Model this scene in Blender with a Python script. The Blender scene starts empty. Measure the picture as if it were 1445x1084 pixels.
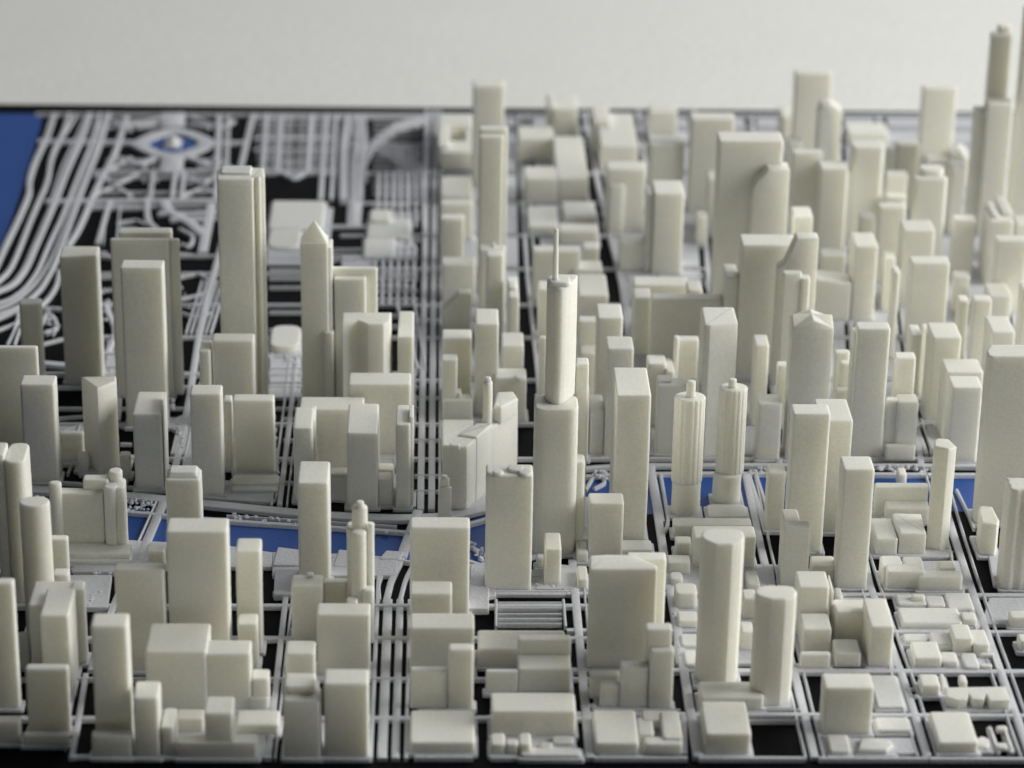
import bpy, math, random
from mathutils import Vector, Matrix
random.seed(7)
S = 0.124                      # metres per layout unit; the camera stands 184 mm above the plate
sc = bpy.context.scene
# ------------------------------------------------------------------ camera
cam_d = bpy.data.cameras.new('camera'); cam = bpy.data.objects.new('camera', cam_d)
sc.collection.objects.link(cam); sc.camera = cam
P_, Y_, R_ = math.radians(23.364), math.radians(1.645), math.radians(.975)
fw = Vector((math.sin(Y_)*math.cos(P_), math.cos(Y_)*math.cos(P_), -math.sin(P_)))
r0 = Vector((math.cos(Y_), -math.sin(Y_), 0)); u0 = r0.cross(fw)
rt = r0*math.cos(R_) + u0*math.sin(R_); up = u0*math.cos(R_) - r0*math.sin(R_)
cam.matrix_world = Matrix(((rt.x, up.x, -fw.x, 0), (rt.y, up.y, -fw.y, 0), (rt.z, up.z, -fw.z, 1.484*S), (0, 0, 0, 1)))
cam_d.sensor_width = 36; cam_d.lens = 101.1; cam_d.clip_start = 0.005; cam_d.clip_end = 50
cam_d.dof.use_dof = True; cam_d.dof.focus_distance = 3.28 * S; cam_d.dof.aperture_fstop = 27
# ------------------------------------------------------------------ world, lamps
w = bpy.data.worlds.new('World'); sc.world = w; w.use_nodes = True
bg = w.node_tree.nodes['Background']; bg.inputs[0].default_value = (0.90, 0.95, 1.0, 1); bg.inputs[1].default_value = 0.055
def lamp(name, loc, target, size, power, col):
    l = bpy.data.lights.new(name, 'AREA'); l.shape = 'RECTANGLE'; l.size, l.size_y = size; l.energy = power; l.color = col
    o = bpy.data.objects.new(name, l); sc.collection.objects.link(o); o.location = loc
    o.rotation_euler = (Vector(target) - Vector(loc)).to_track_quat('-Z', 'Y').to_euler()
lamp('window_light', (.60, .385, .28), (.05, .47, .02), (.42, .42), 4.3, (1.0, .99, .955))
lamp('ceiling_light', (.37, 1.34, .70), (0.01, .56, 0), (.9, .9), 5.3, (.955, .98, 1.01))
sc.view_settings.view_transform = 'Standard'; sc.view_settings.look = 'None'
sc.view_settings.exposure = 0.04; sc.view_settings.gamma = 1
# ------------------------------------------------------------------ materials
def mat(name, col, rough, bump=0.0, bscale=4000, layers=0.0, sss=0.0, var=0.04, spec=0.3, fine=0, fscale=1500):
    m = bpy.data.materials.new(name); m.use_nodes = True; nt = m.node_tree; N = nt.nodes; L = nt.links
    b = N['Principled BSDF']; b.inputs['Roughness'].default_value = rough
    b.inputs['Specular IOR Level'].default_value = spec
    if sss:
        b.inputs['Subsurface Weight'].default_value = sss
        b.inputs['Subsurface Radius'].default_value = (1.0, 0.9, 0.6)
        b.inputs['Subsurface Scale'].default_value = 0.0018
    g = N.new('ShaderNodeNewGeometry')
    n = N.new('ShaderNodeTexNoise'); n.inputs['Scale'].default_value = 60; n.inputs['Detail'].default_value = 6
    L.new(g.outputs['Position'], n.inputs['Vector'])
    mr = N.new('ShaderNodeMapRange'); mr.inputs['From Min'].default_value = .3; mr.inputs['From Max'].default_value = .7
    mr.inputs['To Min'].default_value = 1 - var; mr.inputs['To Max'].default_value = 1 + var
    L.new(n.outputs['Fac'], mr.inputs['Value'])
    if fine:
        nf = N.new('ShaderNodeTexNoise'); nf.inputs['Scale'].default_value = fscale; nf.inputs['Detail'].default_value = 4
        L.new(g.outputs['Position'], nf.inputs['Vector'])
        mf = N.new('ShaderNodeMath'); mf.operation = 'MULTIPLY_ADD'; L.new(nf.outputs['Fac'], mf.inputs[0]); mf.inputs[1].default_value = fine*2; mf.inputs[2].default_value = -fine
        ad = N.new('ShaderNodeMath'); ad.operation = 'ADD'; L.new(mr.outputs['Result'], ad.inputs[0]); L.new(mf.outputs[0], ad.inputs[1]); mr = ad
    mx = N.new('ShaderNodeVectorMath'); mx.operation = 'SCALE'; mx.inputs[0].default_value = col
    L.new(mr.outputs[0], mx.inputs['Scale']); L.new(mx.outputs[0], b.inputs['Base Color'])
    if bump or layers:
        n2 = N.new('ShaderNodeTexNoise'); n2.inputs['Scale'].default_value = bscale; n2.inputs['Detail'].default_value = 3
        L.new(g.outputs['Position'], n2.inputs['Vector'])
        h = n2.outputs['Fac']
        if layers:
            sx = N.new('ShaderNodeSeparateXYZ'); L.new(g.outputs['Position'], sx.inputs[0])
            wob = N.new('ShaderNodeMath'); wob.operation = 'MULTIPLY_ADD'; L.new(n.outputs['Fac'], wob.inputs[0]); wob.inputs[1].default_value = 0.00012; L.new(sx.outputs['Z'], wob.inputs[2])
            sn = N.new('ShaderNodeMath'); sn.operation = 'MULTIPLY'; L.new(wob.outputs[0], sn.inputs[0]); sn.inputs[1].default_value = 2 * math.pi / 0.00028
            s2 = N.new('ShaderNodeMath'); s2.operation = 'SINE'; L.new(sn.outputs[0], s2.inputs[0])
            ma = N.new('ShaderNodeMath'); ma.operation = 'MULTIPLY_ADD'; L.new(s2.outputs[0], ma.inputs[0]); ma.inputs[1].default_value = layers; L.new(h, ma.inputs[2]); h = ma.outputs[0]
        bp = N.new('ShaderNodeBump'); bp.inputs['Strength'].default_value = bump; bp.inputs['Distance'].default_value = 0.0002
        L.new(h, bp.inputs['Height']); L.new(bp.outputs[0], b.inputs['Normal'])
    return m
M_CITY = mat('cream_print_plastic', (.895, .885, .795), 0.55, bump=.22, bscale=1500, layers=.12, sss=.5, var=.03, fine=.10, fscale=2500)
M_ROAD = mat('grey_white_street_plastic', (.66, .67, .70), 0.6, bump=.5, bscale=2200, var=.05, fine=.12, fscale=2200)
M_BLACK = mat('black_plate', (.0022, .0022, .003), 0.6, bump=.2, bscale=3000, spec=.04)
M_BLUE = mat('blue_plate', (.020, .085, .34), 0.5, bump=.35, bscale=3000, spec=.3)
M_TABLE = mat('white_table', (.92, .915, .865), 0.6, bump=.15, bscale=900, var=.012, spec=.2, fine=.22, fscale=700)
# ------------------------------------------------------------------ mesh helpers (layout units)
def round_poly(pts, r, n=4):
    out = []; k = len(pts)
    a = sum(pts[i][0]*pts[(i+1) % k][1] - pts[(i+1) % k][0]*pts[i][1] for i in range(k))
    if a < 0: pts = pts[::-1]
    for i in range(k):
        p = Vector(pts[i]); u = Vector(pts[i-1]) - p; v = Vector(pts[(i+1) % k]) - p
        lu, lv = u.length, v.length; u.normalize(); v.normalize()
        ang = u.angle(v)
        if ang > math.radians(172): out.append(tuple(p)); continue
        t = min(r / math.tan(ang/2) if ang > .2 else r, .47*lu, .47*lv)
        A = p + u*t; B = p + v*t
        for j in range(n+1):
            s = j/n; out.append(tuple(A*(1-s)**2 + p*2*s*(1-s) + B*s*s))
    return out
def offset(pts, d):
    out = []; k = len(pts)
    for i in range(k):
        a = Vector(pts[i-1]); b = Vector(pts[i]); c = Vector(pts[(i+1) % k])
        n = Vector((b.y-a.y, a.x-b.x)); m = Vector((c.y-b.y, b.x-c.x))
        if n.length > 1e-9: n.normalize()
        if m.length > 1e-9: m.normalize()
        q = n + m
        if q.length < 1e-6: q = n
        q.normalize(); f = 1/max(.5, q.dot(n) if n.length > 0 else 1)
        out.append((b.x - q.x*d*f, b.y - q.y*d*f))
    return out
def solid(name, foot, z0, z1, m, tr=.0012, cor=None, tap=None, apex=0, gable=0, parent=None, jit=0):
    k = len(foot); xs = [p[0] for p in foot]; ys = [p[1] for p in foot]
    x0, x1, y0, y1 = min(xs), max(xs), min(ys), max(ys); cx, cy = (x0+x1)/2, (y0+y1)/2
    tr = min(tr, (z1-z0)*.4, (x1-x0)*.2, (y1-y0)*.2)
    def drop(x, y):
        if not cor: return 0
        u = (x-x0)/(x1-x0); v = (y-y0)/(y1-y0); fl, fr, br, bl = cor
        return (fl*(1-u)+fr*u)*(1-v) + (bl*(1-u)+br*u)*v
    rings = []
    flare = .0007 if z0 < .0045 else 0
    if flare and z1 - z0 > .01 and False:
        rings.append([(x, y, z0) for x, y in offset(foot, -flare)]); rings.append([(x, y, z0+.0035) for x, y in foot])
    else: rings.append([(x, y, z0) for x, y in foot])
    top = foot
    if tap: top = [(cx+(x-cx)*tap[0], cy+(y-cy)*tap[1]) for x, y in foot]
    hh = z1 - z0
    if hh > .012:
        nr = min(34, int(hh/.0055)); bx = random.uniform(-.0003, .0003)
        for i in range(1, nr):
            f = i/nr; o_ = bx*math.sin(f*math.pi); sc_ = random.uniform(-.00011, .00011); w_ = max(x1-x0, .004); d_ = max(y1-y0, .004)
            rings.append([(x + o_ + (x-cx)/w_*2*sc_, y + (y-cy)/d_*2*sc_, z0+(z1-tr*1.2-z0)*f - drop(x, y)*f) for x, y in ([(a_[0]*(1-f)+b_[0]*f, a_[1]*(1-f)+b_[1]*f) for a_, b_ in zip(foot, top)])])
    for j in range(4):
        a = j/3*math.pi/2
        rings.append([(x, y, z1 - tr*(1-math.sin(a)) - drop(x, y)) for x, y in offset(top, tr*(1-math.cos(a)))])
    V = [v for r_ in rings for v in r_]; Fs = []
    for i in range(len(rings)-1):
        for j in range(k):
            Fs.append((i*k+j, i*k+(j+1) % k, (i+1)*k+(j+1) % k, (i+1)*k+j))
    b = (len(rings)-1)*k
    if apex or gable:
        V.append((cx, cy, z1 + (apex or gable*1.0))); c = len(V)-1
        for j in range(k): Fs.append((b+j, b+(j+1) % k, c))
        if gable:
            for i in range(1, 4):
                for j in range(k):
                    x, y, z = V[b-(i-1)*k+j]
                    u = abs((x-cx)/(x1-x0)*2); v = abs((y-cy)/(y1-y0)*2)
                    f = max(0, 1-min(u, v)); V[b-(i-1)*k+j] = (x, y, z + gable*.9*f)
    else: Fs.append(tuple(range(b, b+k)))
    Fs.append(tuple(range(k-1, -1, -1)))
    return mesh(name, V, Fs, m, parent, True, (len(Fs)-2, len(Fs)-1))
def mesh(name, V, Fs, m, parent=None, smooth=True, flat=()):
    me = bpy.data.meshes.new(name); me.from_pydata([(x*S, y*S, z*S) for x, y, z in V], [], Fs)
    me.materials.append(m)
    if smooth:
        me.set_sharp_from_angle(angle=math.radians(35)); me.polygons.foreach_set('use_smooth', [i not in flat for i in range(len(me.polygons))]); me.update()
    o = bpy.data.objects.new(name, me); sc.collection.objects.link(o)
    if parent: o.parent = parent
    return o
def footprint(p):
    kind = p['kind']; x0, x1, y0, y1 = p['bb']
    if kind == 'cyl':
        n = 48 if not p.get('rib') else p['rib']*8
        cx, cy, rx, ry = (x0+x1)/2, (y0+y1)/2, (x1-x0)/2, (y1-y0)/2; ry = max(ry, rx*.8)
        out = []
        for i in range(n):
            a = 2*math.pi*i/n; f = 1
            if p.get('rib'): f = .945 + .055*abs(math.cos(a*p['rib']/2))
            out.append((cx+rx*f*math.cos(a), cy+ry*f*math.sin(a)))
        return out
    if kind == 'poly': q = round_poly(p['pts'], p.get('rad', .0016), 3)
    elif p.get('gable'):
        xm, ym = (x0+x1)/2, (y0+y1)/2
        q = round_poly([(x0, y0), (xm, y0), (x1, y0), (x1, ym), (x1, y1), (xm, y1), (x0, y1), (x0, ym)], .0016, 2)
    else: q = round_poly([(x0, y0), (x1, y0), (x1, y1), (x0, y1)], p.get('rad', .0036), 4 if p.get('rad', 0) < .004 else 8)
    if p.get('rib'):
        r = []
        for i in range(len(q)):
            a, b = Vector(q[i-1]), Vector(q[i]); m = max(1, int((b-a).length/.0012))
            for j in range(m): r.append(tuple(a.lerp(b, (j+1)/m)))
        acc = 0; out = offset(r, 0)
        inn = offset(r, .0016)
        for i in range(len(r)):
            acc += (Vector(r[i])-Vector(r[i-1])).length
            f = .5-.5*math.cos(acc*2*math.pi/.0125); out[i] = (r[i][0]*(1-f)+inn[i][0]*f, r[i][1]*(1-f)+inn[i][1]*f)
        return out
    return q
def profile(name, p, m, parent):
    # outline in the front plane, extruded back; rounded upper edges
    x0, x1, y0, y1 = p['bb']; pts = [(x0, p['z0'])] + list(p['pts']) + [(x1, p['z0'])]
    q = round_poly(pts, .002, 3); q = [(x, max(z, p['z0'])) for x, z in q]
    r = .0014; inn = offset(q, r*.8); mid = offset(q, r*.25)
    inn = [(x, max(z, p['z0'])) for x, z in inn]; mid = [(x, max(z, p['z0'])) for x, z in mid]
    rings = [(inn, y0), (mid, y0+r*.3), (q, y0+r), (q, y1-r), (mid, y1-r*.3), (inn, y1)]
    k = len(q); V = []; Fs = []
    for ring, y in rings: V += [(x, y, z) for x, z in ring]
    for i in range(5):
        for j in range(k): Fs.append((i*k+j, i*k+(j+1) % k, (i+1)*k+(j+1) % k, (i+1)*k+j))
    Fs.append(tuple(range(k-1, -1, -1))); Fs.append(tuple(range(5*k, 6*k)))
    return mesh(name, V, Fs, m, parent)
# ------------------------------------------------------------------ setting
def block(name, x0, x1, y0, y1, z0, z1, m):
    V = [(x, y, z) for z in (z0, z1) for x, y in ((x0, y0), (x1, y0), (x1, y1), (x0, y1))]
    return mesh(name, V, [(3, 2, 1, 0), (4, 5, 6, 7), (0, 1, 5, 4), (1, 2, 6, 5), (2, 3, 7, 6), (3, 0, 4, 7)], m, None, False)
table = block('table_top', -9, 9, -3, 18, -.30, -.034, M_TABLE); table['kind'] = 'structure'
plate = solid('base_plate', round_poly([(-1.2, 2.38), (1.35, 2.38), (1.35, 4.598), (-1.2, 4.598)], .01), -.0338, 0, M_BLACK); plate['kind'] = 'structure'
for i, q in enumerate([[(-0.7905, 4.5422), (-0.6503, 4.5458), (-0.6446, 4.4645), (-0.6419, 4.3644), (-0.6361, 4.2117), (-0.6316, 4.0129), (-0.6309, 3.8748), (-0.6809, 3.8315)], [(-0.5661, 3.0878), (-0.4652, 3.0831), (-0.3458, 3.0593), (-0.2439, 3.03), (-0.1356, 3.0123), (-0.0447, 3.002), (0.0212, 3.0138), (0.0714, 3.0521), (0.132, 3.1149), (0.1937, 3.1596), (0.3326, 3.1693), (0.7836, 3.1663), (0.7618, 3.0592), (0.6432, 3.058), (0.4084, 3.069), (0.2808, 3.0543), (0.196, 3.0344), (0.1258, 2.9272), (0.0369, 2.9086), (-0.0436, 2.9257), (-0.1325, 2.9338), (-0.2303, 2.9509), (-0.3695, 2.9677), (-0.4516, 2.976), (-0.5502, 2.9842)], [(-0.4703, 4.3961), (-0.4605, 4.4199), (-0.4488, 4.4398), (-0.4283, 4.4522), (-0.4059, 4.4425), (-0.3896, 4.4242), (-0.3758, 4.4026), (-0.3863, 4.3823), (-0.3994, 4.3629), (-0.4194, 4.3484), (-0.4414, 4.3578), (-0.4564, 4.3756)]]):
    o = mesh('water', [(x, y, .0004+.0001*i) for x, y in q], [tuple(range(len(q)))], M_BLUE, None, False); o['kind'] = 'structure'
zi = 0
def strip_mesh(strips, z, V, Fs):
    for pts, w_ in strips:
        P = [Vector(p) for p in pts]; closed = (P[0]-P[-1]).length < 1e-6
        # smooth the polyline
        if len(P) > 2 and not closed:
            Q = [P[0]]
            for i in range(1, len(P)-1):
                for s in (.25, .5, .75):
                    A = (P[i-1]+P[i])/2 if i > 1 else P[i-1].lerp(P[i], .6); B = (P[i]+P[i+1])/2 if i < len(P)-2 else P[i+1].lerp(P[i], .6)
                    Q.append(A*(1-s)**2+P[i]*2*s*(1-s)+B*s*s)
            Q.append(P[-1]); P = Q
        k = len(P); b0 = len(V); r = .0009
        for i in range(k):
            if closed: d = (P[(i+1) % (k-1)]-P[(i-1) % (k-1)])
            else: d = P[min(i+1, k-1)]-P[max(i-1, 0)]
            d.normalize(); n = Vector((-d.y, d.x)); h = w_/2
            for off, zz in ((-h, 0), (-h, z-r), (-h+r*.4, z-r*.3), (-h+r, z), (h-r, z), (h-r*.4, z-r*.3), (h, z-r), (h, 0)):
                V.append((P[i].x+n.x*off, P[i].y+n.y*off, zz + random.uniform(-.00012, .00012)*(zz > 0)))
        for i in range(k-1):
            for j in range(7):
                a = b0+i*8+j; Fs.append((a, a+8, a+9, a+1))
        if not closed:
            Fs.append(tuple(b0+j for j in range(8))); Fs.append(tuple(b0+(k-1)*8+j for j in range(7, -1, -1)))
        z += .00007
    return z
STREETS = [
('railway_street', [([(-0.0281, 3.6709), (-0.0281, 3.0544)], 0.0027), ([(-0.0176, 4.5688), (-0.0176, 3.0506)], 0.0082), ([(-0.0047, 4.5693), (-0.0047, 3.0508)], 0.0082), ([(0.0051, 4.5696), (0.0051, 3.0547)], 0.0036)]),
('railway_street', [([(-0.0518, 2.8227), (-0.0518, 2.483)], 0.0098), ([(-0.0386, 2.8228), (-0.0386, 2.4831)], 0.0079), ([(-0.0281, 2.8228), (-0.0281, 2.4831)], 0.0038), ([(-0.0634, 2.8999), (-0.0634, 2.483)], 0.0045)]),
('railway_street', [([(-0.0545, 2.8143), (-0.0492, 2.8739), (-0.0318, 2.9501), (-0.0235, 3.0184)], 0.0072), ([(-0.0396, 2.8144), (-0.0333, 2.874), (-0.0249, 2.9091)], 0.0048), ([(-0.0609, 2.8226), (-0.0632, 2.8617), (-0.059, 2.886), (-0.0465, 2.9054), (-0.0388, 2.9267)], 0.0032)]),
('cross_street', [([(-0.1334, 3.698), (0.0116, 3.7005)], 0.0039)]),
('cross_street', [([(-0.1295, 3.58), (0.0115, 3.5822)], 0.0038)]),
('cross_street', [([(-0.1247, 3.4353), (0.0115, 3.4373)], 0.0037)]),
('cross_street', [([(-0.1202, 3.2959), (0.0114, 3.2976)], 0.0036)]),
('cross_street', [([(-0.1168, 3.1923), (0.0113, 3.1939)], 0.0035)]),
('cross_street', [([(-0.1561, 4.3891), (1.0147, 4.4177)], 0.0039)]),
('cross_street', [([(-0.1515, 4.2512), (0.9868, 4.2773)], 0.0038)]),
('cross_street', [([(-0.147, 4.1143), (0.9591, 4.1381)], 0.0037)]),
('cross_street', [([(-0.1424, 3.9729), (0.9305, 3.9944)], 0.0035)]),
('cross_street', [([(-0.1379, 3.8368), (0.903, 3.8562)], 0.0034)]),
('cross_street', [([(0.0087, 3.7004), (0.895, 3.7156)], 0.0054)]),
('cross_street', [([(0.0087, 3.5822), (0.8706, 3.5958)], 0.0053)]),
('cross_street', [([(0.0087, 3.4372), (0.8408, 3.4492)], 0.0051)]),
('cross_street', [([(0.0087, 3.2976), (0.812, 3.3079)], 0.0049)]),
('cross_street', [([(0.0087, 3.1938), (0.7907, 3.203)], 0.0048)]),
('cross_street', [([(0.0086, 4.4725), (1.0307, 4.4984)], 0.0046)]),
('cross_street', [([(-0.6613, 4.5332), (1.045, 4.5702)], 0.0047)]),
('cross_street', [([(-0.5067, 2.8041), (0.1727, 2.8093)], 0.007)]),
('cross_street', [([(-0.4955, 2.7295), (0.1691, 2.7341)], 0.0076)]),
('cross_street', [([(-0.4823, 2.6415), (0.1649, 2.6454)], 0.0037)]),
('cross_street', [([(-0.4703, 2.5608), (0.1611, 2.564)], 0.008)]),
('cross_street', [([(0.1465, 2.8395), (0.7326, 2.839)], 0.0079)]),
('cross_street', [([(0.1431, 2.7532), (0.7146, 2.7524)], 0.0069)]),
('cross_street', [([(0.1396, 2.665), (0.6961, 2.6639)], 0.009)]),
('cross_street', [([(0.136, 2.5726), (0.6768, 2.571)], 0.0073)]),
('kerb', [([(-0.361, 2.4867), (-0.3385, 2.4866)], 0.005)]),
('kerb', [([(-0.3273, 2.4866), (-0.1641, 2.4862)], 0.0049)]),
('kerb', [([(-0.1514, 2.4861), (-0.0639, 2.4859)], 0.0049)]),
('kerb', [([(-0.0195, 2.4858), (0.0392, 2.4857)], 0.0049)]),
('kerb', [([(0.0561, 2.4856), (0.1467, 2.4854)], 0.0049)]),
('kerb', [([(0.1595, 2.4854), (0.253, 2.4851)], 0.0049)]),
('kerb', [([(0.2644, 2.4851), (0.3709, 2.4848)], 0.0049)]),
('kerb', [([(0.3844, 2.4848), (0.4947, 2.4845)], 0.0049)]),
('kerb', [([(0.4961, 2.4845), (0.6588, 2.4841)], 0.0049)]),
('kerb', [([(-0.0165, 2.5574), (0.0428, 2.5577)], 0.0022), ([(-0.0167, 2.579), (0.043, 2.5793)], 0.0022)]),
('kerb', [([(0.0572, 2.5578), (0.1441, 2.5582)], 0.0022), ([(0.0576, 2.5794), (0.145, 2.5799)], 0.0022)]),
('kerb', [([(0.163, 2.5583), (0.2515, 2.5587)], 0.0022), ([(0.164, 2.58), (0.2532, 2.5805)], 0.0022)]),
('kerb', [([(0.2697, 2.5588), (0.3752, 2.5594)], 0.0022), ([(0.2714, 2.5806), (0.3777, 2.5811)], 0.0022)]),
('cross_street', [([(0.0207, 2.8797), (0.228, 2.8814)], 0.0048), ([(0.0206, 2.8419), (0.1546, 2.8429)], 0.0031)]),
('parking_lot', [([(0.0697, 2.8152), (0.1401, 2.8158)], 0.0025), ([(0.0695, 2.8019), (0.1396, 2.8024)], 0.0025), ([(0.0692, 2.7886), (0.1391, 2.7892)], 0.0025), ([(0.069, 2.7771), (0.1387, 2.7776)], 0.0025), ([(0.0688, 2.7657), (0.1382, 2.7662)], 0.0025), ([(0.0675, 2.8219), (0.0664, 2.7592)], 0.0031), ([(0.1419, 2.8225), (0.1418, 2.7597)], 0.0031)]),
('avenue', [([(0.1557, 2.9196), (0.1557, 2.4839)], 0.0089)]),
('avenue', [([(0.1662, 2.902), (0.1662, 2.4839)], 0.0022)]),
('avenue', [([(0.2612, 3.1783), (0.2616, 3.0212), (0.2612, 2.9205), (0.2634, 2.7671), (0.2637, 2.4857)], 0.0095), ([(0.2724, 3.152), (0.2733, 3.0213), (0.2686, 3.0025), (0.2584, 2.9747)], 0.0042)]),
('avenue', [([(0.376, 3.1552), (0.3743, 2.9037), (0.3805, 2.665), (0.381, 2.4862)], 0.0085)]),
('avenue', [([(0.3873, 3.1553), (0.3848, 2.9038), (0.3903, 2.665), (0.3903, 2.4863)], 0.0027)]),
('avenue', [([(0.3648, 3.155), (0.3638, 2.9036), (0.3707, 2.6649), (0.3718, 2.4862)], 0.0027)]),
('avenue', [([(0.4866, 3.0234), (0.4874, 2.8697), (0.4912, 2.7236), (0.4942, 2.6352), (0.4948, 2.4895)], 0.0084)]),
('avenue', [([(0.4983, 3.0235), (0.4986, 2.8698), (0.502, 2.7236), (0.5047, 2.6353), (0.5048, 2.4895)], 0.0027)]),
('avenue', [([(0.475, 3.0233), (0.4762, 2.8696), (0.4805, 2.7235), (0.4838, 2.6351), (0.4848, 2.4894)], 0.0027)]),
('avenue', [([(0.6085, 3.1721), (0.6033, 2.9965), (0.601, 2.8794), (0.6, 2.7532), (0.5996, 2.6602), (0.5991, 2.4899)], 0.0086)]),
('avenue', [([(0.6207, 3.1722), (0.615, 2.9966), (0.6123, 2.8794), (0.6108, 2.7533), (0.6102, 2.6603), (0.6092, 2.49)], 0.0027)]),
('avenue', [([(0.5964, 3.1719), (0.5917, 2.9963), (0.5898, 2.8793), (0.5891, 2.7532), (0.589, 2.6601), (0.5891, 2.4899)], 0.0027)]),
('avenue', [([(0.6066, 3.3207), (0.6063, 3.2134)], 0.0053), ([(0.6157, 3.3208), (0.6151, 3.2135)], 0.0035), ([(0.6265, 3.1119), (0.6295, 3.0534), (0.6299, 3.006)], 0.0033)]),
('avenue', [([(-0.3651, 2.6528), (-0.3625, 2.5787), (-0.3598, 2.483)], 0.0058), ([(-0.3732, 2.6527), (-0.372, 2.5613), (-0.3683, 2.5008)], 0.0022)]),
('avenue', [([(-0.3608, 2.6604), (-0.353, 2.8119), (-0.3421, 2.8975), (-0.3363, 2.9205)], 0.007), ([(-0.3358, 2.9152), (-0.3205, 3.0763)], 0.0099), ([(-0.3454, 2.9151), (-0.3289, 3.0762)], 0.0025)]),
('avenue', [([(-0.165, 2.8302), (-0.165, 2.4826)], 0.0061), ([(-0.1582, 2.8302), (-0.1582, 2.4826)], 0.0023)]),
('avenue', [([(-0.1839, 3.5913), (-0.1839, 3.0605)], 0.0061), ([(-0.1934, 3.5911), (-0.1934, 3.0604)], 0.0026), ([(-0.1752, 3.3771), (-0.1752, 3.0606)], 0.0022)]),
('avenue', [([(-0.3161, 3.1017), (-0.3145, 3.2655), (-0.3155, 3.4095), (-0.3221, 3.6608), (-0.3129, 3.9135), (-0.3048, 4.5426)], 0.0086), ([(-0.3068, 3.1018), (-0.3057, 3.2871), (-0.3046, 3.4096)], 0.0026)]),
('avenue', [([(-0.3196, 3.2023), (-0.3146, 3.3753), (-0.3184, 3.5156), (-0.3147, 3.6661)], 0.0028)]),
('riverside_road', [([(-0.5431, 3.1031), (-0.4672, 3.1), (-0.3564, 3.0837), (-0.2457, 3.0578), (-0.1364, 3.0342), (-0.0451, 3.0257), (0.0212, 3.032), (0.0715, 3.063), (0.1231, 3.1064)], 0.0168)]),
('riverside_road', [([(-0.5466, 3.1268), (-0.4702, 3.1236), (-0.3589, 3.1091), (-0.2474, 3.0829)], 0.0034)]),
('river_walk', [([(-0.5385, 3.0721), (-0.3646, 3.0414), (-0.2395, 3.0162), (-0.127, 3.0024), (-0.0446, 2.9921), (-0.0281, 2.9867), (0.0211, 3.0001), (0.0626, 3.0267), (0.1137, 3.0712)], 0.0066), ([(-0.2439, 3.0312), (-0.1274, 3.0155), (-0.0448, 3.0051)], 0.0025)]),
('riverside_road', [([(0.1116, 3.1502), (0.2117, 3.1757), (0.3332, 3.1791), (0.7686, 3.18)], 0.0086)]),
('river_walk', [([(0.1714, 3.1428), (0.2448, 3.1517), (0.3312, 3.1547), (0.7633, 3.1535)], 0.0069)]),
('river_walk', [([(-0.1407, 2.9383), (-0.1159, 2.9207), (-0.0759, 2.9282), (-0.0435, 2.9178), (0.0208, 2.9007), (0.069, 2.9099), (0.1177, 2.9281), (0.1777, 3.0016), (0.1883, 3.0489)], 0.0041)]),
('bridge', [([(-0.0388, 2.9249), (-0.0204, 3.0468)], 0.0115)]),
('bridge', [([(0.379, 3.1592), (0.3846, 3.0037)], 0.0067), ([(0.3885, 3.1594), (0.3945, 3.0038)], 0.0042)]),
('bridge', [([(0.2612, 3.1783), (0.2633, 3.0212)], 0.011)]),
('avenue', [([(0.1355, 4.5541), (0.1291, 4.073), (0.1287, 3.7806), (0.133, 3.5224), (0.1324, 3.2927), (0.1336, 3.1666)], 0.0059), ([(0.1473, 4.5544), (0.1398, 4.0732), (0.1407, 3.7808), (0.1434, 3.5226), (0.1431, 3.2928)], 0.004)]),
('avenue', [([(0.2434, 4.5721), (0.247, 4.3045), (0.2541, 4.014), (0.2633, 3.7021), (0.2697, 3.4764), (0.2703, 3.2093)], 0.0071), ([(0.2552, 4.5724), (0.2605, 4.3049), (0.2679, 4.0143)], 0.0045)]),
('avenue', [([(0.3333, 4.5744), (0.3279, 4.3064), (0.3193, 3.784), (0.3118, 3.477)], 0.0063)]),
('avenue', [([(0.4282, 4.5769), (0.387, 3.8129), (0.3679, 3.4778)], 0.0072)]),
('avenue', [([(0.5199, 4.5452), (0.4201, 3.1801)], 0.0079)]),
('avenue', [([(0.6619, 4.5488), (0.5203, 3.1813)], 0.0079)]),
('avenue', [([(0.7331, 4.5507), (0.5944, 3.1821)], 0.0079)]),
('avenue', [([(0.9115, 4.5553), (0.7168, 3.1836)], 0.0079)]),
('shore_path', [([(-0.6317, 4.5394), (-0.628, 4.4211), (-0.6319, 4.3007), (-0.6284, 4.193), (-0.6194, 4.1514), (-0.622, 4.0172), (-0.6261, 3.9026), (-0.6279, 3.7936)], 0.0084)]),
('shore_path', [([(-0.6068, 4.54), (-0.6038, 4.4528), (-0.61, 4.3159), (-0.5988, 4.2078), (-0.6037, 4.057), (-0.6035, 3.8968), (-0.6057, 3.8178), (-0.6182, 3.7703), (-0.6305, 3.7526)], 0.0069)]),
('shore_drive', [([(-0.5732, 4.5409), (-0.5718, 4.4303), (-0.5777, 4.2655), (-0.5776, 4.1113), (-0.5825, 3.9284), (-0.5837, 3.8302), (-0.592, 3.7649), (-0.6263, 3.7239)], 0.0096)]),
('shore_drive', [([(-0.557, 4.5413), (-0.5524, 4.3772), (-0.5569, 4.2087), (-0.5574, 4.058), (-0.5638, 3.9288), (-0.565, 3.8185), (-0.5749, 3.7478), (-0.5905, 3.7074), (-0.6206, 3.6843)], 0.0059)]),
('shore_drive', [([(-0.5421, 4.5417), (-0.5387, 4.3624), (-0.5429, 4.209), (-0.5437, 4.0188), (-0.5451, 3.8309), (-0.5531, 3.7424), (-0.5741, 3.6794), (-0.6141, 3.6399)], 0.0072)]),
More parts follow.
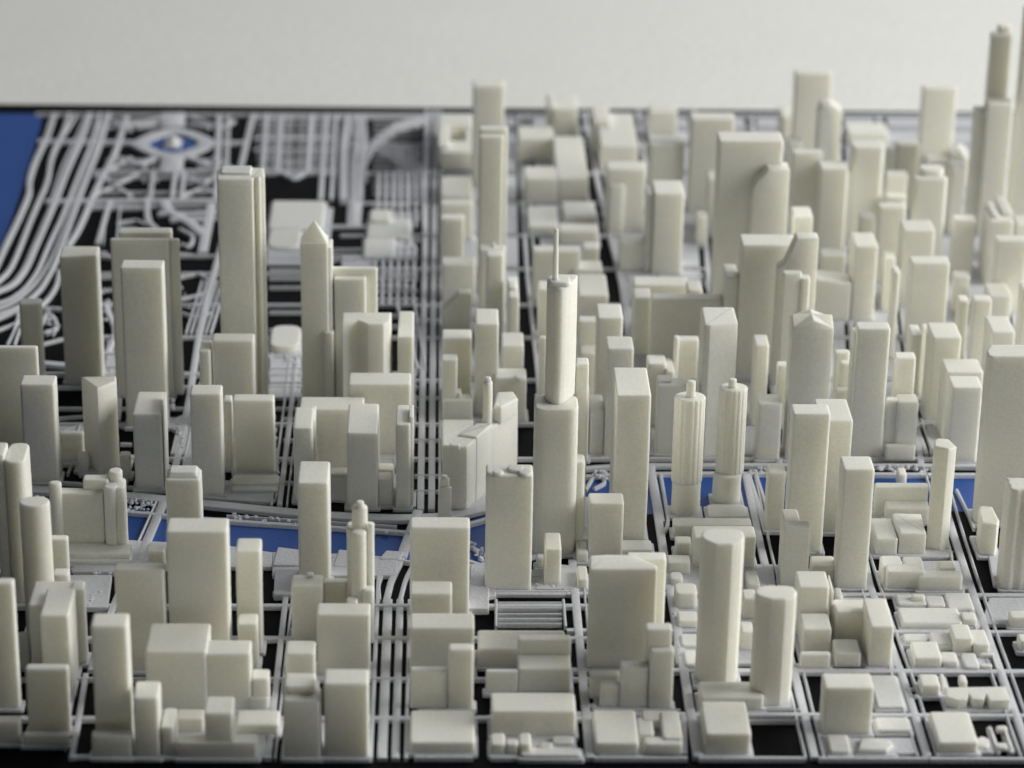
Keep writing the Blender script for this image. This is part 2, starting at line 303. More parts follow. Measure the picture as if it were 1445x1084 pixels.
('park_path', [([(-0.5118, 4.5264), (-0.5099, 4.3406), (-0.5172, 4.2525), (-0.5227, 4.1536), (-0.5273, 3.9932), (-0.536, 3.9168)], 0.0085), ([(-0.5353, 3.8238), (-0.5319, 3.7633), (-0.5383, 3.7042), (-0.558, 3.662)], 0.006)]),
('park_path', [([(-0.6102, 3.6226), (-0.578, 3.6669), (-0.5414, 3.6831), (-0.4915, 3.6709), (-0.4645, 3.6897)], 0.0049), ([(-0.6047, 3.5849), (-0.5758, 3.6156), (-0.5635, 3.631)], 0.0029), ([(-0.5709, 3.5458), (-0.5683, 3.5955), (-0.5705, 3.6618)], 0.0029), ([(-0.5615, 3.5459), (-0.562, 3.6057)], 0.0029)]),
('park_path', [([(-0.5246, 3.5514), (-0.4989, 3.5716), (-0.4533, 3.5873)], 0.0029), ([(-0.5339, 3.6239), (-0.533, 3.6624), (-0.5214, 3.6471), (-0.5107, 3.6065), (-0.5272, 3.5861)], 0.0058)]),
('park_road', [([(-0.6391, 4.394), (-0.5299, 4.3929), (-0.4666, 4.3906)], 0.0113), ([(-0.3842, 4.3927), (-0.349, 4.3935), (-0.3065, 4.3946)], 0.0113)]),
('park_road', [([(-0.5333, 4.2485), (-0.3393, 4.2566), (-0.279, 4.258)], 0.0071)]),
('park_road', [([(-0.5912, 4.111), (-0.4316, 4.1178), (-0.271, 4.1213)], 0.012)]),
('park_road', [([(-0.5288, 4.0853), (-0.4376, 4.0839)], 0.006), ([(-0.4953, 4.113), (-0.4936, 3.9302)], 0.0068), ([(-0.4417, 4.1278), (-0.4294, 4.0211), (-0.4051, 3.9763)], 0.0091), ([(-0.413, 4.1148), (-0.4071, 4.0745), (-0.3665, 4.0224), (-0.3424, 3.9712)], 0.0159), ([(-0.3409, 4.1028), (-0.3388, 3.8958)], 0.0135)]),
('park_plaza', [([(-0.4173, 4.0609), (-0.3471, 4.0624)], 0.0105), ([(-0.3969, 4.0349), (-0.3428, 4.036)], 0.0114)]),
('fountain_ring', [([(-0.4715, 4.3841), (-0.4612, 4.4091), (-0.449, 4.43), (-0.4274, 4.4431), (-0.4038, 4.4329), (-0.3867, 4.4136), (-0.3722, 4.3909), (-0.3832, 4.3695), (-0.397, 4.3491), (-0.418, 4.3339), (-0.4412, 4.3437), (-0.4569, 4.3625), (-0.4715, 4.3841)], 0.0098)]),
('fountain_ring', [([(-0.48, 4.3834), (-0.4679, 4.4128), (-0.4536, 4.4373), (-0.4282, 4.4528), (-0.4005, 4.4407), (-0.3804, 4.4181), (-0.3635, 4.3914), (-0.3765, 4.3664), (-0.3926, 4.3425), (-0.4172, 4.3247), (-0.4444, 4.3362), (-0.4627, 4.3582), (-0.48, 4.3834)], 0.0137)]),
('fountain_ring', [([(-0.488, 4.3828), (-0.4743, 4.4163), (-0.4579, 4.4443), (-0.429, 4.4619), (-0.3974, 4.4482), (-0.3745, 4.4224), (-0.3552, 4.3919), (-0.37, 4.3634), (-0.3885, 4.3362), (-0.4165, 4.316), (-0.4473, 4.3291), (-0.4683, 4.354), (-0.488, 4.3828)], 0.0073)]),
('park_plaza', [([(-0.4837, 4.3189), (-0.5149, 4.2525)], 0.0062), ([(-0.3547, 4.322), (-0.3121, 4.2572)], 0.0062), ([(-0.4973, 4.4554), (-0.5317, 4.5019)], 0.0065), ([(-0.3598, 4.4589), (-0.3335, 4.507)], 0.0065)]),
('park_plaza', [([(-0.4706, 4.2825), (-0.4455, 4.3198)], 0.012), ([(-0.3906, 4.3211), (-0.3568, 4.2852)], 0.012), ([(-0.4479, 4.5361), (-0.423, 4.5367)], 0.0151), ([(-0.489, 4.4713), (-0.456, 4.4879)], 0.01), ([(-0.4066, 4.4892), (-0.3705, 4.4704)], 0.01)]),
('park_path', [([(-0.4312, 4.4728), (-0.4374, 4.5444)], 0.0401)]),
('park_path', [([(-0.4181, 4.3205), (-0.4153, 4.2476)], 0.0359)]),
('park_path', [([(-0.5321, 4.2378), (-0.4941, 4.189), (-0.4664, 4.2393)], 0.0071), ([(-0.5258, 4.1397), (-0.4941, 4.189), (-0.4657, 4.1376)], 0.007), ([(-0.4059, 4.2478), (-0.3587, 4.185), (-0.3442, 4.2421)], 0.0061), ([(-0.3918, 4.1358), (-0.3587, 4.185), (-0.3308, 4.1371)], 0.0061)]),
('park_path', [([(-0.4424, 4.247), (-0.436, 4.128)], 0.007)]),
('park_path', [([(-0.4083, 4.2478), (-0.4027, 4.1287)], 0.007)]),
('park_path', [([(-0.3942, 4.2481), (-0.3889, 4.129)], 0.007)]),
('park_path', [([(-0.5193, 4.4784), (-0.4631, 4.5116), (-0.4447, 4.5281)], 0.0075), ([(-0.4074, 4.5291), (-0.3665, 4.4823), (-0.3462, 4.475)], 0.0075), ([(-0.5028, 4.3185), (-0.4557, 4.2756)], 0.0072)]),
('park_path', [([(-0.36, 4.5303), (-0.3361, 4.1301)], 0.0096), ([(-0.3451, 4.5307), (-0.3223, 4.1304)], 0.0072)]),
('park_path', [([(-0.3379, 3.8136), (-0.3156, 3.7836), (-0.3162, 3.7509), (-0.3313, 3.7291), (-0.3549, 3.718)], 0.005), ([(-0.3505, 3.6655), (-0.3267, 3.6452), (-0.307, 3.6662)], 0.0039), ([(-0.3834, 3.7851), (-0.3572, 3.8049), (-0.3331, 3.8164)], 0.004)]),
('park_road', [([(-0.3018, 4.5276), (-0.0056, 4.5352)], 0.0074)]),
('park_road', [([(-0.2952, 4.4181), (-0.1633, 4.4214)], 0.0098)]),
('park_road', [([(-0.2918, 4.3618), (-0.1612, 4.3617)], 0.0072)]),
('park_road', [([(-0.2726, 4.247), (-0.1574, 4.2496)], 0.0058)]),
('park_path', [([(-0.2589, 4.5392), (-0.25, 4.2475)], 0.0106), ([(-0.2088, 4.5405), (-0.2027, 4.2486)], 0.0089), ([(-0.1848, 4.5411), (-0.1773, 4.127)], 0.0084), ([(-0.1673, 4.5416), (-0.1613, 4.1273)], 0.0063), ([(-0.2829, 4.5386), (-0.2726, 4.247)], 0.0072)]),
('park_plaza', [([(-0.2486, 4.2601), (-0.224, 4.2201), (-0.205, 4.2548)], 0.0095), ([(-0.2444, 4.2982), (-0.209, 4.2991)], 0.0042)]),
('rail_yard', [([(-0.1477, 4.5421), (-0.1512, 4.3784), (-0.1432, 4.1277)], 0.0126), ([(-0.1324, 4.5425), (-0.1255, 4.4459), (-0.1321, 4.3009), (-0.1241, 4.0233)], 0.0071), ([(-0.1237, 4.5427), (-0.1161, 4.4125), (-0.1213, 4.2884), (-0.1171, 4.1283)], 0.0084)]),
('rail_track', [([(-0.0121, 4.5414), (-0.0706, 4.5022), (-0.1054, 4.4128), (-0.131, 4.2628), (-0.1288, 4.1162)], 0.0008), ([(-0.0121, 4.5351), (-0.0704, 4.4932), (-0.1052, 4.4021), (-0.1279, 4.2629), (-0.1256, 4.1162)], 0.0008), ([(-0.0121, 4.5288), (-0.0703, 4.4842), (-0.105, 4.3914), (-0.1248, 4.2629), (-0.1224, 4.1163)], 0.0008), ([(-0.0121, 4.5225), (-0.0702, 4.4753), (-0.1047, 4.3809), (-0.1217, 4.263), (-0.1192, 4.1164)], 0.0008), ([(-0.012, 4.5162), (-0.07, 4.4664), (-0.1045, 4.3703), (-0.1186, 4.2631), (-0.116, 4.1164)], 0.0008), ([(-0.012, 4.5099), (-0.0699, 4.4575), (-0.1042, 4.3598), (-0.1155, 4.2632), (-0.1128, 4.1165)], 0.0008)]),
('rail_track', [([(-0.1499, 4.542), (-0.1542, 4.4049), (-0.1496, 4.2624), (-0.1448, 4.1158)], 0.0013), ([(-0.1479, 4.5421), (-0.1512, 4.4049), (-0.1463, 4.2624), (-0.1414, 4.1159)], 0.0013), ([(-0.146, 4.5421), (-0.1482, 4.405), (-0.143, 4.2625), (-0.138, 4.116)], 0.0013), ([(-0.144, 4.5422), (-0.1453, 4.4051), (-0.1397, 4.2626), (-0.1346, 4.116)], 0.0013), ([(-0.142, 4.5422), (-0.1423, 4.4052), (-0.1364, 4.2627), (-0.1312, 4.1161)], 0.0013), ([(-0.1401, 4.5423), (-0.1393, 4.4052), (-0.133, 4.2628), (-0.1278, 4.1162)], 0.0013), ([(-0.1381, 4.5423), (-0.1363, 4.4053), (-0.1297, 4.2628), (-0.1244, 4.1163)], 0.0013), ([(-0.1361, 4.5424), (-0.1334, 4.4054), (-0.1264, 4.2629), (-0.121, 4.1163)], 0.0013)]),
('rail_track', [([(-0.1586, 4.5418), (-0.1195, 4.3792), (-0.1071, 4.2134)], 0.0013), ([(-0.1538, 4.5419), (-0.1203, 4.3792), (-0.1103, 4.2134)], 0.0013), ([(-0.149, 4.5421), (-0.1212, 4.3791), (-0.1136, 4.2133)], 0.0013), ([(-0.1442, 4.5422), (-0.122, 4.3791), (-0.1169, 4.2132)], 0.0013), ([(-0.1394, 4.5423), (-0.1229, 4.3791), (-0.1202, 4.2132)], 0.0013), ([(-0.1346, 4.5424), (-0.1237, 4.3791), (-0.1234, 4.2131)], 0.0013)]),
('rail_track', [([(-0.0262, 4.3617), (-0.069, 4.4003), (-0.1076, 4.4127)], 0.0013), ([(-0.0261, 4.3525), (-0.0689, 4.395), (-0.1075, 4.4087)], 0.0013), ([(-0.0261, 4.3434), (-0.0688, 4.3897), (-0.1074, 4.4047)], 0.0013), ([(-0.026, 4.3343), (-0.0688, 4.3844), (-0.1073, 4.4007)], 0.0013), ([(-0.0259, 4.3252), (-0.0687, 4.3791), (-0.1072, 4.3967)], 0.0013)]),
('rail_track', [([(-0.0646, 4.3871), (-0.0628, 4.1295)], 0.0017), ([(-0.0573, 4.3873), (-0.0556, 4.1296)], 0.0017), ([(-0.0501, 4.3875), (-0.0483, 4.1298)], 0.0017), ([(-0.0429, 4.3877), (-0.0411, 4.13)], 0.0017), ([(-0.0357, 4.3878), (-0.0338, 4.1301)], 0.0017), ([(-0.0285, 4.388), (-0.0266, 4.1303)], 0.0017)]),
('rail_track', [([(-0.1054, 4.5082), (-0.0272, 4.5061)], 0.0013), ([(-0.1048, 4.4806), (-0.027, 4.4784)], 0.0013), ([(-0.1042, 4.4533), (-0.0268, 4.4511)], 0.0013), ([(-0.1036, 4.4262), (-0.0266, 4.4241)], 0.0013), ([(-0.1029, 4.3928), (-0.0264, 4.3907)], 0.0013), ([(-0.1021, 4.3599), (-0.0262, 4.3578)], 0.0013), ([(-0.1014, 4.3273), (-0.0259, 4.3252)], 0.0013), ([(-0.1008, 4.3016), (-0.0257, 4.2995)], 0.0013), ([(-0.1003, 4.2761), (-0.0256, 4.2741)], 0.0012), ([(-0.0997, 4.2509), (-0.0254, 4.2489)], 0.0012), ([(-0.0991, 4.226), (-0.0252, 4.224)], 0.0012), ([(-0.0985, 4.1983), (-0.025, 4.1962)], 0.0012), ([(-0.0981, 4.1769), (-0.0249, 4.1749)], 0.0012), ([(-0.0975, 4.1527), (-0.0247, 4.1507)], 0.0012), ([(-0.0958, 4.0757), (-0.0242, 4.0737)], 0.0012), ([(-0.0953, 4.0525), (-0.024, 4.0506)], 0.0012), ([(-0.0936, 3.9787), (-0.0235, 3.9768)], 0.0012), ([(-0.0932, 3.9565), (-0.0233, 3.9545)], 0.0012)]),
('park_path', [([(-0.285, 4.5385), (-0.2717, 4.2533)], 0.0019), ([(-0.2731, 4.5388), (-0.2604, 4.2535)], 0.0019), ([(-0.2654, 4.539), (-0.2532, 4.2537)], 0.0019), ([(-0.2458, 4.5395), (-0.2347, 4.2541)], 0.0019), ([(-0.2241, 4.5401), (-0.2141, 4.2546)], 0.0019), ([(-0.2033, 4.5406), (-0.1945, 4.255)], 0.0019), ([(-0.1957, 4.5408), (-0.1873, 4.2552)], 0.0019), ([(-0.1761, 4.5414), (-0.1688, 4.2556)], 0.0019), ([(-0.296, 4.5033), (-0.1662, 4.5067)], 0.002), ([(-0.2944, 4.4758), (-0.1652, 4.4791)], 0.0019), ([(-0.2924, 4.4418), (-0.1641, 4.445)], 0.0019), ([(-0.2894, 4.3916), (-0.1623, 4.3947)], 0.0019), ([(-0.2861, 4.3359), (-0.1604, 4.3389)], 0.0019), ([(-0.2846, 4.3101), (-0.1596, 4.3131)], 0.0019), ([(-0.2825, 4.2751), (-0.1584, 4.278)], 0.0019), ([(-0.2816, 4.2593), (-0.1578, 4.2622)], 0.0019)]),
('shore_path', [([(-0.5474, 4.5335), (-0.5455, 4.3698), (-0.5499, 4.2089), (-0.5497, 4.0318), (-0.5528, 3.8671), (-0.5611, 3.7713), (-0.5827, 3.6962), (-0.6173, 3.662)], 0.0027), ([(-0.5789, 4.5246), (-0.5809, 4.4146), (-0.5871, 4.2653), (-0.5844, 4.1111)], 0.0024)]),
('park_path', [([(-0.5506, 4.4934), (-0.54, 4.2664)], 0.0024), ([(-0.5937, 4.5242), (-0.6022, 4.4295)], 0.0025), ([(-0.4985, 4.0994), (-0.4859, 3.9303)], 0.0023), ([(-0.478, 4.0999), (-0.4661, 3.9307)], 0.0023), ([(-0.3409, 4.1028), (-0.334, 3.9333)], 0.0023), ([(-0.5305, 4.2235), (-0.3431, 4.2278)], 0.0021), ([(-0.5227, 4.1536), (-0.338, 4.1576)], 0.0021), ([(-0.516, 4.0923), (-0.3336, 4.0962)], 0.0021), ([(-0.5415, 4.5016), (-0.4772, 4.5033)], 0.0025), ([(-0.5382, 4.4701), (-0.4743, 4.4717)], 0.0025), ([(-0.5203, 4.3033), (-0.4585, 4.3048)], 0.0024), ([(-0.518, 4.2814), (-0.4564, 4.2828)], 0.0024), ([(-0.3775, 4.3067), (-0.3441, 4.3075)], 0.0024), ([(-0.3752, 4.2775), (-0.342, 4.2782)], 0.0024), ([(-0.3702, 4.213), (-0.3374, 4.2137)], 0.0024), ([(-0.3658, 4.157), (-0.3334, 4.1577)], 0.0023), ([(-0.3589, 4.0688), (-0.3271, 4.0695)], 0.0023), ([(-0.3568, 4.0423), (-0.3252, 4.043)], 0.0023)]),
('park_path', [([(-0.4743, 4.0202), (-0.4464, 4.0339), (-0.431, 4.0146)], 0.005), ([(-0.4693, 3.9943), (-0.4426, 3.9949)], 0.0045), ([(-0.3801, 3.9962), (-0.3552, 3.9645), (-0.3583, 3.9203), (-0.3747, 3.9325)], 0.0058), ([(-0.3782, 3.895), (-0.3444, 3.8833)], 0.0053), ([(-0.4838, 3.8806), (-0.4614, 3.8749)], 0.0066), ([(-0.512, 3.8986), (-0.4764, 3.8931)], 0.0057)]),
('park_path', [([(-0.3375, 3.5892), (-0.3307, 3.7861)], 0.0024), ([(-0.3309, 3.5893), (-0.3238, 3.7862)], 0.0024), ([(-0.3242, 3.5894), (-0.3168, 3.7863)], 0.0024), ([(-0.3175, 3.5895), (-0.3098, 3.7864)], 0.0024), ([(-0.3109, 3.5896), (-0.3029, 3.7866)], 0.0024), ([(-0.3042, 3.5897), (-0.2959, 3.7867)], 0.0024), ([(-0.5154, 3.7909), (-0.4517, 3.8004)], 0.003), ([(-0.5096, 3.7421), (-0.4466, 3.7513)], 0.003), ([(-0.5033, 3.689), (-0.441, 3.698)], 0.0029), ([(-0.4966, 3.6321), (-0.4351, 3.6408)], 0.0029), ([(-0.4894, 3.5718), (-0.4288, 3.5802)], 0.0029), ([(-0.4825, 3.5131), (-0.4227, 3.5212)], 0.0028), ([(-0.4768, 3.4654), (-0.4177, 3.4734)], 0.0028), ([(-0.2406, 3.8689), (-0.1919, 3.8698)], 0.0031), ([(-0.2385, 3.8293), (-0.1901, 3.8302)], 0.003), ([(-0.2366, 3.796), (-0.1887, 3.7969)], 0.003), ([(-0.2346, 3.7605), (-0.1871, 3.7613)], 0.003), ([(-0.2295, 3.6675), (-0.1829, 3.6683)], 0.0029), ([(-0.2259, 3.6035), (-0.1801, 3.6043)], 0.0029), ([(-0.2239, 3.566), (-0.1784, 3.5667)], 0.0029), ([(-0.2185, 3.4692), (-0.1741, 3.4698)], 0.0028), ([(-0.2159, 3.4224), (-0.172, 3.423)], 0.0028), ([(-0.1527, 3.9108), (-0.0274, 3.9133)], 0.0026), ([(-0.1512, 3.8706), (-0.027, 3.8729)], 0.0026), ([(-0.1487, 3.7976), (-0.0265, 3.7998)], 0.0025), ([(-0.1469, 3.7485), (-0.0261, 3.7506)], 0.0025), ([(-0.1458, 3.7163), (-0.0258, 3.7184)], 0.0025), ([(-0.1436, 3.656), (-0.0253, 3.658)], 0.0024), ([(-0.1423, 3.6176), (-0.025, 3.6195)], 0.0024)]),
('rail_track', [([(-0.1076, 4.4127), (-0.0684, 4.3607), (-0.0215, 4.2907)], 0.0021), ([(-0.1073, 4.402), (-0.0682, 4.3476), (-0.0215, 4.2818)], 0.0021), ([(-0.1071, 4.3914), (-0.068, 4.3346), (-0.0214, 4.2729)], 0.0021), ([(-0.1068, 4.3808), (-0.0678, 4.3217), (-0.0214, 4.2641)], 0.0021), ([(-0.1066, 4.3703), (-0.0676, 4.3088), (-0.0213, 4.2553)], 0.0021)]),
('rail_track', [([(-0.0915, 4.2511), (-0.0885, 4.0126)], 0.0048), ([(-0.0801, 4.2514), (-0.0771, 4.0128)], 0.0048), ([(-0.0688, 4.2517), (-0.0658, 4.0131)], 0.0048), ([(-0.0574, 4.2519), (-0.0544, 4.0133)], 0.0048), ([(-0.0461, 4.2522), (-0.043, 4.0135)], 0.0048), ([(-0.0347, 4.2524), (-0.0316, 4.0138)], 0.0048), ([(-0.0233, 4.2527), (-0.0202, 4.014)], 0.0048)]),
('rail_yard', [([(-0.161, 4.0111), (-0.0963, 4.0096)], 0.0071), ([(-0.1251, 4.1281), (-0.1238, 4.0119)], 0.0219), ([(-0.0985, 4.105), (-0.0404, 4.1062)], 0.006)]),
('rail_track', [([(-0.0895, 3.9325), (-0.0863, 3.6962)], 0.005), ([(-0.0781, 3.9327), (-0.0756, 3.6963)], 0.005), ([(-0.0668, 3.9329), (-0.0648, 3.6965)], 0.005), ([(-0.0554, 3.9332), (-0.054, 3.6967)], 0.005), ([(-0.0441, 3.9334), (-0.0433, 3.6969)], 0.005), ([(-0.0327, 3.9336), (-0.0325, 3.6971)], 0.005), ([(-0.0975, 3.8376), (-0.0318, 3.8388)], 0.0051), ([(-0.0961, 3.7766), (-0.0312, 3.7668)], 0.004), ([(-0.055, 3.6967), (-0.0238, 3.4721)], 0.0048), ([(-0.0305, 3.6971), (-0.0229, 3.5942), (-0.0145, 3.4722)], 0.0038)]),
('cross_street', [([(-0.5334, 3.4064), (-0.0234, 3.4136)], 0.0046)]),
('cross_street', [([(-0.5179, 3.2908), (-0.0224, 3.2972)], 0.0045)]),
('cross_street', [([(-0.5041, 3.1878), (-0.0216, 3.1935)], 0.0052)]),
('cross_street', [([(-0.5396, 3.4527), (-0.0237, 3.4602)], 0.0028)]),
('cross_street', [([(-0.5244, 3.3389), (-0.0228, 3.3456)], 0.0027)]),
('cross_street', [([(-0.4956, 3.8812), (-0.0272, 3.8901)], 0.0041)]),
('cross_street', [([(-0.4877, 3.8108), (-0.0266, 3.8193)], 0.004)]),
('cross_street', [([(-0.4745, 3.6922), (-0.0257, 3.6998)], 0.0039)]),
('cross_street', [([(-0.4614, 3.5747), (-0.0247, 3.5816)], 0.0048)]),
('plaza_slab', [([(-0.2534, 3.9147), (-0.1814, 3.9103)], 0.0186), ([(-0.2286, 3.5169), (-0.179, 3.5177)], 0.0207), ([(-0.4359, 3.5138), (-0.4296, 3.5877), (-0.4548, 3.6899)], 0.0077), ([(-0.516, 3.4838), (-0.4828, 3.4771)], 0.0131), ([(-0.5115, 3.4484), (-0.0513, 3.4481)], 0.0046)]),
('plaza_slab', [([(-0.3296, 3.3085), (-0.3074, 3.287)], 0.0446)]),
('park_path', [([(-0.4679, 3.2423), (-0.4423, 3.2853)], 0.0027), ([(-0.4535, 3.1599), (-0.4436, 3.2216)], 0.0026), ([(-0.4355, 3.152), (-0.4263, 3.2218)], 0.0026), ([(-0.4627, 3.2721), (-0.4389, 3.294)], 0.0027)]),
('service_road', [([(-0.2488, 3.1024), (-0.1936, 3.0952)], 0.0042), ([(-0.2199, 3.0716), (-0.1896, 3.068), (-0.1873, 3.1031)], 0.0021)]),
('riverbank_plaza', [([(-0.3947, 2.9058), (-0.346, 2.8975)], 0.0128), ([(-0.3882, 2.8488), (-0.365, 2.8524)], 0.0174), ([(-0.1844, 2.9254), (-0.1567, 2.9346)], 0.021), ([(-0.1776, 2.8728), (-0.1541, 2.8782)], 0.0159), ([(-0.1796, 2.8368), (-0.1521, 2.8371)], 0.0079)]),
('riverbank_plaza', [([(-0.5217, 2.9582), (-0.4722, 2.9497)], 0.0195), ([(-0.5113, 2.8873), (-0.4757, 2.8876)], 0.0096), ([(-0.1163, 2.9314), (-0.1032, 2.8996)], 0.0145)]),
('riverbank_plaza', [([(0.0369, 2.9185), (0.0608, 2.901)], 0.0064), ([(0.0412, 2.9544), (0.0533, 2.9401)], 0.0041), ([(0.0405, 2.8694), (0.0603, 2.8662)], 0.0111), ([(0.1074, 2.8494), (0.1472, 2.8566)], 0.0032), ([(0.1179, 2.8805), (0.1274, 2.8564)], 0.0032)]),
('riverbank_plaza', [([(0.1792, 3.107), (0.1894, 3.143), (0.2016, 3.1471), (0.2049, 3.1271), (0.1896, 3.1111)], 0.0043), ([(0.5156, 2.9919), (0.5764, 2.9832)], 0.0033), ([(0.5687, 2.9502), (0.5949, 2.945)], 0.0024)]),
('lot_slab', [([(0.2558, 2.5674), (0.2502, 2.4939)], 0.0072)]),
('service_road', [([(-0.4934, 3.3063), (-0.4431, 3.3157)], 0.0027), ([(-0.4874, 3.259), (-0.4377, 3.2682)], 0.0027), ([(-0.4815, 3.2128), (-0.4324, 3.2218)], 0.0026), ([(-0.3939, 3.2859), (-0.3798, 3.2861)], 0.0027), ([(-0.3884, 3.2328), (-0.3745, 3.2329)], 0.0026), ([(-0.3831, 3.181), (-0.3694, 3.1812)], 0.0026), ([(-0.454, 3.1438), (-0.4449, 3.2853)], 0.0035), ([(-0.443, 3.1439), (-0.4329, 3.2725)], 0.0026), ([(-0.1545, 3.0684), (-0.1589, 3.2889)], 0.0026), ([(-0.1953, 3.377), (-0.17, 3.3773)], 0.0027), ([(-0.1919, 3.3103), (-0.167, 3.3106)], 0.0027), ([(-0.1886, 3.2458), (-0.1641, 3.2461)], 0.0026), ([(-0.1854, 3.1833), (-0.1613, 3.1836)], 0.0026), ([(-0.1824, 3.1229), (-0.1586, 3.1231)], 0.0026)]),
('service_road', [([(-0.2422, 3.1301), (-0.1925, 3.1227)], 0.0034), ([(-0.0628, 3.0849), (-0.0492, 3.0772), (-0.0512, 3.2055)], 0.0026), ([(-0.0301, 3.645), (0.0096, 3.6456)], 0.0029), ([(-0.0276, 3.3793), (0.0096, 3.3798)], 0.0027), ([(-0.0264, 3.2478), (0.0096, 3.2482)], 0.0026), ([(-0.0255, 3.1446), (0.0096, 3.145)], 0.0026), ([(-0.0251, 3.1009), (0.0096, 3.1013)], 0.0025)]),
]
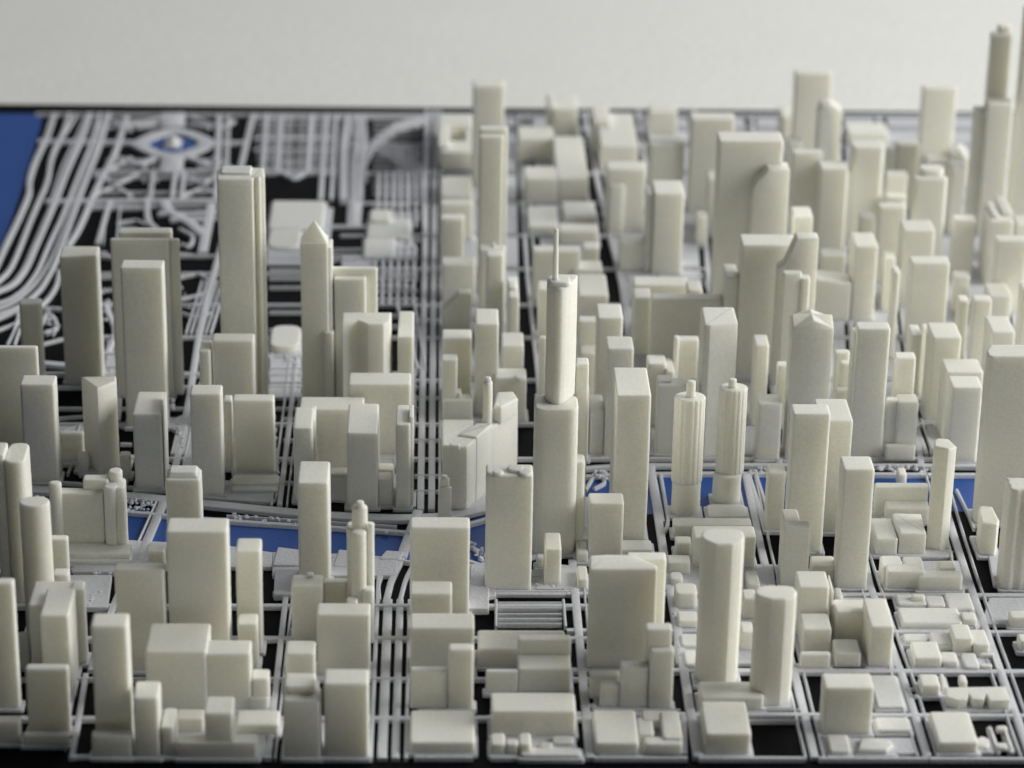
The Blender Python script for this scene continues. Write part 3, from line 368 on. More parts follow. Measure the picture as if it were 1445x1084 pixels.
SLABS = [
('city_block', [(0.0132, 4.4874), (0.1284, 4.4903), (0.1292, 4.5313), (0.0133, 4.5283)], 0.004),
('city_block', [(0.155, 4.491), (0.2319, 4.4929), (0.232, 4.5339), (0.1553, 4.532)], 0.004),
('city_block', [(0.2644, 4.4938), (0.3225, 4.4952), (0.3235, 4.5363), (0.2648, 4.5348)], 0.004),
('city_block', [(0.34, 4.4957), (0.4118, 4.4975), (0.4139, 4.5386), (0.3412, 4.5368)], 0.004),
('city_block', [(0.4354, 4.4981), (0.5054, 4.4999), (0.5083, 4.5411), (0.4376, 4.5393)], 0.004),
('city_block', [(0.5244, 4.5004), (0.6459, 4.5035), (0.6501, 4.5448), (0.5273, 4.5416)], 0.004),
('city_block', [(0.6694, 4.5041), (0.7197, 4.5054), (0.7239, 4.5467), (0.6738, 4.5454)], 0.004),
('city_block', [(0.741, 4.5059), (0.8879, 4.5096), (0.8937, 4.5511), (0.7453, 4.5472)], 0.004),
('city_block', [(0.9152, 4.5103), (1.0361, 4.5134), (1.0428, 4.5549), (0.9211, 4.5518)], 0.004),
('city_block', [(0.0132, 4.4075), (0.1269, 4.4103), (0.1279, 4.4646), (0.0132, 4.4617)], 0.00402),
('city_block', [(0.1544, 4.411), (0.2318, 4.4129), (0.2319, 4.4672), (0.1548, 4.4652)], 0.00402),
('city_block', [(0.2636, 4.4137), (0.3206, 4.4151), (0.3219, 4.4695), (0.2642, 4.468)], 0.00402),
('city_block', [(0.3378, 4.4155), (0.4075, 4.4172), (0.4104, 4.4717), (0.3393, 4.4699)], 0.00402),
('city_block', [(0.431, 4.4178), (0.4997, 4.4195), (0.5035, 4.474), (0.434, 4.4723)], 0.00402),
('city_block', [(0.5187, 4.4199), (0.6377, 4.4229), (0.6433, 4.4775), (0.5225, 4.4745)], 0.00402),
('city_block', [(0.6609, 4.4234), (0.7116, 4.4247), (0.7171, 4.4794), (0.6667, 4.4781)], 0.00402),
('city_block', [(0.7326, 4.4252), (0.8767, 4.4287), (0.8843, 4.4836), (0.7383, 4.4799)], 0.00402),
('city_block', [(0.9036, 4.4294), (1.0231, 4.4323), (1.032, 4.4873), (0.9115, 4.4843)], 0.00402),
('city_block', [(0.0131, 4.2684), (0.1243, 4.271), (0.1264, 4.3853), (0.0132, 4.3826)], 0.00404),
('city_block', [(0.1533, 4.2717), (0.2316, 4.2735), (0.2318, 4.3879), (0.1542, 4.386)], 0.00404),
('city_block', [(0.2623, 4.2742), (0.3172, 4.2755), (0.32, 4.3901), (0.2634, 4.3887)], 0.00404),
('city_block', [(0.3339, 4.2759), (0.4002, 4.2774), (0.4062, 4.3922), (0.3371, 4.3905)], 0.00404),
('city_block', [(0.4234, 4.2779), (0.4897, 4.2795), (0.4979, 4.3944), (0.4297, 4.3927)], 0.00404),
('city_block', [(0.5088, 4.2799), (0.6235, 4.2826), (0.6352, 4.3977), (0.5169, 4.3949)], 0.00404),
('city_block', [(0.646, 4.2831), (0.6974, 4.2843), (0.7091, 4.3995), (0.6582, 4.3983)], 0.00404),
('city_block', [(0.7181, 4.2848), (0.8572, 4.288), (0.8732, 4.4035), (0.73, 4.4)], 0.00404),
('city_block', [(0.8836, 4.2886), (1.0004, 4.2913), (1.0191, 4.4071), (0.9, 4.4042)], 0.00404),
('city_block', [(0.0129, 4.1305), (0.1217, 4.1328), (0.1239, 4.2474), (0.013, 4.2449)], 0.00406),
('city_block', [(0.1522, 4.1335), (0.2313, 4.1352), (0.2315, 4.2499), (0.1531, 4.2481)], 0.00406),
('city_block', [(0.2609, 4.1358), (0.3138, 4.137), (0.3166, 4.2518), (0.262, 4.2506)], 0.00406),
('city_block', [(0.3301, 4.1373), (0.3928, 4.1387), (0.3989, 4.2537), (0.3333, 4.2522)], 0.00406),
('city_block', [(0.4159, 4.1392), (0.4799, 4.1406), (0.4881, 4.2558), (0.4222, 4.2543)], 0.00406),
('city_block', [(0.4989, 4.141), (0.6094, 4.1434), (0.6211, 4.2588), (0.5071, 4.2562)], 0.00406),
('city_block', [(0.6313, 4.1439), (0.6834, 4.145), (0.695, 4.2605), (0.6435, 4.2593)], 0.00406),
('city_block', [(0.7036, 4.1454), (0.8379, 4.1483), (0.8539, 4.2641), (0.7156, 4.261)], 0.00406),
('city_block', [(0.8637, 4.1489), (0.9779, 4.1514), (0.9966, 4.2674), (0.8802, 4.2647)], 0.00406),
('city_block', [(0.0128, 3.988), (0.119, 3.9901), (0.1213, 4.1105), (0.0129, 4.1082)], 0.00408),
('city_block', [(0.151, 3.9908), (0.2311, 3.9924), (0.2313, 4.1129), (0.152, 4.1112)], 0.00408),
('city_block', [(0.2595, 3.9929), (0.3103, 3.994), (0.3132, 4.1147), (0.2607, 4.1135)], 0.00408),
('city_block', [(0.3261, 3.9943), (0.3853, 3.9955), (0.3917, 4.1163), (0.3294, 4.115)], 0.00408),
('city_block', [(0.4082, 3.9959), (0.4697, 3.9972), (0.4783, 4.1182), (0.4147, 4.1168)], 0.00408),
('city_block', [(0.4888, 3.9976), (0.5948, 3.9997), (0.6071, 4.121), (0.4974, 4.1186)], 0.00408),
('city_block', [(0.616, 4.0001), (0.6689, 4.0012), (0.6811, 4.1225), (0.6289, 4.1214)], 0.00408),
('city_block', [(0.6887, 4.0016), (0.8179, 4.0042), (0.8347, 4.1258), (0.7013, 4.123)], 0.00408),
('city_block', [(0.8431, 4.0047), (0.9547, 4.007), (0.9743, 4.1288), (0.8604, 4.1264)], 0.00408),
('city_block', [(0.0127, 3.8509), (0.1164, 3.8529), (0.1186, 3.9691), (0.0128, 3.967)], 0.0041),
('city_block', [(0.1499, 3.8535), (0.2309, 3.855), (0.2311, 3.9714), (0.1509, 3.9698)], 0.0041),
('city_block', [(0.2581, 3.8555), (0.3069, 3.8564), (0.3098, 3.973), (0.2593, 3.9719)], 0.0041),
('city_block', [(0.3222, 3.8567), (0.378, 3.8578), (0.3842, 3.9744), (0.3255, 3.9733)], 0.0041),
('city_block', [(0.4007, 3.8582), (0.46, 3.8593), (0.4682, 3.9761), (0.4071, 3.9749)], 0.0041),
('city_block', [(0.479, 3.8596), (0.5808, 3.8616), (0.5927, 3.9786), (0.4873, 3.9765)], 0.0041),
('city_block', [(0.6014, 3.8619), (0.6549, 3.8629), (0.6667, 3.9801), (0.6138, 3.979)], 0.0041),
('city_block', [(0.6743, 3.8633), (0.7987, 3.8656), (0.815, 3.983), (0.6865, 3.9805)], 0.0041),
('city_block', [(0.8233, 3.8661), (0.9324, 3.8681), (0.9513, 3.9858), (0.8401, 3.9835)], 0.0041),
('city_block', [(0.0126, 3.7111), (0.1138, 3.7128), (0.1161, 3.8331), (0.0127, 3.8312)], 0.00412),
('city_block', [(0.1488, 3.7134), (0.2306, 3.7149), (0.2308, 3.8352), (0.1498, 3.8337)], 0.00412),
('city_block', [(0.2567, 3.7153), (0.3035, 3.7161), (0.3064, 3.8366), (0.2579, 3.8357)], 0.00412),
('city_block', [(0.3183, 3.7164), (0.3706, 3.7173), (0.377, 3.8379), (0.3217, 3.8369)], 0.00412),
('city_block', [(0.3931, 3.7177), (0.45, 3.7186), (0.4585, 3.8394), (0.3997, 3.8384)], 0.00412),
('city_block', [(0.4691, 3.719), (0.5666, 3.7206), (0.5788, 3.8417), (0.4776, 3.8398)], 0.00412),
('city_block', [(0.5865, 3.721), (0.6407, 3.7219), (0.6529, 3.843), (0.5993, 3.8421)], 0.00412),
('city_block', [(0.6597, 3.7223), (0.7791, 3.7243), (0.7959, 3.8457), (0.6723, 3.8434)], 0.00412),
('city_block', [(0.8032, 3.7247), (0.9096, 3.7266), (0.9292, 3.8482), (0.8205, 3.8461)], 0.00412),
('city_block', [(0.0125, 3.5922), (0.1116, 3.5938), (0.1135, 3.6943), (0.0126, 3.6926)], 0.0041400000000000005),
('city_block', [(0.1479, 3.5944), (0.2304, 3.5957), (0.2306, 3.6963), (0.1487, 3.6949)], 0.0041400000000000005),
('city_block', [(0.2555, 3.5961), (0.3006, 3.5969), (0.303, 3.6975), (0.2565, 3.6967)], 0.0041400000000000005),
('city_block', [(0.315, 3.5971), (0.3643, 3.5979), (0.3697, 3.6987), (0.3178, 3.6978)], 0.0041400000000000005),
('city_block', [(0.3867, 3.5982), (0.4415, 3.5991), (0.4487, 3.7), (0.3921, 3.6991)], 0.0041400000000000005),
('city_block', [(0.4606, 3.5994), (0.5544, 3.6009), (0.5647, 3.702), (0.4678, 3.7003)], 0.0041400000000000005),
('city_block', [(0.5738, 3.6012), (0.6286, 3.6021), (0.6388, 3.7033), (0.5845, 3.7023)], 0.0041400000000000005),
('city_block', [(0.6473, 3.6024), (0.7625, 3.6042), (0.7765, 3.7056), (0.6578, 3.7036)], 0.0041400000000000005),
('city_block', [(0.7861, 3.6046), (0.8903, 3.6063), (0.9066, 3.7078), (0.8005, 3.706)], 0.0041400000000000005),
('city_block', [(0.0124, 3.4467), (0.1088, 3.448), (0.1112, 3.5763), (0.0125, 3.5747)], 0.0041600000000000005),
('city_block', [(0.1467, 3.4486), (0.2302, 3.4498), (0.2304, 3.5782), (0.1478, 3.5769)], 0.0041600000000000005),
('city_block', [(0.2541, 3.4501), (0.297, 3.4508), (0.3001, 3.5793), (0.2553, 3.5786)], 0.0041600000000000005),
('city_block', [(0.3109, 3.451), (0.3566, 3.4516), (0.3634, 3.5803), (0.3145, 3.5795)], 0.0041600000000000005),
('city_block', [(0.3788, 3.4519), (0.4311, 3.4527), (0.4403, 3.5815), (0.3857, 3.5806)], 0.0041600000000000005),
('city_block', [(0.4503, 3.453), (0.5396, 3.4543), (0.5526, 3.5833), (0.4594, 3.5818)], 0.0041600000000000005),
('city_block', [(0.5582, 3.4545), (0.6138, 3.4553), (0.6268, 3.5844), (0.5719, 3.5836)], 0.0041600000000000005),
('city_block', [(0.6321, 3.4556), (0.7421, 3.4572), (0.76, 3.5865), (0.6455, 3.5847)], 0.0041600000000000005),
('city_block', [(0.7651, 3.4575), (0.8666, 3.459), (0.8874, 3.5886), (0.7835, 3.5869)], 0.0041600000000000005),
('city_block', [(0.0123, 3.3064), (0.1062, 3.3076), (0.1085, 3.4317), (0.0124, 3.4303)], 0.00418),
('city_block', [(0.1456, 3.3081), (0.2299, 3.3092), (0.2302, 3.4334), (0.1466, 3.4322)], 0.00418),
('city_block', [(0.2527, 3.3095), (0.2936, 3.31), (0.2966, 3.4344), (0.2539, 3.4338)], 0.00418),
('city_block', [(0.307, 3.3102), (0.3492, 3.3107), (0.3558, 3.4352), (0.3105, 3.4346)], 0.00418),
('city_block', [(0.3711, 3.311), (0.4211, 3.3117), (0.43, 3.4363), (0.3779, 3.4355)], 0.00418),
('city_block', [(0.4403, 3.3119), (0.5252, 3.313), (0.5379, 3.4378), (0.4491, 3.4366)], 0.00418),
('city_block', [(0.5433, 3.3133), (0.5995, 3.314), (0.6121, 3.4389), (0.5565, 3.4381)], 0.00418),
('city_block', [(0.6174, 3.3142), (0.7225, 3.3156), (0.7398, 3.4407), (0.6304, 3.4391)], 0.00418),
('city_block', [(0.7449, 3.3159), (0.8438, 3.3171), (0.864, 3.4425), (0.7627, 3.441)], 0.00418),
('city_block', [(0.0157, 3.2063), (0.1008, 3.2073), (0.1024, 3.2923), (0.0158, 3.2912)], 0.0042),
('city_block', [(0.1483, 3.2079), (0.2263, 3.2088), (0.2263, 3.2939), (0.1491, 3.2929)], 0.0042),
('city_block', [(0.2552, 3.2092), (0.2876, 3.2096), (0.2896, 3.2947), (0.2561, 3.2943)], 0.0042),
('city_block', [(0.3077, 3.2098), (0.3404, 3.2102), (0.3448, 3.2954), (0.3102, 3.2949)], 0.0042),
('city_block', [(0.3692, 3.2105), (0.4105, 3.211), (0.4165, 3.2963), (0.3739, 3.2958)], 0.0042),
('city_block', [(0.4367, 3.2113), (0.5115, 3.2122), (0.5201, 3.2976), (0.4428, 3.2966)], 0.0042),
('city_block', [(0.5361, 3.2125), (0.5858, 3.2131), (0.5944, 3.2986), (0.5453, 3.298)], 0.0042),
('city_block', [(0.6105, 3.2134), (0.7049, 3.2145), (0.7167, 3.3002), (0.6194, 3.2989)], 0.0042),
('city_block', [(0.734, 3.2149), (0.824, 3.2159), (0.8377, 3.3017), (0.7463, 3.3005)], 0.0042),
('plaza_slab', [(-0.476, 3.1697), (-0.4333, 3.1702), (-0.4397, 3.2853), (-0.4819, 3.2848)], 0.0041),
('plaza_slab', [(-0.4118, 3.1302), (-0.3685, 3.1208), (-0.368, 3.2017), (-0.4024, 3.2013)], 0.0041),
('plaza_slab', [(-0.291, 3.0824), (-0.1921, 3.068), (-0.1925, 3.1227), (-0.2805, 3.1317)], 0.0041),
('plaza_slab', [(-0.3042, 3.1616), (-0.3145, 3.3087), (-0.303, 3.3088), (-0.2888, 3.1618)], 0.0041),
('plaza_slab', [(-0.1594, 3.0838), (-0.0289, 3.062), (-0.0281, 3.1486), (-0.1585, 3.1592)], 0.0041),
('plaza_slab', [(-0.142, 3.1736), (-0.0283, 3.1749), (-0.0294, 3.2776), (-0.1416, 3.2762)], 0.0041),
('plaza_slab', [(-0.1429, 3.3109), (-0.0315, 3.3124), (-0.0323, 3.3906), (-0.1414, 3.389)], 0.0041),
('plaza_slab', [(-0.2134, 3.3767), (-0.1727, 3.3773), (-0.1801, 3.542), (-0.2225, 3.5414)], 0.0041),
('plaza_slab', [(-0.4254, 3.3738), (-0.4074, 3.374), (-0.427, 3.5628), (-0.4411, 3.5626)], 0.0041),
('plaza_slab', [(-0.3128, 3.3753), (-0.2857, 3.3757), (-0.2907, 3.4446), (-0.3045, 3.4444)], 0.0041),
('plaza_slab', [(-0.4404, 3.307), (-0.3961, 3.3076), (-0.4011, 3.3741), (-0.4407, 3.3736)], 0.0041),
('plaza_slab', [(-0.1342, 3.7219), (-0.0899, 3.7226), (-0.0936, 3.8888), (-0.1376, 3.888)], 0.0041),
('plaza_slab', [(-0.2448, 3.8517), (-0.1486, 3.8536), (-0.1534, 3.9312), (-0.2461, 3.9294)], 0.0041),
('plaza_slab', [(-0.2498, 3.9588), (-0.1565, 3.9607), (-0.157, 4.092), (-0.2486, 4.09)], 0.0041),
('plaza_slab', [(-0.1035, 3.8743), (-0.0322, 3.8757), (-0.0392, 4.0695), (-0.103, 4.0681)], 0.0041),
('riverbank_plaza', [(-0.4086, 2.876), (-0.3613, 2.8765), (-0.3577, 2.7986), (-0.3994, 2.7983)], 0.006),
('riverbank_plaza', [(-0.4064, 2.897), (-0.358, 2.8974), (-0.3581, 2.8834), (-0.4055, 2.883)], 0.0066),
('riverbank_plaza', [(-0.1829, 2.8989), (-0.151, 2.8992), (-0.1528, 2.9382), (-0.1798, 2.9452)], 0.0072),
('riverbank_plaza', [(-0.1782, 2.8267), (-0.1478, 2.827), (-0.1506, 2.8887), (-0.18, 2.8884)], 0.0078),
('riverbank_plaza', [(-0.1151, 2.8995), (-0.0912, 2.8997), (-0.0947, 2.9387), (-0.1102, 2.9422)], 0.006),
('riverbank_plaza', [(-0.5125, 2.896), (-0.4508, 2.8966), (-0.4589, 2.9588), (-0.5225, 2.9637)], 0.0066),
('riverbank_plaza', [(-0.3302, 2.8976), (-0.3015, 2.8979), (-0.3065, 2.9548), (-0.3259, 2.9546)], 0.0072),
('riverbank_plaza', [(0.0359, 2.795), (0.0592, 2.7952), (0.0608, 2.901), (0.04, 2.9008)], 0.0078),
('riverbank_plaza', [(0.1113, 2.846), (0.1563, 2.8464), (0.161, 2.9019), (0.1292, 2.9104)], 0.006),
('riverbank_plaza', [(-0.0636, 2.9176), (-0.0395, 2.9178), (-0.0357, 2.9357), (-0.0559, 2.9391)], 0.0066),
('city_block', [(-0.0155, 2.823), (0.0424, 2.8234), (0.0429, 2.8747), (-0.0159, 2.8828)], 0.0042),
('city_block', [(0.063, 2.8354), (0.1527, 2.8361), (0.1551, 2.893), (0.064, 2.901)], 0.0042),
('city_block', [(0.2588, 2.7671), (0.3843, 2.768), (0.3868, 2.8261), (0.2591, 2.8251)], 0.0042),
('city_block', [(0.2562, 2.6796), (0.3769, 2.6804), (0.3812, 2.7468), (0.258, 2.746)], 0.0042),
('city_block', [(0.4173, 2.7649), (0.498, 2.7655), (0.502, 2.8321), (0.4237, 2.8315)], 0.0042),
('city_block', [(0.4081, 2.6759), (0.4913, 2.6765), (0.497, 2.7477), (0.4151, 2.7471)], 0.0042),
('city_block', [(0.518, 2.6735), (0.593, 2.674), (0.596, 2.7484), (0.5186, 2.7478)], 0.0042),
('city_block', [(0.5177, 2.7624), (0.597, 2.763), (0.598, 2.8329), (0.5203, 2.8323)], 0.0042),
('city_block', [(0.5073, 2.8526), (0.5983, 2.8534), (0.6003, 2.9235), (0.5092, 2.9227)], 0.0042),
('city_block', [(0.4277, 2.852), (0.4914, 2.8525), (0.4946, 2.9225), (0.4361, 2.922)], 0.0042),
('city_block', [(0.5105, 2.9316), (0.5937, 2.9324), (0.596, 2.9871), (0.5115, 2.9863)], 0.0042),
('city_block', [(0.5966, 2.7695), (0.6839, 2.7701), (0.6806, 2.8335), (0.617, 2.833)], 0.0042),
('city_block', [(0.6269, 2.8622), (0.7023, 2.8628), (0.7181, 2.9425), (0.6344, 2.9417)], 0.0042),
('city_block', [(-0.0132, 2.4928), (0.0392, 2.493), (0.0384, 2.5577), (-0.0136, 2.5574)], 0.0042),
('city_block', [(0.0591, 2.4931), (0.1385, 2.4934), (0.1411, 2.5553), (0.0601, 2.5549)], 0.0042),
('city_block', [(0.0604, 2.578), (0.1421, 2.5784), (0.1445, 2.6377), (0.0614, 2.6372)], 0.0042),
('city_block', [(0.1647, 2.5785), (0.2465, 2.579), (0.2484, 2.6565), (0.1684, 2.656)], 0.0042),
('city_block', [(0.1627, 2.4935), (0.2494, 2.4939), (0.2484, 2.5558), (0.1657, 2.5554)], 0.0042),
('city_block', [(-0.3303, 2.4886), (-0.1671, 2.4893), (-0.1707, 2.5537), (-0.3301, 2.5529)], 0.0042),
('city_block', [(-0.1438, 2.4895), (-0.0683, 2.4898), (-0.0699, 2.5542), (-0.1469, 2.5539)], 0.0042),
('city_block', [(-0.3034, 2.5732), (-0.1718, 2.5739), (-0.1753, 2.6358), (-0.3057, 2.635)], 0.0042),
('city_block', [(0.392, 2.4945), (0.4863, 2.495), (0.4838, 2.5257), (0.3921, 2.5253)], 0.0042),
('city_block', [(0.5099, 2.4951), (0.5364, 2.4952), (0.5401, 2.5602), (0.513, 2.5601)], 0.0042),
('city_block', [(0.2643, 2.8421), (0.3807, 2.843), (0.3841, 2.9127), (0.2654, 2.9116)], 0.0042),
('riverbank_plaza', [(-0.526, 2.9874), (-0.4517, 2.9789), (-0.3448, 2.9653), (-0.2352, 2.9519), (-0.1858, 2.9361), (-0.1837, 2.8989), (-0.3302, 2.8976), (-0.5136, 2.903)], 0.005),
('riverbank_plaza', [(-0.1858, 2.9361), (-0.1083, 2.9332), (-0.0597, 2.9265), (-0.042, 2.9249), (-0.0429, 2.8791), (-0.1826, 2.878)], 0.0051),
('riverbank_plaza', [(0.0208, 2.9007), (0.0691, 2.9188), (0.0676, 2.8321), (0.0393, 2.8234)], 0.0049),
('riverbank_plaza', [(0.1749, 3.0874), (0.1984, 3.0837), (0.2133, 3.0781), (0.2076, 2.9742), (0.1699, 2.9739)], 0.0047),
('plaza_slab', [(-0.4539, 3.1843), (-0.4264, 3.1846), (-0.4337, 3.264), (-0.4594, 3.2594)], 0.0075),
('plaza_slab', [(-0.3248, 3.2023), (-0.3058, 3.2025), (-0.3092, 3.287), (-0.3233, 3.2868)], 0.0048),
]
BLOBS = [((-0.5308, 3.076), (-0.4637, 3.0729), 0.008, 14), ((-0.3664, 3.0585), (-0.3324, 3.0512), 0.018, 34), ((-0.2355, 3.0294), (-0.1188, 3.0043), 0.006, 26), ((-0.061, 2.9938), (-0.0282, 2.9904), 0.006, 6), ((0.1889, 3.151), (0.21, 3.1432), 0.012, 22), ((0.5357, 3.1671), (0.6003, 3.1638), 0.012, 30), ((0.3922, 3.1614), (0.4268, 3.1618), 0.008, 10), ((0.6771, 3.1565), (0.7162, 3.157), 0.008, 8), ((0.3749, 3.1612), (0.4182, 3.1617), 0.006, 8), ((-0.4083, 2.8865), (-0.3608, 2.8869), 0.006, 16), ((-0.3849, 2.8201), (-0.3607, 2.8119), 0.02, 16), ((-0.1803, 2.9237), (-0.1523, 2.9275), 0.01, 8), ((0.0404, 2.9454), (0.0571, 2.9276), 0.02, 14), ((0.1094, 2.8631), (0.151, 2.8532), 0.008, 18), ((0.0366, 2.8746), (0.06, 2.849), 0.02, 8), ((-0.5352, 3.6495), (-0.5082, 3.5864), 0.03, 26), ((-0.4683, 3.7699), (-0.417, 3.4663), 0.03, 30), ((-0.4359, 3.5138), (-0.4119, 3.374), 0.02, 20), ((-0.3854, 3.7851), (-0.3051, 3.6404), 0.03, 26), ((-0.2212, 3.517), (-0.1815, 3.4697), 0.03, 16), ((-0.2058, 3.3211), (-0.1881, 3.1031), 0.02, 30), ((-0.0974, 3.832), (-0.0313, 3.7777), 0.03, 30), ((-0.097, 4.0374), (-0.0328, 3.9483), 0.03, 24), ((-0.4712, 4.2539), (-0.3479, 4.2233), 0.05, 14), ((0.4372, 2.9581), (0.4432, 2.94), 0.01, 4), ((0.4935, 2.6202), (0.5061, 2.6053), 0.01, 6), ((0.1519, 2.6034), (0.1641, 2.5814), 0.01, 8), ((0.262, 2.8), (0.2613, 2.6874), 0.01, 10), ((-0.4224, 4.3897), (-0.4198, 4.3862), 0.004, 4), ((-0.2058, 3.3211), (-0.1881, 3.1031), 0.012, 20), ((-0.3398, 3.375), (-0.3058, 3.2025), 0.012, 20), ((0.2739, 3.9544), (0.2711, 3.5738), 0.01, 24), ((0.3741, 3.8407), (0.3824, 3.7578), 0.015, 14), ((0.2869, 3.5248), (0.3118, 3.477), 0.02, 16)]
z = .0046
for name, strips in STREETS:
    V, Fs = [], []
    strip_mesh(strips, z, V, Fs); z += .000045
    if z > .0056: z = .0046
    o = mesh(name, V, Fs, M_ROAD); o['kind'] = 'structure'
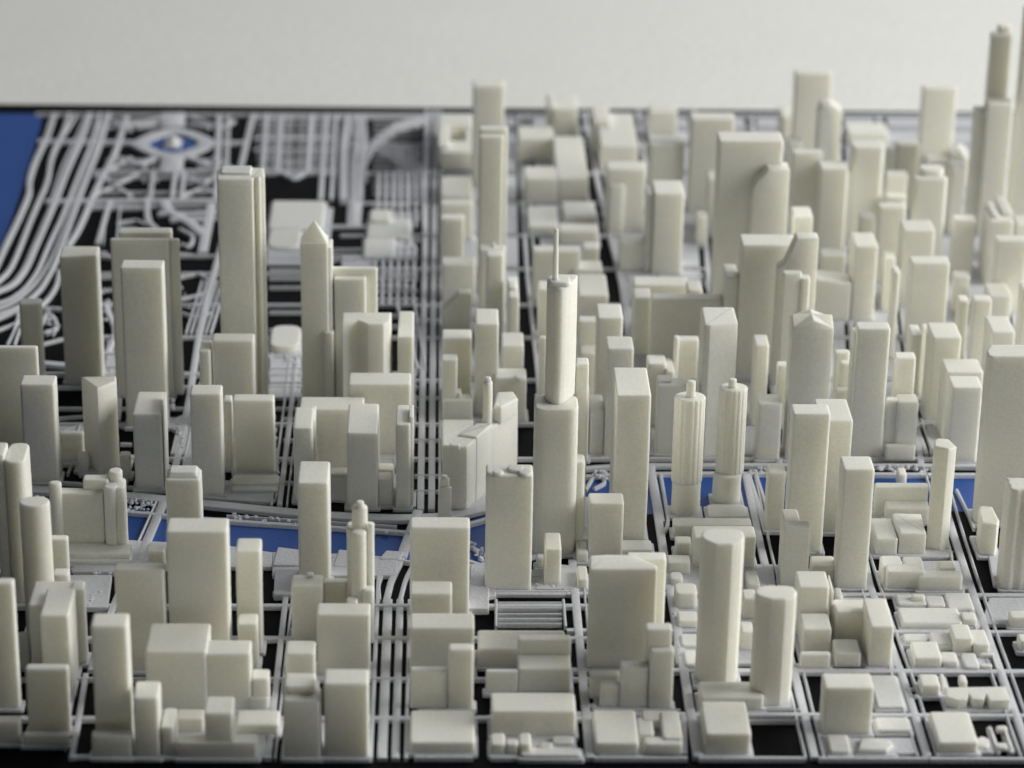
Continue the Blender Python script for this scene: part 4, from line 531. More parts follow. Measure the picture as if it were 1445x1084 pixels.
for i, (x0, x1, y0, y1) in enumerate([(-0.4119, -0.3629, 2.5268, 2.5467), (-0.4145, -0.3611, 2.5045, 2.5199), (-0.4511, -0.4105, 2.5084, 2.5283), (-0.46, -0.4204, 2.5779, 2.5987), (-0.3415, -0.2993, 2.502, 2.5378), (-0.343, -0.2964, 2.4814, 2.5003), (-0.3002, -0.2691, 2.4815, 2.5231), (-0.274, -0.2546, 2.483, 2.5293), (-0.2637, -0.2294, 2.5303, 2.557), (-0.259, -0.1721, 2.4805, 2.5047), (-0.231, -0.1962, 2.4832, 2.5242), (-0.2036, -0.1537, 2.525, 2.5627), (-0.2975, -0.2285, 2.576, 2.6452), (-0.244, -0.1843, 2.5777, 2.6152), (-0.1903, -0.1661, 2.5793, 2.608), (-0.1939, -0.1667, 2.5764, 2.6056), (-0.4068, -0.3707, 2.6075, 2.6754), (-0.4234, -0.374, 2.6418, 2.7037), (-0.3831, -0.3636, 2.6724, 2.7012), (-0.4397, -0.422, 2.6644, 2.6817), (-0.4419, -0.4034, 2.7268, 2.7598), (-0.4254, -0.3992, 2.8284, 2.8469), (-0.4185, -0.3945, 2.7884, 2.8114), (-0.4672, -0.4386, 2.8079, 2.8663), (-0.4792, -0.4609, 2.8145, 2.8554), (-0.5012, -0.4808, 2.9106, 2.9426), (-0.4368, -0.3714, 2.9309, 2.9526), (-0.4382, -0.4174, 2.9253, 2.9423), (-0.3055, -0.2601, 2.9089, 2.9466), (-0.3274, -0.3008, 2.8946, 2.917), (-0.2804, -0.2111, 2.6579, 2.6986), (-0.335, -0.2767, 2.656, 2.6799), (-0.2127, -0.18, 2.7, 2.7386), (-0.2096, -0.1825, 2.6613, 2.6933), (-0.1539, -0.1135, 2.8306, 2.8952), (-0.1563, -0.1166, 2.724, 2.7581), (-0.1232, -0.0907, 2.7466, 2.765), (-0.0976, -0.0619, 2.7404, 2.7658), (-0.0924, -0.0699, 2.7212, 2.7407), (-0.126, -0.0641, 2.6482, 2.6823), (-0.1567, -0.12, 2.6089, 2.6449), (-0.1527, -0.1091, 2.4808, 2.5147), (-0.1522, -0.1151, 2.4945, 2.5299), (-0.1124, -0.0618, 2.481, 2.5188), (-0.0305, 0.0405, 2.7817, 2.8159), (-0.0297, 0.0215, 2.7218, 2.7587), (-0.029, 0.0447, 2.6519, 2.6928), (0.0109, 0.0434, 2.5775, 2.5995), (-0.0272, 0.044, 2.4897, 2.5617), (0.0421, 0.1415, 2.6677, 2.7084), (0.0836, 0.1451, 2.6133, 2.6679), (0.0834, 0.146, 2.6449, 2.6648), (0.0499, 0.09, 2.6116, 2.6251), (0.0541, 0.1461, 2.5235, 2.5693), (0.0533, 0.0742, 2.4872, 2.5184), (0.0681, 0.0873, 2.4872, 2.5064), (0.0831, 0.1501, 2.4805, 2.5014), (0.1157, 0.1431, 2.504, 2.5251), (0.1572, 0.2353, 2.6666, 2.7093), (0.1999, 0.2478, 2.7075, 2.7336), (0.2126, 0.2462, 2.5903, 2.6128), (0.2169, 0.2485, 2.5801, 2.6023), (0.1577, 0.2079, 2.4877, 2.5617), (0.2022, 0.2246, 2.5072, 2.549), (0.2081, 0.252, 2.5354, 2.5618), (0.2262, 0.2524, 2.4962, 2.5566), (0.2612, 0.2917, 2.8003, 2.8334), (0.2598, 0.2805, 2.8544, 2.8804), (0.2612, 0.2891, 2.7558, 2.786), (0.2621, 0.2856, 2.7094, 2.7418), (0.262, 0.2829, 2.6657, 2.7041), (0.2703, 0.3218, 2.6293, 2.673), (0.3231, 0.3733, 2.5865, 2.6239), (0.2704, 0.3425, 2.5775, 2.619), (0.2679, 0.3203, 2.4895, 2.5621), (0.3908, 0.447, 2.5292, 2.5679), (0.4546, 0.4893, 2.5799, 2.6534), (0.4479, 0.4881, 2.5309, 2.564), (0.394, 0.4213, 2.4886, 2.5295), (0.4213, 0.4654, 2.4901, 2.5219), (0.3881, 0.4278, 2.7406, 2.7861), (0.425, 0.433, 2.744, 2.7894), (0.389, 0.4265, 2.6977, 2.7416), (0.3837, 0.4223, 2.6665, 2.6818), (0.4567, 0.4882, 2.6701, 2.742), (0.4275, 0.4688, 2.7249, 2.7618), (0.44, 0.4542, 2.8116, 2.8431), (0.5086, 0.5468, 2.8055, 2.836), (0.5247, 0.5458, 2.8123, 2.8275), (0.563, 0.5977, 2.7959, 2.8404), (0.5411, 0.5672, 2.8024, 2.8328), (0.5051, 0.5779, 2.7561, 2.7989), (0.5716, 0.5944, 2.7597, 2.7849), (0.5059, 0.5416, 2.6688, 2.7135), (0.5367, 0.5594, 2.669, 2.6985), (0.5523, 0.5799, 2.7019, 2.7428), (0.5742, 0.5977, 2.6988, 2.7417), (0.5031, 0.5349, 2.7205, 2.7436), (0.5591, 0.581, 2.6629, 2.7016), (0.5792, 0.6013, 2.6895, 2.702), (0.5035, 0.5298, 2.6081, 2.6408), (0.5286, 0.5394, 2.6172, 2.6531), (0.5263, 0.5978, 2.5789, 2.615), (0.503, 0.5498, 2.4919, 2.5617), (0.5463, 0.5639, 2.4976, 2.5258), (0.5638, 0.5701, 2.4976, 2.548), (0.5775, 0.5846, 2.4977, 2.5481), (0.6242, 0.6519, 2.7584, 2.7828), (0.6243, 0.642, 2.7055, 2.7313), (0.498, 0.5279, 2.8633, 2.8971), (0.5018, 0.5506, 2.8496, 2.8763), (0.5236, 0.5518, 2.8635, 2.895), (0.5361, 0.5924, 2.8447, 2.8683), (0.5619, 0.5878, 2.8638, 2.8907), (0.4449, 0.4858, 2.8491, 2.8922), (0.3982, 0.4469, 2.9403, 2.976), (0.4363, 0.481, 2.9919, 3.0624), (0.3812, 0.4079, 2.995, 3.0276), (0.3835, 0.4203, 2.8555, 2.8804), (0.3855, 0.4104, 2.8623, 2.9109), (0.4202, 0.4535, 2.8696, 2.9034), (0.5616, 0.5941, 2.9436, 2.9811), (0.5007, 0.5325, 2.9339, 2.9954), (0.5261, 0.5663, 2.9358, 2.996), (0.5249, 0.5822, 3.0209, 3.0725), (0.5132, 0.5826, 3.036, 3.0566), (0.6207, 0.6488, 2.9321, 2.9885), (0.6288, 0.7071, 3.0162, 3.0604), (0.6307, 0.6755, 2.849, 2.8897), (0.1073, 0.1629, 2.9323, 2.9819), (0.1548, 0.1759, 2.9854, 3.0124), (0.1186, 0.1435, 2.8532, 2.9025), (0.1111, 0.1266, 2.8983, 2.9164), (0.052, 0.11, 2.8426, 2.8794), (0.0042, 0.066, 3.0461, 3.1149), (0.0225, 0.0711, 3.0693, 3.1165), (-0.0003, 0.0217, 2.9913, 3.005), (0.2007, 0.2464, 2.9694, 3.0581), (0.2081, 0.2514, 2.9331, 2.9657), (0.1706, 0.2164, 2.922, 2.9572), (0.1575, 0.1768, 2.9129, 2.9524), (0.1557, 0.1737, 2.8466, 2.8882), (0.2032, 0.2421, 3.1994, 3.2471), (0.1973, 0.2352, 3.308, 3.3638), (0.1849, 0.209, 3.2053, 3.2675), (0.1699, 0.189, 3.1885, 3.2437), (0.1808, 0.2078, 3.3791, 3.4575), (0.2745, 0.3147, 3.0316, 3.0656), (0.3258, 0.3659, 3.0646, 3.0986), (0.317, 0.3695, 3.0226, 3.0631), (0.272, 0.3698, 2.9794, 3.0069), (0.2712, 0.2958, 2.9318, 2.9582), (0.2887, 0.3656, 2.9001, 2.9375), (0.2585, 0.2907, 2.8821, 2.9094), (0.3443, 0.3655, 2.8396, 2.8802), (0.3337, 0.3544, 2.7776, 2.8086), (0.3243, 0.3442, 2.7051, 2.7368), (0.3195, 0.3673, 3.1984, 3.2656), (0.296, 0.3328, 3.3247, 3.3477), (0.2946, 0.3072, 3.3157, 3.3332), (0.2671, 0.3213, 3.2065, 3.2388), (0.2671, 0.2904, 3.2146, 3.2413), (0.2607, 0.2901, 3.2913, 3.3289), (0.2829, 0.3, 3.2807, 3.3319), (0.2789, 0.3782, 3.498, 3.5271), (0.2577, 0.2869, 3.5214, 3.5648), (0.2621, 0.3425, 3.5962, 3.6352), (0.3299, 0.3563, 3.5421, 3.5859), (0.3723, 0.3961, 3.4749, 3.5321), (0.1883, 0.2349, 3.5948, 3.681), (0.1788, 0.2226, 3.4067, 3.4322), (0.1328, 0.1545, 3.5686, 3.6092), (0.1293, 0.2012, 3.7132, 3.7437), (0.1843, 0.2326, 3.7086, 3.7533), (0.2023, 0.2316, 3.779, 3.8138), (0.127, 0.1443, 3.3783, 3.3941), (0.3151, 0.3741, 4.0869, 4.1392), (0.3026, 0.3517, 3.8171, 3.8813), (0.2935, 0.3085, 3.825, 3.8693), (0.2571, 0.308, 3.8302, 3.8762), (0.2458, 0.3096, 3.9932, 4.0374), (0.2495, 0.2784, 3.9869, 4.0081), (0.2523, 0.3176, 4.2682, 4.4439), (0.27, 0.3172, 4.3791, 4.4529), (0.2461, 0.2787, 4.3643, 4.4508), (0.1807, 0.2279, 4.4054, 4.4863), (0.1715, 0.1888, 4.412, 4.4324), (0.1787, 0.2327, 4.1219, 4.3304), (0.1295, 0.1854, 4.1208, 4.1851), (0.1245, 0.1867, 4.3164, 4.3865), (0.1312, 0.1821, 3.9787, 4.074), (0.1751, 0.2394, 3.9351, 3.9754), (0.1852, 0.2403, 4.0161, 4.0921), (0.3744, 0.4466, 4.0758, 4.1154), (0.3763, 0.47, 3.6755, 3.7241), (0.3382, 0.3892, 4.4093, 4.4597), (0.3945, 0.4148, 3.9837, 4.0318), (0.3759, 0.3977, 3.9386, 3.973), (0.3897, 0.4652, 3.4566, 3.5059), (0.0503, 0.1049, 4.1968, 4.2382), (0.0536, 0.0937, 3.7438, 3.7617), (0.0544, 0.101, 3.7986, 3.8225), (0.0629, 0.0925, 3.5826, 3.6123), (0.0545, 0.0963, 3.6307, 3.6591), (-0.0021, 0.0219, 4.2753, 4.4417), (-0.0023, 0.0581, 4.3833, 4.4477), (0.0017, 0.0557, 4.099, 4.189), (0.0016, 0.0563, 3.9523, 3.9787), (0.0016, 0.042, 3.8536, 3.882), (0.0033, 0.0568, 3.7082, 3.7444), (0.0038, 0.0496, 3.6019, 3.6294), (0.004, 0.0481, 3.3723, 3.4118), (0.0041, 0.0299, 3.3098, 3.3369), (0.0044, 0.0494, 3.3034, 3.3316), (0.0044, 0.0493, 3.1929, 3.2568), (0.0455, 0.081, 3.3214, 3.3812), (0.0699, 0.1167, 3.3064, 3.3456), (0.0808, 0.1159, 3.4121, 3.4652), (0.0916, 0.1121, 3.5188, 3.6011), (0.092, 0.1089, 3.5432, 3.5768), (0.0775, 0.0998, 3.3777, 3.4152), (-0.4823, -0.4278, 3.4204, 3.4609), (-0.4041, -0.331, 3.3986, 3.427), (-0.4124, -0.3322, 3.3803, 3.3948), (-0.3892, -0.3308, 3.2788, 3.3132), (-0.5446, -0.4762, 3.1968, 3.2117), (-0.5358, -0.5024, 3.4149, 3.4427), (-0.4936, -0.4467, 3.1164, 3.1523), (-0.4296, -0.379, 3.1411, 3.1853), (-0.3606, -0.3208, 3.0982, 3.1731), (-0.326, -0.3178, 3.1062, 3.1504), (-0.4595, -0.4234, 3.1771, 3.1943), (-0.4337, -0.4156, 3.1489, 3.1685), (-0.3824, -0.3631, 3.1335, 3.153), (-0.2912, -0.248, 3.0833, 3.1193), (-0.259, -0.2424, 3.159, 3.19), (-0.2461, -0.1904, 3.1452, 3.1724), (-0.2802, -0.2222, 3.2845, 3.3159), (-0.2966, -0.2758, 3.2798, 3.3234), (-0.2463, -0.1834, 3.1035, 3.134), (-0.2458, -0.1846, 3.0917, 3.1103), (-0.2774, -0.2107, 3.3591, 3.4146), (-0.1736, -0.1328, 3.3563, 3.3933), (-0.1392, -0.1276, 3.3611, 3.4), (-0.1357, -0.0713, 3.375, 3.391), (-0.1319, -0.0857, 3.3614, 3.3817), (-0.1207, -0.0527, 3.2869, 3.3343), (-0.0513, -0.0251, 3.296, 3.3899), (-0.1097, -0.0273, 3.2021, 3.2464), (-0.1703, -0.1416, 3.069, 3.138), (-0.1537, -0.1397, 3.1003, 3.1522), (-0.1672, -0.0836, 3.1564, 3.2017), (-0.1073, -0.0647, 3.0525, 3.1462), (-0.072, -0.0466, 3.0585, 3.0877), (-0.0718, -0.0472, 3.1013, 3.1283), (-0.0501, -0.0266, 3.051, 3.1166), (-0.0345, -0.0228, 3.0588, 3.1022), (-0.1475, -0.1035, 3.1362, 3.1713), (-0.2808, -0.244, 3.1751, 3.1906), (-0.2492, -0.1967, 3.9063, 3.9963), (-0.2519, -0.1655, 3.9833, 4.1116), (-0.1057, -0.0366, 3.9533, 4.0376), (-0.103, -0.0659, 4.01, 4.0641), (-0.109, -0.0583, 3.8715, 3.9569), (-0.2244, -0.1785, 3.5142, 3.5974), (0.5557, 0.62, 4.3026, 4.3324), (0.5853, 0.6243, 4.202, 4.2418), (0.5813, 0.6076, 4.2018, 4.2358), (0.5125, 0.5627, 3.9506, 3.9778), (0.55, 0.5964, 3.916, 3.9583), (0.5364, 0.5652, 4.2008, 4.2358), (0.5977, 0.6515, 3.9405, 3.9829), (0.659, 0.7312, 4.3995, 4.4601), (0.6867, 0.7266, 4.0821, 4.114), (0.6704, 0.6907, 4.0815, 4.1049), (0.7504, 0.8106, 4.2628, 4.2873), (0.7607, 0.8278, 4.2461, 4.2704), (0.6677, 0.7219, 3.8099, 3.8318), (0.6772, 0.7188, 3.8212, 3.8536), (0.6502, 0.686, 3.9295, 3.9516), (0.6577, 0.6957, 3.9892, 4.0172), (0.7817, 0.8049, 3.9917, 4.0217), (0.797, 0.8417, 3.9832, 4.0201), (0.8427, 0.8921, 3.9935, 4.0222), (0.7742, 0.8145, 3.7839, 3.8551), (0.7302, 0.767, 3.8108, 3.8412), (0.8303, 0.8608, 3.8691, 3.9135), (0.765, 0.8148, 3.6816, 3.7103), (0.6394, 0.6893, 3.7006, 3.7514), (0.6298, 0.6879, 3.5668, 3.6013), (0.5656, 0.6034, 3.6469, 3.7088), (0.6134, 0.6335, 3.6787, 3.7203), (0.6175, 0.6619, 3.7867, 3.8156), (0.5997, 0.627, 3.8279, 3.8669), (0.7115, 0.7391, 3.6804, 3.7099), (0.7022, 0.733, 3.4918, 3.5198), (0.7514, 0.788, 3.6292, 3.6853), (0.7077, 0.7444, 3.3865, 3.4495), (0.7736, 0.7937, 3.5292, 3.5664), (0.4223, 0.4769, 3.6498, 3.6904), (0.4324, 0.4887, 3.4174, 3.4473), (0.4345, 0.465, 3.3782, 3.3988), (0.4253, 0.4816, 3.1918, 3.2384), (0.505, 0.5518, 3.1989, 3.2289), (0.5021, 0.5178, 3.2091, 3.2391), (0.5586, 0.5903, 3.2266, 3.2535), (0.548, 0.5686, 3.2034, 3.221), (0.4966, 0.5191, 3.2619, 3.2812), (0.4947, 0.5199, 3.2987, 3.317), (0.6186, 0.6615, 3.3136, 3.3721), (0.5982, 0.6181, 3.3509, 3.3944), (0.6197, 0.6341, 3.3851, 3.4165), (0.6275, 0.68, 3.253, 3.304), (0.6243, 0.6676, 3.1899, 3.2333), (0.4864, 0.5199, 3.7031, 3.7527), (0.3937, 0.4178, 3.293, 3.3355), (0.4232, 0.443, 3.2934, 3.3145), (0.5142, 0.57, 3.6461, 3.6909), (0.3894, 0.4247, 3.1912, 3.2284), (0.4919, 0.5201, 3.2512, 3.2748), (-0.4369, -0.4099, 4.3681, 4.4125), (0.5981, 0.6134, 3.5144, 3.5473), (0.6878, 0.7075, 3.5157, 3.5481), (0.7542, 0.7807, 3.991, 4.0412), (0.8094, 0.8287, 4.2067, 4.2803), (0.5883, 0.6083, 3.9429, 3.9987), (0.5462, 0.5729, 4.3644, 4.4281), (0.5387, 0.5806, 3.7797, 3.8155), (0.5078, 0.5361, 3.7983, 3.8306), (0.2656, 0.2928, 4.073, 4.1217)]):
    o = solid('sidewalk', round_poly([(x0, y0), (x1, y0), (x1, y1), (x0, y1)], .003, 3), 0, .0036 + (i % 60)*.000015, M_ROAD, tr=.0008); o['kind'] = 'structure'
for name, pts, zz in SLABS:
    o = solid(name, round_poly(pts, .002, 2), 0, zz, M_ROAD, tr=.0012); o['kind'] = 'structure'
# small printed blobs (trees, kiosks) along the banks and plazas: too many to count
V, Fs = [], []
def blob(x, y, z, r, h):
    n = 7; b = len(V); a0 = random.random()*6
    for zz, rr in ((z, r), (z+h*.55, r*.95), (z+h*.9, r*.6)):
        for i in range(n):
            a = a0+2*math.pi*i/n; V.append((x+rr*math.cos(a)*random.uniform(.85, 1.15), y+rr*math.sin(a)*random.uniform(.85, 1.15), zz))
    V.append((x, y, z+h)); c = len(V)-1
    for k in range(2):
        for i in range(n): Fs.append((b+k*n+i, b+k*n+(i+1) % n, b+(k+1)*n+(i+1) % n, b+(k+1)*n+i))
    for i in range(n): Fs.append((b+2*n+i, b+2*n+(i+1) % n, c))
for (x0, y0), (x1, y1), wd, cnt in BLOBS:
    for i in range(cnt):
        f = random.random(); u = random.uniform(-1, 1)
        r_ = random.uniform(.0014, .0034)
        blob(x0+(x1-x0)*f, y0+(y1-y0)*f+u*wd, .0042, r_, random.uniform(.0014, .0034))
o = mesh('printed_blobs', V, Fs, M_ROAD); o['kind'] = 'stuff'; o['label'] = 'small white printed lumps scattered along the river banks and plazas'; o['category'] = 'lumps'
# ------------------------------------------------------------------ buildings
def building(name, label, parts, pnames):
    root = None
    def mk(i, p, parent, nm):
        if p['kind'] == 'prof': return profile(nm, p, M_CITY, parent)
        o = solid(nm, footprint(p), p['z0'], p['z1'], M_CITY, tr=p.get('tr', .0020), cor=p.get('cor'), tap=p.get('tap'), apex=p.get('apex', 0), gable=p.get('gable', 0)*.001, parent=parent)
        return o
    if len(parts) == 1:
        root = mk(0, parts[0], None, name)
    else:
        x0, x1, y0, y1 = parts[0]['bb']; root = bpy.data.objects.new(name, None); sc.collection.objects.link(root)
        root.empty_display_size = .002
        loc = Vector(((x0+x1)/2*S, y0*S, .004*S)); root.location = loc
        objs = []
        for i, p in enumerate(parts):
            nm = pnames[i] if i < len(pnames) else ('main_block' if i == 0 else 'wing')
            on = p.get('on')
            par = root if on is None else (objs[on] if objs[on].parent == root else objs[on].parent)
            o = mk(i, p, par, nm); objs.append(o)
            if par == root: o.location = -loc
    root['label'] = label
    cat = 'tower' if ('tower' in name or 'skyscraper' in name) else ('podium' if name == 'podium' else ('slab' if name in ('low_slab',) else ('frame' if name == 'ring_frame' else 'building')))
    root['category'] = cat
    root['group'] = {'tower': 'white model towers', 'building': 'white model buildings'}.get(cat, 'low printed pieces')
DATA = [
('tower', 'squat grey tower on a projecting base at the bottom left edge of the model', [{'bb': (-0.4087, -0.3661, 2.53, 2.5435), 'z0': 0.004, 'z1': 0.0769, 'kind': 'box'}, {'bb': (-0.4113, -0.3643, 2.5077, 2.5167), 'z0': 0.004, 'z1': 0.0149, 'kind': 'box'}], []),
('low_building', 'long low block in the bottom left corner beside the squat grey tower', [{'bb': (-0.4479, -0.4137, 2.5116, 2.5251), 'z0': 0.004, 'z1': 0.0278, 'kind': 'box'}], []),
('tower', 'blank tower cut off by the left frame edge above the bottom left corner', [{'bb': (-0.4568, -0.4236, 2.5811, 2.5955), 'z0': 0.004, 'z1': 0.1467, 'kind': 'box'}], []),
('tower', 'narrow tan tower standing on its own low podium near the bottom left', [{'bb': (-0.3383, -0.3025, 2.5052, 2.5346), 'z0': 0.004, 'z1': 0.1392, 'kind': 'box'}, {'bb': (-0.3398, -0.2996, 2.4846, 2.4971), 'z0': 0.004, 'z1': 0.0286, 'kind': 'box'}], []),
('stepped_building', 'front left block with a tall stub stepping down to a low wing on its right', [{'bb': (-0.297, -0.2723, 2.4847, 2.5199), 'z0': 0.004, 'z1': 0.0707, 'kind': 'box'}, {'bb': (-0.2708, -0.2578, 2.4862, 2.5261), 'z0': 0.004, 'z1': 0.0368, 'kind': 'box'}], []),
('low_building', 'low flat block behind the front street between the stepped stub and the small cube tower', [{'bb': (-0.2605, -0.2326, 2.5335, 2.5538), 'z0': 0.004, 'z1': 0.0193, 'kind': 'box'}], []),
('low_slab', 'thin pavement-high slab along the front edge below the small cube tower', [{'bb': (-0.2558, -0.1753, 2.4837, 2.5015), 'z0': 0.004, 'z1': 0.0211, 'kind': 'box'}], []),
('tower', 'small squarish cube tower on the thin front slab left of centre', [{'bb': (-0.2278, -0.1994, 2.4864, 2.521), 'z0': 0.004, 'z1': 0.0528, 'kind': 'box'}], []),
('low_building', 'low block right of the small cube tower near the front edge', [{'bb': (-0.2004, -0.1569, 2.5282, 2.5595), 'z0': 0.004, 'z1': 0.0152, 'kind': 'box'}], []),
('wide_building', 'wide bulky block with a deeper left half near the lower left', [{'bb': (-0.2943, -0.2317, 2.5792, 2.642), 'z0': 0.004, 'z1': 0.0707, 'kind': 'box'}, {'bb': (-0.2408, -0.1875, 2.5809, 2.612), 'z0': 0.004, 'z1': 0.0674, 'kind': 'box'}], []),
('low_building', 'small two-level block tucked behind the right end of the wide bulky block', [{'bb': (-0.1871, -0.1693, 2.5825, 2.6048), 'z0': 0.004, 'z1': 0.0377, 'kind': 'box'}, {'bb': (-0.1907, -0.1699, 2.5796, 2.6024), 'z0': 0.004, 'z1': 0.0176, 'kind': 'box'}], []),
('tower', 'deep block tower with a long pale side wall above the squat grey tower', [{'bb': (-0.4036, -0.3739, 2.6107, 2.6722), 'z0': 0.004, 'z1': 0.095, 'kind': 'box'}], []),
('tower', 'broad block behind the deep block tower with its right wing set back', [{'bb': (-0.4202, -0.3772, 2.645, 2.7005), 'z0': 0.004, 'z1': 0.0889, 'kind': 'box'}, {'bb': (-0.3799, -0.3668, 2.6756, 2.698), 'z0': 0.004, 'z1': 0.0907, 'kind': 'box'}], []),
('low_building', 'low grey block between two left edge towers', [{'bb': (-0.4365, -0.4252, 2.6676, 2.6785), 'z0': 0.004, 'z1': 0.0408, 'kind': 'box'}], []),
('round_tower', 'smooth round column with an oval flat roof at the left', [{'bb': (-0.4387, -0.4066, 2.73, 2.7566), 'z0': 0.004, 'z1': 0.1609, 'kind': 'cyl'}], []),
('tower', 'slim box half hidden by the right side of the smooth round column', [{'bb': (-0.4222, -0.4024, 2.8316, 2.8437), 'z0': 0.004, 'z1': 0.0718, 'kind': 'box'}], []),
('low_building', 'low bright block at the foot of the slim box behind the round column', [{'bb': (-0.4153, -0.3977, 2.7916, 2.8082), 'z0': 0.004, 'z1': 0.0489, 'kind': 'box'}], []),
('tower', 'slender round-fronted tower at the left edge with a sunlit right side', [{'bb': (-0.464, -0.4418, 2.8111, 2.8631), 'z0': 0.004, 'z1': 0.1739, 'rad': 0.012, 'kind': 'box'}, {'bb': (-0.476, -0.4641, 2.8177, 2.8522), 'z0': 0.004, 'z1': 0.1794, 'kind': 'box'}], []),
('low_building', 'lumpy low building cut by the left frame edge beside the river', [{'bb': (-0.498, -0.484, 2.9138, 2.9394), 'z0': 0.004, 'z1': 0.0327, 'rad': 0.008, 'kind': 'box'}], []),
('castle_building', 'castle-like hall with round corner turrets, a notched roof and a stepped podium', [{'bb': (-0.4336, -0.3746, 2.9341, 2.9494), 'z0': 0.004, 'z1': 0.0789, 'kind': 'box'}, {'bb': (-0.435, -0.4206, 2.9285, 2.9391), 'z0': 0.004, 'z1': 0.0929, 'rad': 0.02, 'kind': 'cyl'}, {'bb': (-0.3982, -0.369, 2.9433, 2.9588), 'z0': 0.004, 'z1': 0.0911, 'kind': 'box'}, {'bb': (-0.3744, -0.3506, 2.9309, 2.9598), 'z0': 0.004, 'z1': 0.0868, 'rad': 0.006, 'kind': 'box'}, {'bb': (-0.37, -0.3543, 2.9471, 2.9636), 'z0': 0.004, 'z1': 0.0981, 'kind': 'cyl'}, {'bb': (-0.3736, -0.3583, 2.9273, 2.9431), 'z0': 0.004, 'z1': 0.0885, 'kind': 'cyl'}, {'bb': (-0.422, -0.3441, 2.9077, 2.9353), 'z0': 0.004, 'z1': 0.0167, 'kind': 'box'}, {'bb': (-0.4278, -0.3419, 2.9024, 2.9382), 'z0': 0.004, 'z1': 0.0106, 'kind': 'box'}], ['hall', 'turret', 'gatehouse', 'wing', 'turret', 'turret', 'podium_step', 'podium_step']),
('tower', 'capped tower with a sloping-edged roof lid rising behind the large front box tower', [{'bb': (-0.3023, -0.2633, 2.9121, 2.9434), 'z0': 0.004, 'z1': 0.1064, 'kind': 'box'}, {'bb': (-0.3008, -0.2649, 2.9159, 2.945), 'z0': 0.1058, 'z1': 0.1118, 'tap': (0.86, 0.7), 'kind': 'box', 'on': 0}], ['shaft', 'roof_cap']),
('low_building', 'small block in the shade between the river bridge and the capped tower', [{'bb': (-0.3242, -0.304, 2.8978, 2.9138), 'z0': 0.004, 'z1': 0.0244, 'kind': 'box'}], []),
('tower', 'large plain box tower dominating the lower left of the model', [{'bb': (-0.2772, -0.2143, 2.6611, 2.6954), 'z0': 0.004, 'z1': 0.1659, 'kind': 'box'}], []),
('tower', 'lower slab tower touching the left side of the large plain box tower', [{'bb': (-0.3318, -0.2799, 2.6592, 2.6767), 'z0': 0.004, 'z1': 0.1229, 'kind': 'box'}], []),
('tower', 'box tower standing right of the large plain box tower across a narrow street', [{'bb': (-0.2095, -0.1832, 2.7032, 2.7354), 'z0': 0.004, 'z1': 0.1228, 'kind': 'box'}], []),
('low_building', 'small box block at the foot of the box tower across the narrow street', [{'bb': (-0.2064, -0.1857, 2.6645, 2.6901), 'z0': 0.004, 'z1': 0.0568, 'kind': 'box'}], []),
('tower', 'tall straight box tower on the near river bank left of the pinnacled church-like tower', [{'bb': (-0.1507, -0.1167, 2.8338, 2.892), 'z0': 0.004, 'z1': 0.1402, 'kind': 'box'}], []),
('tower', 'plain box block with a tiny roof knob before the tall riverbank box', [{'bb': (-0.1531, -0.1198, 2.7272, 2.7549), 'z0': 0.004, 'z1': 0.0696, 'kind': 'box'}, {'bb': (-0.1378, -0.13, 2.7464, 2.7558), 'z0': 0.069, 'z1': 0.0725, 'kind': 'box', 'on': 0}], ['block', 'roof_knob']),
('low_building', 'low block behind the spire cluster with a thin projecting roof edge', [{'bb': (-0.12, -0.0939, 2.7498, 2.7618), 'z0': 0.004, 'z1': 0.0624, 'kind': 'box'}], []),
('spire_tower', 'twin pinnacled church-like tower with a stepped crown and round shoulders', [{'bb': (-0.0944, -0.0651, 2.7436, 2.7626), 'z0': 0.004, 'z1': 0.1301, 'rad': 0.006, 'kind': 'box'}, {'bb': (-0.0887, -0.0721, 2.7392, 2.7526), 'z0': 0.1295, 'z1': 0.156, 'kind': 'cyl', 'on': 0}, {'bb': (-0.0844, -0.0755, 2.7405, 2.7495), 'z0': 0.1554, 'z1': 0.1618, 'kind': 'cyl', 'on': 1}, {'bb': (-0.0892, -0.0731, 2.7244, 2.7375), 'z0': 0.004, 'z1': 0.1331, 'kind': 'cyl'}, {'bb': (-0.0765, -0.0648, 2.7213, 2.7353), 'z0': 0.004, 'z1': 0.0675, 'rad': 0.006, 'kind': 'box'}, {'bb': (-0.0944, -0.0821, 2.7133, 2.7259), 'z0': 0.004, 'z1': 0.0585, 'kind': 'box'}, {'bb': (-0.0715, -0.0647, 2.7373, 2.7461), 'z0': 0.004, 'z1': 0.1376, 'kind': 'cyl'}], ['shaft', 'crown', 'pinnacle', 'front_pinnacle', 'shoulder', 'shoulder', 'corner_turret']),
('tower', 'broad box tower directly below the pinnacled tower beside the wide railway gap', [{'bb': (-0.1228, -0.0673, 2.6514, 2.6791), 'z0': 0.004, 'z1': 0.0754, 'kind': 'box'}], []),
('tower', 'cube tower standing behind the paired front towers left of the wide railway gap', [{'bb': (-0.1535, -0.1232, 2.6121, 2.6417), 'z0': 0.004, 'z1': 0.051, 'kind': 'box'}], []),
('tower', 'left one of the paired front towers with a stepped roof', [{'bb': (-0.1495, -0.1123, 2.484, 2.5115), 'z0': 0.004, 'z1': 0.0689, 'kind': 'box'}, {'bb': (-0.149, -0.1183, 2.4977, 2.5267), 'z0': 0.004, 'z1': 0.0767, 'kind': 'box'}], []),
('tower', 'right one of the paired front towers at the wide railway gap', [{'bb': (-0.1092, -0.065, 2.4842, 2.5156), 'z0': 0.004, 'z1': 0.0875, 'kind': 'box'}], []),
